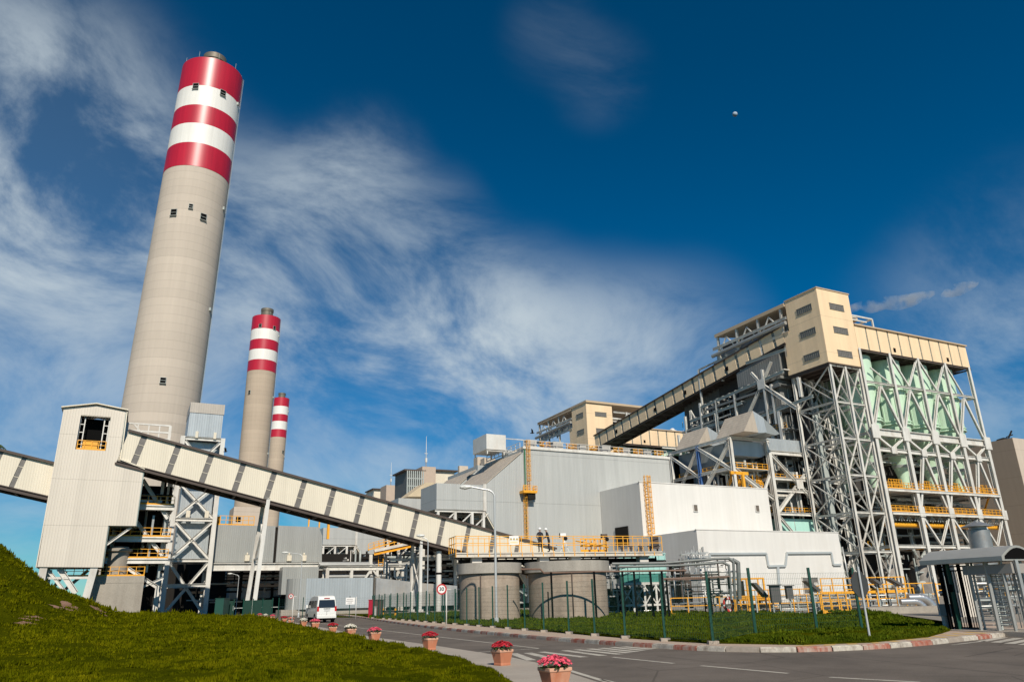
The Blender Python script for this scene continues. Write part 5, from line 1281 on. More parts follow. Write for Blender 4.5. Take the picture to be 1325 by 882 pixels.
# verge across the road behind the van
vp=[GR(*p,0)[:2] for p in ((436,797.5),(476,797),(478,793.2),(440,793.2))]
# ================= CONCRETE TANKS, DECK =================
def ctank(px,Y,r,ytop,label,lx):
    c=AT(px,ytop,Y); H=c[2]; t=thing('concrete_tank',label,'tank',(c[0],Y,0),'w',group='round concrete tanks')
    m=MB(); m.lathe((c[0],Y,0),[(r*.918,0),(r*.918,H-.75)],n=72); build('wall',m,TANKC,t)
    m=MB(); m.lathe((c[0],Y,0),[(r*.9,H-.75),(r,H-.72),(r,H),(r-.3,H),(r-.3,H-.2)],n=72); build('rim',m,mat('rim_concrete',(.34,.31,.265),.85,var=.12,vs=1,streak=.3,fine=12),t)
    m=MB(); m.lathe((c[0],Y,0),[(r*.9,H-.3),(r*.9,H-.28)],n=40); build('cover',m,DARK,t)
    m=MB()
    for a in lx:
        x_=c[0]+r*.93*math.sin(a); y_=Y-r*.93*math.cos(a); m.tube((x_,y_,0),(x_,y_,H-.8),.045,n=6)
    build('pipe',m,DARKB,t); return c[0],H
x1_,H1=ctank(633,57,2.38,729,'smaller round concrete tank with overhanging rim, left of the pair under the yellow railed deck',(-.25,))
x2_,H2=ctank(733,57.2,3.12,727,'larger round concrete tank of the pair under the yellow railed deck, nearer its middle',(.05,))
A=Vector(AT(590,714.2,56.4)); B=Vector(AT(857,712.3,61.5)); zd=(A.z+B.z)/2; A.z=B.z=zd; dv=(B-A).normalized(); nv=Vector((-dv.y,dv.x,0))
DK=thing('tank_deck','long steel deck with yellow railings on top of the two concrete tanks','deck',(A.x,A.y,zd),'w')
def dp(s,n,z=0): return A+dv*s+nv*n+Vector((0,0,z))
LD=(B-A).length
m=MB()
m.prism([dp(0,0,-.12),dp(LD,0,-.12),dp(LD,2.4,-.12),dp(0,2.4,-.12)],(0,0,.1)); m.ib(dp(0,.02,-.22),dp(LD,.02,-.22),.16,.28); m.ib(dp(0,2.3,-.22),dp(LD,2.3,-.22),.16,.28)
k=0.3
while k<LD: m.bar(dp(k,0,-.22),dp(k,2.3,-.22),.1,.16); k+=1.15
build('deck_plate',m,mat('pale_deck_steel',(.55,.50,.42),.6,var=.2,vs=2,dirt=(.3,.18,.1),dirtamt=.5),DK)
m=MB(); rail(m,[dp(0,0),dp(LD,0)],1.15,.85,.055,toe=False); rail(m,[dp(0,0),dp(0,2.3)],1.15,.8,.055,toe=False); rail(m,[dp(0,2.3),dp(LD,2.3)],1.15,.95,.05,toe=False)
for s_ in np.arange(0,LD,.85): m.bar(dp(s_,-.02,-.35),dp(s_,-.02,0),.06)
build('railing',m,YEL,DK)
m=MB(); 
for s_ in (1.3,6.6,9.2,15): m.prism([dp(s_,.3,-1.0),dp(s_+.75,.3,-1.0),dp(s_+.75,.3,-.3),dp(s_,.3,-.3)],nv*.7)
split('pedestal',m,mat('pale_concrete_pedestal',(.6,.56,.5),.8,var=.1,vs=3),DK)
m=MB(); m.bar(dp(.5,1.2,-.6),dp(LD,1.2,-.6),.25,.25); 
for s_ in np.arange(.6,LD,.7): m.tube(dp(s_,.9,-1.0),dp(s_,.9,-.35),.06,n=6)
m.pipe([dp(1,1.5,-.75),dp(LD+1,1.5,-.75)],.14)
build('under_deck_pipes',m,DARK,DK)
# danger sign on the rail
c=Vector(AT(665.5,698.5,57.6)); 
SG=thing('warning_sign','white warning sign with three black and yellow triangles tied to the deck railing','sign',(c.x,c.y,c.z),'w')
off=(c-A).dot(dv); 
def sp_(a,b,d=0): return dp(off+a,-.09-d,0)+Vector((0,0,b+c.z-zd))
m=MB(); m.prism([sp_(-.37,-.32),sp_(.37,-.32),sp_(.37,.32),sp_(-.37,.32)],nv*.02); build('board',m,PWHITE,SG)
m=MB()
for i in (-.24,0,.24): m.quad(sp_(i-.1,.02,.004),sp_(i+.1,.02,.004),sp_(i,.2,.004)); 
split('triangle_symbols',m,BLACK,SG)
m=MB()
for i in (-.24,0,.24): m.quad(sp_(i-.065,.04,.008),sp_(i+.065,.04,.008),sp_(i,.16,.008))
for r_ in (-.1,-.18): 
    for i in range(6): m.quad(sp_(-.3+i*.1,r_-.03,.004),sp_(-.225+i*.1,r_-.03,.004),sp_(-.225+i*.1,r_+.02,.004),sp_(-.3+i*.1,r_+.02,.004))
split('symbol_fill',m,mat('sign_yellow',(.75,.5,.05),.5),SG)
# ================= PEOPLE =================
def skin(vs,edges,rad,org):
    me=bpy.data.meshes.new('body'); me.from_pydata(vs,edges,[]); o=bpy.data.objects.new('body',me); link(o)
    md=o.modifiers.new('s','SKIN'); 
    if not me.skin_vertices: 
        bm=bmesh.new(); bm.from_mesh(me); bm.verts.layers.skin.verify(); bm.to_mesh(me); bm.free()
    for i,r in enumerate(rad): me.skin_vertices[0].data[i].radius=(r if isinstance(r,tuple) else (r,r))
    me.skin_vertices[0].data[0].use_root=True
    sb=o.modifiers.new('u','SUBSURF'); sb.levels=2; sb.render_levels=2
    dg=bpy.context.evaluated_depsgraph_get(); n=bpy.data.meshes.new_from_object(o.evaluated_get(dg)); bpy.data.objects.remove(o); return n
SKINM=mat('skin',(.32,.17,.11),.6,var=.05); NAVY=mat('navy_overalls',(.012,.016,.028),.85,var=.2,vs=6); TROU=mat('black_trousers',(.012,.011,.011),.85)
HELM=mat('white_helmet',(.8,.8,.78),.25,var=.02)
def person(label,loc,rz,bend,turn,top,bottom,helmet,hair,arm='down',group=None):
    t=thing('person',label,'person',loc,'w',group=group); t.rotation_euler=(0,0,rz)
    b=bend
    def T(x,z): # lean the torso forward (+y) from the hips
        dz=z-.92; return (x, math.sin(b)*dz, .92+math.cos(b)*dz)
    V_=[(0,0,.95),T(0,1.12),T(0,1.32),T(0,1.46),T(0,1.56),T(0,1.68)]          #0-5 pelvis..head
    Rr=[(.15,.11),(.135,.10),(.17,.11),(.10,.085),.055,.09]
    E=[(0,1),(1,2),(2,3),(3,4),(4,5)]
    def addv(p,r,par): V_.append(p); Rr.append(r); E.append((par,len(V_)-1)); return len(V_)-1
    for s in (-1,1):
        sh=addv(T(s*.19,1.42),.06,3)
        if arm=='down': el=addv((s*.25,T(0,1.42)[1]+.02,1.13),.045,sh); wr=addv((s*.25,T(0,1.42)[1]+.12,.90),.035,el)
        else: el=addv((s*.25,T(0,1.42)[1]+.05,1.15),.045,sh); wr=addv((s*.12,T(0,1.42)[1]+.28,1.08),.035,el)
        w_=V_[wr]; pal=addv((w_[0],w_[1]+.03,w_[2]-.07),(.038,.02),wr)
        for f in range(4): p=V_[pal]; a=addv((p[0]+s*0+(f-1.5)*.018,p[1]+.015,p[2]-.06),.0095,pal); addv((V_[a][0],V_[a][1]+.018,V_[a][2]-.035),.008,a)
        p=V_[pal]; a=addv((p[0]-s*.03,p[1]+.03,p[2]-.01),.011,pal)
        hip=addv((s*.09,0,.86),.09,0); kn=addv((s*.11,.03,.48),.06,hip); an=addv((s*.11,-.02,.09),.042,kn); addv((s*.12,.14,.045),(.045,.035),an)
    me=skin(V_,E,Rr,loc)
    me.materials.clear()
    for mm in (SKINM,top,bottom,TROU): me.materials.append(mm)
    hy,hz=V_[5][1],V_[5][2]
    for p in me.polygons:
        c=p.center; p.use_smooth=True
        if c.z<.07: p.material_index=3
        elif c.z<.93 and abs(c.x)<.22: p.material_index=2
        elif (Vector(c)-Vector(V_[5])).length<.16 and c.z>V_[4][2]-.02: p.material_index=0
        elif any((Vector(c)-Vector(V_[i])).length<.085 for i in range(len(V_)) if Rr[i]==(.038,.02)): p.material_index=0
        else: p.material_index=1
    o=bpy.data.objects.new('body',me); link(o); o.parent=t
    ORG[o.name]=ORG[t.name]
    def sub(name,m,mt):
        q=bpy.data.meshes.new(name); q.from_pydata([tuple(v) for v in m.v],[],m.f); q.materials.append(mt) if not isinstance(mt,list) else [q.materials.append(x) for x in mt]
        q.polygons.foreach_set('use_smooth',m.s); q.polygons.foreach_set('material_index',m.m); ob=bpy.data.objects.new(name,q); link(ob); ob.parent=t
    m=MB(); hc=(0,hy+.01,hz+.02)
    m.ball((0,hy+.115,hz-.005),.018,n=8,k=5)   # nose
    for s in (-1,1): m.ball((s*.095,hy+.01,hz),.026,n=8,k=5)
    sub('face',m,SKINM)
    m=MB(); 
    for s in (-1,1): m.ball((s*.035,hy+.092,hz+.02),.011,n=8,k=5)
    m.bar((-.025,hy+.105,hz-.045),(.025,hy+.105,hz-.045),.008); sub('features',m,BLACK)
    if helmet:
        m=MB(); m.lathe((0,hy,hz+.035),[(.15,0),(.152,.015),(.125,.02),(.122,.06),(.10,.11),(.05,.14),(.012,.15)],n=20); sub('helmet',m,HELM)
    else:
        m=MB(); m.ball((0,hy-.015,hz+.03),.105,n=14,k=8); sub('hair',m,BLACK)
    return t
def on_deck(px,n): 
    best=None
    for s in np.arange(0,LD,.02):
        p=dp(s,n); c=CM.T@(np.array(p)-CAM); x=IW/2+FPX*c[0]/-c[2]
        if best is None or abs(x-px)<best[0]: best=(abs(x-px),p)
    return best[1]
p=on_deck(699.5,.7); person('person in dark overalls and white helmet standing upright on the deck, left of the two',tuple(p),R(10),.02,0,NAVY,TROU,True,False,'fold')
p=on_deck(711,.7); person('person in dark overalls and white helmet leaning forward, right one on the deck',tuple(p),R(95),.28,0,NAVY,TROU,True,False,'fold')
c=AT(301,790,112); person('far person in white top and dark trousers standing beside the service hall',(c[0],112,0.0),R(160),.0,0,PWHITE,TROU,False,True)
# monitors / floodlights on deck
def flood(px,py,label,k):
    p=on_deck(px,1.0); t=thing('floodlight',label,'floodlight',tuple(p),'w')
    z=AT(px,py,float(p.y))[2]-p.z
    m=MB(); m.tube(p,p+Vector((0,0,z)),.04,n=8); 
    if k: [m.bar(p+Vector((0,0,z*.7)),p+Vector((s*.35,0,0)),.05) for s in (-1,1)]
    build('stand',m,STEEL if k else DARKB,t)
    m=MB(); q=p+Vector((0,0,z)); m.box(q.x-.32,q.x+.12,q.y-.2,q.y+.2,q.z-.12,q.z+.14,0); m.box(q.x-.38,q.x-.32,q.y-.22,q.y+.22,q.z-.16,q.z+.16,1); m.ball((q.x+.1,q.y,q.z-.25),.16,1)
    build('lamp_head',m,[PWHITE if k else DARKB,DARK],t)
flood(731,692,'white headed floodlight on braced stand on the deck, right of the two people',1)
flood(785,693,'dark floodlight on a single stand near the right end of the deck',0)
m=MB(); boxes(m,0,1,0,1,0,1,0,1)
p=on_deck(762,1.1); 
for s in range(5): q=on_deck(752+s*6,.9+.2*(s%2)); rail(m,[q,q+Vector((.5,.3,0))],1.0,.5,.07); m.tube(q+Vector((0,0,.5)),q+Vector((.5,0,.5)),.09,n=8)
m.tube(p+Vector((-1,0,.9)),p+Vector((1.6,0,.35)),.05,n=8)
build('valve_group',m,YEL,None,tuple(p),'w',label='cluster of yellow valves and levers in the middle of the deck',cat='valves')
m=MB(); rg=random.Random(9)
for px in (805,817,830,842,852): 
    q=on_deck(px,.8); m.tube(q,q+Vector((0,0,.35)),.07,n=8); m.tube(q+Vector((-.25,0,.42)),q+Vector((.25,0,.42)),.04,n=6); m.ball(q+Vector((0,0,.3)),.12)
q=on_deck(848,.5); m.box(q.x-.3,q.x+.3,q.y-.2,q.y+.2,q.z+.2,q.z+1.15)
build('valve_group',m,DARKB,None,tuple(on_deck(830,.8)),'w',label='row of dark hand valves at the right end of the deck',cat='valves')
# ================= AQUA FILTER UNIT =================
Yf=66; a=AT(801,718,Yf); b=AT(862,741,Yf); c=AT(862,752,Yf)
FU_=thing('filter_unit','aqua box filter unit on white braced legs right of the concrete tanks','filter unit',((a[0]+b[0])/2,Yf,0),'w')
m=MB(); m.box(a[0],b[0],Yf,Yf+3,b[2]+.0,a[2],0)
for k in range(9): x_=a[0]+(b[0]-a[0])*k/8; m.box(x_-.04,x_+.04,Yf-.05,Yf,b[2],a[2],0)
m.box(a[0]-.08,b[0]+.08,Yf-.1,Yf+3.1,a[2],a[2]+.08,0)
build('upper_box',m,mat('aqua_panel',(.36,.60,.55),.4,var=.06,vs=1,streak=.06),FU_)
m=MB(); m.box(a[0]+.02,b[0]-.02,Yf+.06,Yf+3,c[2],b[2]); build('lower_box',m,mat('deep_teal_panel',(.05,.22,.18),.4),FU_)
m=MB()
m.box(a[0]-.1,b[0]+.1,Yf-.1,Yf+3,c[2]-.2,c[2]-.01); n=4
xs_=[a[0]+(b[0]-a[0])*k/n for k in range(n+1)]
for y_ in (Yf,Yf+2.9):
    for x_ in xs_: m.bar((x_,y_,0),(x_,y_,c[2]-.1),.15)
    for x0_,x1__ in zip(xs_,xs_[1:]): m.bar((x0_,y_,.9),(x1__,y_,c[2]-.3),.09); m.bar((x0_,y_,c[2]-.3),(x1__,y_,.9),.09)
    m.bar((xs_[0],y_,.85),(xs_[-1],y_,.85),.16)
build('leg_frame',m,STEEL,FU_)
m=MB()
for x_ in xs_[:-1]: m.lathe((x_+.5,Yf+1.4,.9),[(.1,0),(.42,.9),(.42,c[2]-1.2)],n=14)
m.box(a[0]-1.2,b[0],Yf+3.1,Yf+3.3,0,2.2,1); clutter(m,a[0]-1.3,b[0]+.3,Yf+.3,Yf+2.6,.1,2.6,46,81,(.03,.1),(0,1,1)); build('hopper_group',m,[GALV,DARK],FU_)
m=MB(); clutter(m,a[0]-2.2,a[0],Yf-1,Yf+2,.2,5,34,82,(.03,.1)); clutter(m,b[0],b[0]+3.6,Yf-1,Yf+2,2.6,5.2,36,83,(.03,.1)); build('side_pipes',m,[GALV],FU_)
# black portal frames and pipe in front of the tanks
def pt(px,py,Y): return Vector(AT(px,py,Y))
RK=thing('pipe_portal','thin dark pipe portal with black posts standing before the larger tank','pipe rack',tuple(pt(770,797,52.4)[:2])+(0,),'w')
m=MB(); 
pp=[pt(674,736,53.2),pt(699,736,53.0),pt(704,741,52.8),pt(780,739,52.4),pt(888,737.5,52.0)]; m.pipe(pp,.06,8)
m.pipe([pt(859,748.6,50),pt(944,745.5,50)],.065,8); m.bar(pt(859,749.6,50),pt(944,746.5,50),.1,.1)
build('rail_pipe',m,mat('rusty_brown_pipe',(.16,.09,.06),.6,var=.3,vs=3),RK)
for px,py,Y in ((713,740,52.7),(768.5,739,52.4),(805,738.5,52.3),(820,738.5,52.2),(841,738,52.2),(856,738,52.1),(709,765,52.7)):
    a=pt(px,py,Y); m=MB(); m.bar((a.x,a.y,0),tuple(a),.13 if px!=709 else .09); build('post',m,BLACK,RK)
for px,py in ((862,749),(917,747),(929,747),(942,746)):
    a=pt(px,py,50); m=MB(); m.bar((a.x,a.y,.2 if px<920 else 1.9),tuple(a),.12); build('post',m,BLACK,RK)
m=MB(); 
m.pipe([pt(792,729,56),pt(860,728,56),pt(925,722.5,56),pt(943,722,56),pt(949,727,56),pt(951,775,56)],.10,10); m.pipe([pt(800,733,55.5),pt(880,731,55.5),pt(935,727,55.5),pt(943,731,55.5),pt(946,775,55.5)],.09,10); m.pipe([pt(948,724,56.5),pt(955,728,56.5),pt(957,775,56.5)],.16,10)
build('grey_pipe_run',m,mat('dull_zinc_pipe',(.17,.18,.17),.6,metal=.2,var=.2,vs=2),None,tuple(pt(900,730,56)),'w',label='pair of grey pipes running from the deck and bending down before the low white building',cat='pipes')
m=MB(); clutter(m,*sorted((pt(862,760,60).x,pt(955,760,60).x)),59,62,.1,4.2,60,84,(.025,.07),(0,0,1)); m.box(pt(886,760,62).x,pt(895,760,62).x,62,62.6,0,3.2,1)
build('pipe_cluster',m,[GALV,DARKB],None,(pt(900,780,60).x,60,0),'w',label='cluster of thin pipes and valves behind the yellow railing left of the red life ring',cat='pipes')
# ================= YELLOW BARRIERS & INSTRUMENTS =================
def barrier(label,P,h,sp,t=.075,extra=None,toe=True):
    r=thing('safety_railing',label,'railing',tuple(P[0]),'w',group='yellow safety railings')
    for k,(a,b) in enumerate(zip(P,P[1:])):
        m=MB(); rail(m,[a,b],h,sp,t,toe=toe); 
        if toe: m.bar(Vector(a)+Vector((0,-.03,.1)),Vector(b)+Vector((0,-.03,.1)),.05,.2)
        build('rail_section',m,YEL,r)
    return r
def g0(px,Y,z=.12): a=AT(px,780,Y); return (a[0],Y,z)
barrier('yellow railing from the filter unit to the red life ring',[g0(868,58),g0(912,58),g0(950,58.3)],1.25,1.1)
barrier('yellow railing with toe board left of the window of the low white building',[g0(952,60),g0(1010,60),g0(1062,59)],1.25,.9,toe=False)
barrier('yellow railing with broad toe board right of the window, behind the octagonal sign',[g0(1064,57),g0(1096,57)],1.4,.7)
barrier('yellow railing running right to the silver pipe bends',[g0(1096,58),g0(1150,58.5),g0(1185,60)],1.55,.95,toe=False)
barrier('yellow railing farther back behind the pipes at right',[g0(1060,64),g0(1130,64.5),g0(1215,65)],1.9,1.2,toe=False)
barrier('low yellow railing seen through the turnstile bars',[g0(1215,60,.9),g0(1260,60,.9),g0(1325,60,.9)],1.0,1.1,toe=False)
barrier('raised yellow walkway railing above the pipe bank, right of the meter window',[g0(1066,60,1.35),g0(1140,60.5,1.35),g0(1176,61,1.35)],1.15,.85)
barrier('yellow railing in the second row behind the life ring',[g0(955,62.5,.1),g0(1064,62.5,.1)],1.7,.8,toe=False)
barrier('low yellow railing with broad toe board nearest the lawn in the middle',[g0(1064,55.5),g0(1100,55.5)],.9,.6)
SP=thing('stair_platform','yellow stair platform frame standing before the low white building','platform',g0(990,61),'w')
x0_=pt(957,770,61).x; x1__=pt(990,770,61).x
m=MB()
for x_ in (x0_,pt(968,770,61).x,x1__): m.bar((x_,61,.1),(x_,61,2.7),.13); m.bar((x_,62.4,.1),(x_,62.4,2.7),.1)
for z in (2.65,1.35,1.25): m.bar((x0_,61,z),(x1__,61,z),.12); m.bar((x0_,62.4,z),(x1__,62.4,z),.1)
m.box(x0_,x1__+1,61,62.4,1.05,1.2)
for k in range(5): m.box(x1__+k*.28,x1__+.3+k*.28,61,62.2,.95-k*.2,1.0-k*.2)
build('frame',m,YEL,SP)
m=MB(); m.box(x0_+.15,pt(967,770,61).x-.1,61.2,61.6,1.3,2.5); build('panel',m,DARK,SP)
c=pt(942.8,781.5,57.6); m=MB(); n=28
for i in range(n):
    a=2*math.pi*i/n;b=2*math.pi*(i+1)/n; f=lambda t:(c.x+.36*math.cos(t)*.95,c.y+.36*math.cos(t)*.2,c.z+.44*math.sin(t))
    m.tube(f(a),f(b),.11,n=8,m=1 if i%7==0 else 0,caps=False)
build('life_ring',m,[mat('life_ring_red',(.7,.04,.03),.5),PWHITE],None,tuple(c),'w',label='red and white life ring hung on the yellow railing',cat='life ring')
def stand(label,px,py,Y,w,h,tilt,leg=2,mt=None,cat='instrument stand'):
    c=pt(px,py,Y); t=thing('instrument_stand',label,cat,(c.x,Y,0),'w',group='instrument stands')
    m=MB(); 
    for s in ((-1,1) if leg==2 else (0,)): m.bar((c.x+s*w*.35,Y,0),(c.x+s*w*.35,Y,c.z),.08)
    build('leg',m,STEELG,t)
    m=MB()
    if tilt: m.prism([(c.x-w/2,Y-.3,c.z+h/2),(c.x-w/2+.25,Y-.3,c.z+h/2),(c.x+w/2,Y-.3,c.z-h/2+.1),(c.x+w/2-.2,Y-.3,c.z-h/2)],(0,.9,0))
    else: m.box(c.x-w/2,c.x+w/2,Y-.2,Y+.2,c.z-h/2,c.z+h/2); m.box(c.x-w/2-.1,c.x+w/2+.1,Y-.35,Y+.3,c.z+h/2,c.z+h/2+.06)
    build('cabinet' if not tilt else 'sun_shade',m,mt or mat('dark_grey_enamel',(.09,.085,.08),.5,var=.1),t)
stand('slanted dark sun shade on a post, left of the two grey cabinets',983,763,55,1.0,1.0,True)
stand('larger grey instrument cabinet on two legs left of the tall fence post',1003,768,54,.65,1.1,False)
stand('smaller grey instrument cabinet on a leg right of the tall fence post',1021,766,55,.45,.85,False,1)
stand('slanted dark sun shade on a thin post in front of the right window',1051,758,56,1.0,.75,True,1)
stand('white framed meter board between the life ring and the fence post',929,775,59,.7,.6,False,2,mat('cream_enamel',(.5,.47,.4),.5))
stand('small slanted hood on a post behind the octagonal sign',1134,753,58,.7,.4,True,1)
stand('dark hopper shaped hood on a post right of the octagonal sign',1158,753,58,1.1,.55,True,1)
# pipe bank along ground
def pipebank(label,px0,px1,Y,zs,r,sd,sup=True):
    t=thing('pipe_bank',label,'pipes',g0((px0+px1)/2,Y,0),'w'); a=pt(px0,780,Y).x;b=pt(px1,780,Y).x
    m=MB()
    for i,z in enumerate(zs): m.tube((a,Y+(i%3)*.45,z),(b,Y+(i%3)*.45,z),r*(1+.5*(i%2)),n=10)
    build('pipe',m,GALV,t)
    m=MB(); k=a
    while k<b:
        m.bar((k,Y-.1,0),(k,Y-.1,max(zs)+.1),.09); m.bar((k,Y+1.3,0),(k,Y+1.3,max(zs)+.1),.09); m.bar((k,Y-.1,zs[0]-.15),(k,Y+1.3,zs[0]-.15),.09); k+=1.6
    clutter(m,a,b,Y-.3,Y+1.5,.1,max(zs),int((b-a)*5),sd,(.02,.06)); build('support',m,STEELG,t)
    return t
pipebank('bank of thin grey pipes on low supports behind the central railings',952,1100,61.5,(.35,.7,1.05,1.3,.5),.06,91)
pipebank('bank of grey pipes behind the right railings',1100,1215,63,(.4,.8,1.15),.08,92)
pipebank('brown grey pipes on supports behind the turnstile',1228,1345,48,(.5,.9,1.35,1.8,2.2),.07,93)
PBD=thing('pipe_bends','two large silver pipe bends on a concrete plinth','pipes',g0(1190,57,0),'w')
for k,(px0,py0,px1,r,rb) in enumerate(((1165,778,1196,.22,.75),(1175,773,1206,.28,.95))):
    a=pt(px0,py0,57+k*.9); b=pt(px1,py0,57+k*.9); m=MB(); P=[a]; 
    for i in range(8): an=math.pi/2*i/7; P.append(Vector((b.x-rb+rb*math.sin(an),a.y,a.z-rb+rb*math.cos(an))))
    P.append(Vector((b.x,a.y,0.2))); m.pipe(P,r,14); build('pipe_bend',m,mat('silver_lagging',(.5,.5,.5),.3,metal=.7,var=.1),PBD)
m=MB(); a=pt(1120,795,56); b=pt(1226,795,56); m.box(a.x,b.x,55.4,59.5,0,.42); build('plinth',m,CONC,PBD)
m=MB(); a=pt(1212,780,46); b=pt(1262,780,46); m.box(a.x+1.4,b.x,46,47,0,1.3); c=pt(1250,755,47); m.box(c.x-.4,c.x+.8,47.2,49,1.3,3.3)
build('pale_kiosk',m,mat('cream_wall_plaster',(.62,.56,.48),.8,var=.06,dirt=(.45,.4,.35),dirtamt=.3),None,(a.x+1,46,0),'w',label='pale plastered kiosk seen through the turnstile bars',cat='kiosk')
# ================= GREEN MESH FENCES =================
def fence(label,pts,h,sp,mesh=True,feet=True,pw=.075,wires=(.2,.1)):
    t=thing('mesh_fence',label,'fence',tuple(pts[0]),'w')
    P=[Vector(p) for p in pts]; Ls=[0]
    for a,b in zip(P,P[1:]): Ls.append(Ls[-1]+(b-a).length)
    n=max(1,round(Ls[-1]/sp)); Q=[]
    for k in range(n+1):
        s=Ls[-1]*k/n; i=min(len(P)-2,max(0,int(np.searchsorted(Ls,s))-1)); Q.append(P[i].lerp(P[i+1],(s-Ls[i])/(Ls[i+1]-Ls[i])))
    for q in Q:
        m=MB(); m.box(q.x-pw/2,q.x+pw/2,q.y-pw/2,q.y+pw/2,q.z-.1,q.z+h); m.box(q.x-pw*.6,q.x+pw*.6,q.y-pw*.6,q.y+pw*.6,q.z+h,q.z+h+.02); build('post',m,FENG,t)
        if feet: m=MB(); m.box(q.x-.16,q.x+.16,q.y-.13,q.y+.13,KH-.02,KH+.10); build('footing',m,KG,t)
    if mesh:
        for a,b in zip(Q,Q[1:]):
            m=MB(); d=(b-a); 
            k=0.1
            while k<h-.05: m.bar(a+Vector((0,0,k)),b+Vector((0,0,k)),.006); k+=wires[0]
            s=wires[1]
            while s<d.length: p=a+d*(s/d.length); m.bar(p+Vector((0,0,.08)),p+Vector((0,0,h-.06)),.0045); s+=wires[1]
            build('mesh_panel',m,FENG,t)
    return t
f1=[GR(*p,.15) for p in ((922.9,832),(864.4,828.3),(815.7,825.2),(772.5,821.8),(735.3,818.8),(702.5,816.6),(674.7,814.2),(648.6,812),(605.4,808.4),(569,805.6),(539,803.2),(513.6,801.2),(482.8,799))]
fence('green wire mesh fence along the kerb from the street corner back to the gatehouse cabinets',f1,2.15,2.55)
f2=[GR(*p,.2) for p in ((922.9,832.5),(1017.4,827),(1112.7,822),(1183,818))]; f2=[f2[0],(f2[1][0],28.6,.2),(f2[2][0],30.2,.2),(GR(1183,818,.2)[0],31.6,.2)]
t=thing('mesh_fence','green wire mesh fence across the lawn from the street corner to the turnstile','fence',f2[1],'w')
for a,b in zip(f2,f2[1:]):
    a=Vector(a);b=Vector(b); m=MB(); d=b-a; k=.1
    while k<2.1: m.bar(a+Vector((0,0,k)),b+Vector((0,0,k)),.006); k+=.2
    s=.1
    while s<d.length: p=a+d*(s/d.length); m.bar(p+Vector((0,0,.08)),p+Vector((0,0,2.1)),.0045); s+=.1
    build('mesh_panel',m,FENG,t)
    m=MB(); m.box(b.x-.045,b.x+.045,b.y-.045,b.y+.045,b.z-.2,b.z+2.3); build('post',m,FENG,t)
a=pt(360,792,88);b=pt(481,796,92)
fence('green mesh fence in front of the corrugated shed, behind the van',[(a.x,88,0),(pt(400,790,89).x,89,0),(b.x,92,0)],2.3,2.4,wires=(.22,.2),feet=False)
a=pt(278,790,104);b=pt(352,790,100)
m=MB()
FN=thing('screened_fence','dark green screened fence panels left of the van behind the trestle','fence',(a.x,104,0),'w')
for k in range(7):
    p=a.lerp(b,k/6); m=MB(); m.box(p.x-.05,p.x+.05,p.y-.05,p.y+.05,0,2.4); build('post',m,FENG,FN)
    if k<6 and k!=2: q=a.lerp(b,(k+.92)/6); m=MB(); m.prism([(p.x,p.y,.1),(q.x,q.y,.1),(q.x,q.y,2.2),(p.x,p.y,2.2)],(0,.03,0)); build('screen_panel',m,mat('dark_green_netting',(.012,.05,.035),.9,var=.2,vs=2),FN)
fence('rear green mesh fence between the concrete tanks and the gatehouse cabinets',[(pt(484,790,80).x,80,.1),(pt(530,790,72).x,72,.1),(pt(590,790,66).x,66,.1)],2.1,2.2,wires=(.2,.12),feet=False)
# ================= CABINETS, BOLLARDS =================
def box_thing(name,label,cat,px0,px1,ytop,Y,d,mt,base=0,part='cabinet_body',extra=None):
    a=pt(px0,ytop,Y);b=pt(px1,ytop,Y); t=thing(name,label,cat,((a.x+b.x)/2,Y,0),'w'); m=MB(); m.box(a.x,b.x,Y,Y+d,base,a.z); build(part,m,mt,t,bevel=.02)
    m=MB(); m.box(a.x-.05,b.x+.05,Y-.05,Y+d+.05,a.z,a.z+.06); build('lid',m,mt,t)
    m=MB(); m.box(a.x+.06,b.x-.06,Y-.02,Y,.2,a.z-.12); build('door',m,mt,t); return t
box_thing('fire_cabinet','tall red fire hose cabinet by the green fence','cabinet',477,482.2,776,84,.6,REDC)
box_thing('meter_cabinet','brown meter cabinet beside the red fire hose cabinet','cabinet',483.5,489,776,81,.7,mat('dark_brown_enamel',(.10,.05,.04),.6))
box_thing('meter_cabinet','second brown cabinet, right of the first one','cabinet',489.5,495,776,81.3,.7,mat('dark_brown_enamel',()))
box_thing('intercom_post','small grey intercom box in front of the brown cabinets','intercom',484.5,487,785,79,.3,mat('pale_grey_enamel',()))
for k,(px,Y,l) in enumerate(((497,80,'black and yellow bollard right of the brown cabinets'),(512,75,'black and yellow bollard farther right behind the fence posts'))):
    a=pt(px,785,Y); m=MB(); m.tube((a.x,Y,0),(a.x,Y,.35),.12,n=12,m=1); m.tube((a.x,Y,.35),(a.x,Y,.6),.12,n=12,m=0); m.tube((a.x,Y,.6),(a.x,Y,.8),.12,n=12,m=1); m.tube((a.x,Y,.8),(a.x,Y,1.0),.12,n=12,m=0)
    build('bollard',m,[YEL,BLACK],None,(a.x,Y,0),'w',label=l,cat='bollard')
box_thing('green_shed','dark green utility box at the far end of the near lawn','utility box',279,290,774,100,2,mat('dark_green_box',(.015,.07,.05),.5))
c=GR(1187,808.5,.2); m=MB(); m.box(c[0]-.09,c[0]+.09,30.4,30.6,.1,.62); m.box(c[0]-.11,c[0]+.11,30.38,30.62,.62,.66); build('marker_stone',m,mat('pale_marker_concrete',(.55,.5,.44),.85,var=.2,vs=8),None,(c[0],30.5,.1),'w',label='small pale concrete marker on the lawn beside the last fence post',cat='marker')
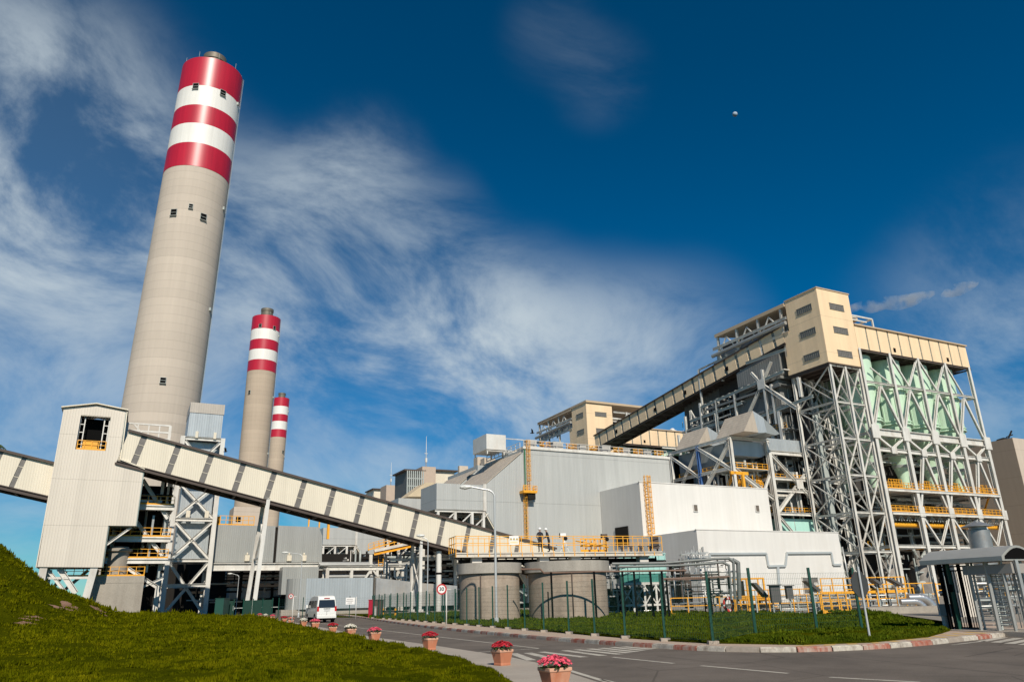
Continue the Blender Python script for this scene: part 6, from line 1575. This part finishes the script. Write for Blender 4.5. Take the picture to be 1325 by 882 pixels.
# ================= STREET LAMPS =================
def lamp(label,px,ytop,Y,arm,ybase=0,r=.06):
    a=pt(px,ytop,Y); x,z=a.x,a.z; t=thing('street_lamp',label,'street lamp',(x,Y,0),'w',group='curved arm street lamps')
    m=MB(); m.tube((x,Y,0),(x,Y,z-.5),r*1.0,r*.75,n=12); m.lathe((x,Y,0),[(r*3,0),(r*3,.04),(r*1.8,.08),(r*1.8,.5),(r*1.3,.55)],n=12); build('pole',m,mat('lamp_pole_grey',(.5,.51,.5),.4,metal=.2,var=.05),t)
    m=MB(); P=[Vector((x,Y,z-.5))]
    for i in range(1,7): an=math.pi/2*i/6; P.append(Vector((x-.55*(1-math.cos(an)),Y,z-.5+.5*math.sin(an))))
    P.append(Vector((x-arm+.3,Y,z+.22))); m.pipe(P,r*.72,10); build('arm',m,mat('lamp_pole_grey',()),t)
    m=MB(); cx0=x-arm; m.lathe((0,0,0),[(0,0)],n=3) if 0 else None
    P=[(cx0-.42,.05),(cx0-.3,.12),(cx0,.15),(cx0+.3,.1),(cx0+.42,.04)]
    for (xa,ra),(xb_,rb2) in zip(P,P[1:]): m.tube((xa,Y,z+.2),(xb_,Y,z+.22),ra,rb2,n=12)
    build('lamp_head',m,mat('lamp_head_enamel',(.6,.6,.56),.35),t)
    m=MB(); m.ball((cx0-.05,Y,z+.12),.13,n=12,k=6,sz=.6); build('lens',m,mat('lamp_lens',(.5,.5,.47),.15),t)
lamp('tall street lamp with curved arm in front of the smaller concrete tank',639.7,633,48.5,1.85,r=.085)
lamp('street lamp with curved arm behind the speed limit sign, under the conveyor end',554,695,76,.75)
lamp('street lamp rising left of the white van before the grey casings',391.5,716,101,2.3)
lamp('farthest street lamp, seen left of the conveyor trestle',309.5,743,135,1.6)
# ================= SIGNS =================
def text_mesh(txt,size,mt,parent,loc,rot,name='digits'):
    cu=bpy.data.curves.new('t','FONT'); cu.body=txt; cu.size=size; cu.align_x='CENTER'; cu.align_y='CENTER'; cu.extrude=.003; cu.offset=.006
    o=bpy.data.objects.new('t',cu); link(o); dg=bpy.context.evaluated_depsgraph_get(); me=bpy.data.meshes.new_from_object(o.evaluated_get(dg)); bpy.data.objects.remove(o)
    me.materials.clear(); me.materials.append(mt); q=bpy.data.objects.new(name,me); link(q); q.parent=parent; q.location=loc; q.rotation_euler=rot; return q
def speed(label,px,py,Y,r,pxp,offx):
    c=pt(px,py,Y); p=pt(pxp,py,Y); t=thing('speed_sign',label,'road sign',(p.x,Y,0),'w')
    m=MB(); m.tube((p.x,Y,0),(p.x,Y,c.z+.02),.035,n=10); m.bar((c.x,Y-.02,c.z),(p.x,Y-.02,c.z),.05); m.bar((p.x,Y,c.z),(p.x+.25,Y,c.z-.02),.03); build('pole',m,STEEL,t)
    m=MB(); m.tube((c.x,Y-.07,c.z),(c.x,Y-.04,c.z),r,n=36); d=build('disc',m,SRED,t)
    m=MB(); m.tube((c.x,Y-.08,c.z),(c.x,Y-.071,c.z),r*.72,n=36); build('face',m,PWHITE,d)
    text_mesh('30',r*.95,BLACK,d,(c.x-p.x,-.084,c.z),(R(90),0,0))
speed('round red bordered 30 speed sign in front of the fence left of the tanks',571.6,761.8,47,.31,577.8,0)
speed('small distant round red bordered sign on a pole left of the van',376.8,770.8,62.5,.20,380,0)
c=pt(1115.5,758,27.7); p0=GR(1126,827.5,.14); OS=thing('octagonal_sign','octagonal road sign seen from its dark back on a slim pole at the corner','road sign',(p0[0],p0[1],.14),'w')
m=MB(); m.tube((p0[0],p0[1],KH),(p0[0],p0[1],2.35),.035,n=12); m.box(p0[0]-.22,p0[0]+.22,p0[1]-.18,p0[1]+.18,KH,KH+.03); build('pole',m,mat('lamp_pole_grey',()),OS)
m=MB(); vd=Vector((.88,.467,0)); oc=[]; cc_=Vector((p0[0],p0[1]+.05,c.z+.05))
for i in range(8): a=math.pi/8+i*math.pi/4; oc.append(cc_+vd*.42*math.cos(a)+Vector((0,0,.42*math.sin(a))))
m.prism(oc,Vector((-.467,.88,0))*.02); build('plate',m,mat('sign_back_grey',(.05,.052,.05),.5),OS)
m=MB(); m.prism([p+Vector((-.467,.88,0))*.022 for p in oc],Vector((-.467,.88,0))*.004); build('front_face',m,SRED,OS)
c=pt(453.5,777,80); p0=pt(460.5,790,80); NS=thing('notice_board','white notice board on a slim post on the verge behind the van','sign',(p0.x,80,0),'w')
m=MB(); m.tube((p0.x,80,0),(p0.x,80,c.z+.4),.04,n=8); m.bar((c.x,80,c.z+.2),(p0.x,80,c.z+.2),.04); build('post',m,STEEL,NS)
m=MB(); m.box(c.x-.46,c.x+.46,79.92,79.95,c.z-.33,c.z+.33); bd=build('board',m,PWHITE,NS)
m=MB()
for k,wd in enumerate((.7,.8,.5)): 
    for i in range(int(wd/.09)): m.box(c.x-wd/2+i*.09,c.x-wd/2+i*.09+.06,79.905,79.915,c.z+.17-k*.17-.04,c.z+.17-k*.17+.04)
build('lettering',m,mat('faded_grey_ink',(.3,.3,.3),.6),bd)
vp=[GR(*p,0)[:2] for p in ((398,795.5),(436,798.5),(478,798.5),(482,793.5),(430,793.5))]
sheet('verge',vp,.02,LAWNM); mb=MB(); c0=GR(455,798.5,0)
# ================= VAN =================
c=GR(416,803,0); Yv=c[1]; 
Yv=70.; cx0=AT(417,800,Yv)[0]; c=(cx0,Yv,0)
VAN=thing('minibus','white high roof minibus seen from behind on the road','minibus',c,'w'); 
def lo(name,m,mts,parent,bev=0):
    o=build(name,m,mts,parent,bevel=bev); return o
# local coords: x right, y forward (away), built about c then the empty is turned
W2=.87; ln=4.85
prof=[(-.05,.42),(-.08,.75),(-.05,1.2),(.12,1.95),(.32,2.2),(.75,2.27),(2.2,2.28),(3.0,2.2),(3.55,1.95),(4.25,1.35),(4.7,1.12),(4.82,.8),(4.8,.42)]
def vanpt(x,y,z): return (c[0]+x,c[1]+y,z)
m=MB(); n=len(prof)
def wid(z): return W2*(1 if z<1.15 else 1-.16*((z-1.15)/1.15)**1.3)
secs=[-1,-.96,.96,1]
ring_=[]
for k,sx in enumerate(secs):
    for (y,z) in prof:
        ins=.05 if abs(sx)==1 else 0; cy0,cz0=2.3,1.2
        yy=y+(cy0-y)*ins*.5; z2=z+(cz0-z)*ins*.7; ring_.append(vanpt(wid(z)*sx*(1 if abs(sx)==1 else 1),yy,z2))
fs=[]
for k in range(3):
    for i in range(n): fs.append((k*n+i,k*n+(i+1)%n,(k+1)*n+(i+1)%n,(k+1)*n+i))
fs.append(tuple(range(n))[::-1]); fs.append(tuple(range(3*n,4*n)))
m.add(ring_,fs); VANW=mat('van_white_paint',(.72,.72,.68),.25,var=.03,vs=1,coat=.5,dirt=(.5,.45,.38),dirtamt=.15)
body=lo('body',m,VANW,VAN,.03)
m=MB(); m.quad(vanpt(-.76,-.055,1.25),vanpt(.76,-.055,1.25),vanpt(.68,.085,1.9),vanpt(-.68,.085,1.9)); m.v=[(a,b-.02,z) for a,b,z in m.v]; lo('rear_window',m,GLASS,VAN)
for s in (-1,1):
    def sw(y0,y1,z0,z1,sl=0):
        m=MB(); m.quad(vanpt(s*(wid(z0)+.012),y0,z0),vanpt(s*(wid(z0)+.012),y1,z0),vanpt(s*(wid(z1)+.012),y1-sl,z1),vanpt(s*(wid(z1)+.012),y0,z1)); lo('side_window',m,GLASS,VAN)
    sw(.35,1.35,1.28,1.85); sw(1.45,2.45,1.28,1.85); sw(2.6,3.75,1.25,1.85,.35)
    m=MB(); m.box(*sorted((c[0]+s*.70,c[0]+s*.86)),c[1]-.09,c[1]-.02,.95,1.35); lo('tail_light',m,mat('tail_light_red',(.5,.01,.01),.2,spec=.8),VAN)
    m=MB(); m.box(*sorted((c[0]+s*.9,c[0]+s*1.08)),c[1]+3.6,c[1]+3.75,1.25,1.5); m.bar(vanpt(s*.8,3.68,1.3),vanpt(s*.95,3.68,1.35),.04); lo('mirror',m,VANW,VAN)
    for y_ in (.85,3.9):
        m=MB(); m.tube(vanpt(s*.66,y_,.33),vanpt(s*.88,y_,.33),.33,n=24); w=lo('wheel',m,mat('tyre_rubber',(.012,.012,.012),.9),VAN)
        m=MB(); m.tube(vanpt(s*.87,y_,.33),vanpt(s*.89,y_,.33),.2,n=20); lo('rim',m,GALV,w)
        m=MB(); P=[vanpt(s*(W2+.004),y_+.41*math.cos(a),.36+.41*math.sin(a)) for a in np.linspace(-.2,math.pi+.2,14)]; m.add(P,[tuple(range(14))]); lo('wheel_arch',m,BLACK,VAN)
m=MB(); m.box(c[0]-.86,c[0]+.86,c[1]-.14,c[1]+.02,.36,.62); lo('bumper',m,VANW,VAN,.03)
m=MB(); m.box(c[0]-.26,c[0]+.26,c[1]-.105,c[1]-.09,.98,1.09); lo('number_plate',m,mat('plate_white',(.6,.6,.58),.5),VAN)
m=MB(); m.box(c[0]-.8,c[0]+.8,c[1]-.0,c[1]+4.7,.22,.42); lo('underbody',m,BLACK,VAN)
m=MB(); m.box(c[0]-.3,c[0]+.3,c[1]-.1,c[1]-.08,1.15,1.18); m.box(c[0]-.01,c[0]+.01,c[1]-.09,c[1]-.08,.62,1.2); lo('tailgate_trim',m,DARK,VAN)
m=MB(); m.box(c[0]-.25,c[0]+.25,c[1]+.08,c[1]+.14,2.02,2.07); lo('brake_light',m,mat('tail_light_red',()),VAN)
VAN.rotation_euler=(0,0,R(27)); VAN.location=(c[0]+.35,c[1],0.006)
# ================= FLOWER POTS =================
PINK=mat('pink_petals',(.72,.10,.16),.6,var=.4,vs=14); RED=mat('crimson_petals',(.50,.012,.03),.6,var=.4,vs=14); WHF=mat('white_petals',(.75,.72,.62),.6,var=.15,vs=14); PALEP=mat('salmon_petals',(.68,.26,.2),.6,var=.3,vs=14)
LEAFP=mat('pot_leaves',(.04,.09,.015),.6,var=.5,vs=10)
def potproto(colname,pm,seed,wk=.33,hgt=.5):
    rg=random.Random(seed)
    t=thing('flower_pot','x','flower pot',(0,0,0),'w')
    m=MB(); w0,w1=wk*.70,wk*.93
    def ringp(w,z): return [(-w,-w,z),(w,-w,z),(w,w,z),(-w,w,z)]
    def stack(m,L,cap=False):
        P=[]; 
        for w,z in L: P+=ringp(w,z)
        n=len(L); F=[(4*j+i,4*j+(i+1)%4,4*j+4+(i+1)%4,4*j+4+i) for j in range(n-1) for i in range(4)]; F+=[(0,3,2,1),tuple(4*(n-1)+i for i in range(4))]
        m.add(P,F)
    stack(m,[(w0*1.04,0),(w0*1.04,.05),(w0,.06),(w1,hgt-.07),(w1,hgt-.05)]); build('planter_body',m,TERRA,t,bevel=.012)
    m=MB(); stack(m,[(w1,hgt-.075),(wk,hgt-.06),(wk,hgt),(wk-.05,hgt),(wk-.05,hgt-.04)]); build('rim',m,TERRAR,t,bevel=.01)
    m=MB()
    for k in range(170):
        a=rg.uniform(0,6.28); r=wk*1.12*math.sqrt(rg.random()); x,y=r*math.cos(a)*1.1,r*math.sin(a)*1.1; z=hgt-.02+rg.uniform(0,.15)*(1-.5*r/wk)
        s=rg.uniform(.03,.055); b=rg.uniform(0,6.28); tl=rg.uniform(-.6,.9)
        d=Vector((math.cos(b),math.sin(b),tl*.6)).normalized()*s; e=Vector((-math.sin(b),math.cos(b),rg.uniform(-.4,.4))).normalized()*s*.6
        p=Vector((x,y,z)); m.quad(p-d,p+e,p+d,p-e)
    build('leaves',m,LEAFP,t)
    m=MB()
    for k in range(190):
        a=rg.uniform(0,6.28); r=wk*1.15*math.sqrt(rg.random()); x,y=r*math.cos(a)*1.12,r*math.sin(a)*1.12; z=hgt+.05+.10*(1-(r/wk/1.15)**2)+rg.uniform(0,.06)
        nrm=Vector((x*1.6+rg.uniform(-.3,.3),y*1.6+rg.uniform(-.3,.3),.6)).normalized(); u=nrm.orthogonal().normalized(); v=nrm.cross(u); s=rg.uniform(.024,.042)
        p=Vector((x,y,z)); P=[p-nrm*.01]
        for i in range(10): an=i*math.pi/5; rr=s*(1.0 if i%2==0 else .62); P.append(p+u*rr*math.cos(an)+v*rr*math.sin(an)+nrm*.012*(i%2))
        m.add(P,[(0,1+i,1+(i+1)%10) for i in range(10)])
    build('blossoms',m,pm,t); return t
protos={'pink':potproto('pink',PINK,1,.235,.40),'crimson':potproto('crimson',RED,2,.22,.39),'white':potproto('white',WHF,3,.22,.39),'salmon':potproto('salmon',PALEP,4,.22,.39)}
order=['pink','crimson','crimson','pink','white','crimson','pink','white','salmon','crimson','pink','white','pink','crimson','crimson']
plab=['nearest square terracotta pot, full of pink flowers, at the bottom edge','second nearest terracotta pot with crimson flowers, beside the zebra crossing','third nearest terracotta pot with crimson flowers, half behind the lawn edge','fourth terracotta pot from the front, with pink red flowers','fifth pot from the front, nearest of those with white flowers','sixth pot from the front, with a dome of bright crimson flowers','seventh pot from the front, pink red, just right of the van','eighth pot from the front, white flowers, in front of the van','ninth pot from the front, pale salmon, behind the small round sign pole','tenth pot from the front, crimson, left of the small round sign','eleventh pot from the front, pink flowers','twelfth pot from the front, farthest with white flowers','thirteenth pot from the front, pink, right of the white trestle foot','crimson pot left of the white trestle foot','farthest crimson flower pot at the end of the row']
usedp={}
for k,(p,cn,lb) in enumerate(zip(pots,order,plab)):
    o=protos[cn] if cn not in usedp else copytree(protos[cn]); usedp[cn]=1
    o.location=(p[0],p[1],.07); o['label']=lb; o['group']='terracotta flower pots along the road'; o.rotation_euler=(0,0,R(28+rg.uniform(-12,12))+(k%4)*math.pi/2); sc=rg.uniform(.95,1.06); o.scale=(sc,sc,sc*rg.uniform(.96,1.05))
# ================= TURNSTILE =================
P0=Vector(GR(1216,812.5,.13)); P1=Vector(GR(1326,811,.13)); P0=Vector((AT(1229,800,29.8)[0],29.8,.13)); P1=Vector((AT(1322,800,27.2)[0],27.2,.13)); d=(P1-P0).normalized(); nn=Vector((-d.y,d.x,0)); 
TS=thing('turnstile_gate','full height turnstile gate of grey bars under a small barrel roof at the right edge','turnstile',tuple(P0),'w')
def tp(s,n,z): return P0+d*s+nn*n+Vector((0,0,z))
zR=AT(1240,729,29.5)[2]-.13
m=MB()
arc=[(0,0),(0.0,.16)]; 
prof2=[(-.35,0)]+[(-.35+1.7*(i/10),.16+.36*math.sin(math.pi*i/10)) for i in range(11)]+[(1.35,0)]
m.prism([tp(-.55,n,zR+z) for n,z in prof2],d*3.4); 
build('roof',m,mat('zinc_roof_sheet',(.40,.39,.35),.45,metal=.3,var=.1,vs=2),TS)
m=MB(); m.prism([tp(2.855,n,zR+z) for n,z in [(-.22,.06)]+[(-.2+1.4*(i/8),.16+.28*math.sin(math.pi*i/8)) for i in range(9)]+[(1.22,.06)]],d*.012); build('roof_end_panel',m,BLACK,TS)
m=MB(); m.prism([tp(1.0,-.05,zR-.42),tp(2.9,-.05,zR-.42),tp(2.9,-.05,zR-.1),tp(1.0,-.05,zR-.1)],nn*1.0); build('head_box',m,mat('warm_grey_housing',(.30,.28,.25),.6),TS)
for s_,n_,w_,mt_ in ((0,0,.11,BLACK),(.22,.0,.09,BLACK),(.32,.02,.12,FENG),(1.2,0,.09,GALV),(1.28,.1,.06,GALV),(1.9,0,.11,GALV),(2.5,0,.08,GALV),(3.0,.1,.1,GALV),(3.2,.9,.12,FENG),(0.0,1.0,.1,BLACK),(1.2,1.0,.08,GALV),(2.5,1.0,.08,GALV)):
    m=MB(); m.bar(tp(s_,n_,0),tp(s_,n_,zR+.02),w_); build('post',m,mt_,TS)
m=MB()
for k in range(8): s_=.42+k*.10; m.bar(tp(s_,.05,.1),tp(s_,.05,zR-.25),.022)
for z in (.1,zR-.25,zR-.1): m.bar(tp(0,.05,z),tp(1.2,.05,z),.05)
build('bar_panel',m,BLACK,TS)
m=MB()
for k in range(12): s_=1.95+k*.1; m.bar(tp(s_,.85+.1*math.sin(k),.1),tp(s_,.85+.1*math.sin(k),zR-.2),.025)
for k in range(13): s_=1.28+k*.05; m.bar(tp(s_,.95,.1),tp(s_,.95,zR-.2),.02)
build('cage_bars',m,GALV,TS)
m=MB(); cx_t=tp(1.62,.5,0); m.tube(cx_t,cx_t+Vector((0,0,zR-.4)),.06,n=12)
for a in (0.3,2.4,4.5):
    for k in range(14): z=.2+k*.15; m.tube(cx_t+Vector((0,0,z)),cx_t+Vector((.62*math.cos(a),.62*math.sin(a),z)),.018,n=6)
for k in range(13): z=.27+k*.15; m.bar(tp(1.9,.1,z),tp(2.45,.1,z),.03)
build('rotor',m,STEELG,TS)
m=MB(); m.prism([tp(.24,-.12,1.35),tp(.42,-.12,1.35),tp(.42,-.12,1.62),tp(.24,-.12,1.62)],nn*.1); build('card_reader',m,BLACK,TS)
m=MB(); m.prism([tp(-.35,.0,.5),tp(-.02,.0,.5),tp(-.02,.0,.92),tp(-.35,.0,.92)],nn*.2); m.bar(tp(-.2,.1,0),tp(-.2,.1,.5),.06); build('control_box',m,mat('grey_box',(.2,.2,.19),.5),TS)
m=MB(); m.prism([tp(-.9,-.45,-.125),tp(3.6,-.45,-.125),tp(3.6,1.6,-.125),tp(-.9,1.6,-.125)],(0,0,.16)); build('base_slab',m,PAVE,TS)
# ================= FAR LEFT PALM, BIRDS =================
c=pt(-6,580,150); PT=thing('palm_tree','palm tree whose frond tips show above the gallery at the left edge','tree',(c.x,150,0),'w')
m=MB(); m.tube((c.x,150,0),(c.x,150,c.z),.35,.25,n=10); build('trunk',m,mat('palm_bark',(.16,.11,.07),.9,var=.3),PT)
m=MB(); rg=random.Random(4)
for k in range(26):
    a=rg.uniform(0,6.28); e=rg.uniform(-.2,1.1); p=Vector((c.x,150,c.z)); L_=2.6; prev=p
    for i in range(7):
        q=prev+Vector((math.cos(a)*math.cos(e),math.sin(a)*math.cos(e),math.sin(e)))*L_/7; e-=.28
        m.bar(prev,q,.03)
        for s in (-1,1):
            sd=Vector((-math.sin(a),math.cos(a),0))*s; m.quad(prev,q,q+sd*.45-Vector((0,0,.2))); m.quad(prev,prev.lerp(q,.5),prev.lerp(q,.5)+sd*.5-Vector((0,0,.22)))
        prev=q
build('crown',m,mat('palm_green',(.04,.07,.015),.7,var=.4),PT)
for px,py,Y,l in ((292,584,95,'bird in flight just right of the duct tower'),(689,560,90,'bird in flight above the roof of the largest precipitator'),(461,563-26,120,'') ):
    if not l: continue
    c=pt(px,py,Y); m=MB(); m.tube(c-Vector((.3,0,0)),c,.03,.09,n=8); m.tube(c,c+Vector((.25,0,.03)),.09,.02,n=8)
    m.add([c+Vector((-.12,0,.03)),c+Vector((.12,0,.03)),c+Vector((.02,.1,.45)),c+Vector((-.15,.05,.6))],[(0,1,2,3)]); m.add([c+Vector((-.12,0,.03)),c+Vector((.12,0,.03)),c+Vector((.05,-.3,.35)),c+Vector((-.12,-.4,.42))],[(0,1,2,3)])
    build('bird',m,DARK,None,tuple(c),'w',label=l,cat='bird')
SC.render.engine='CYCLES'
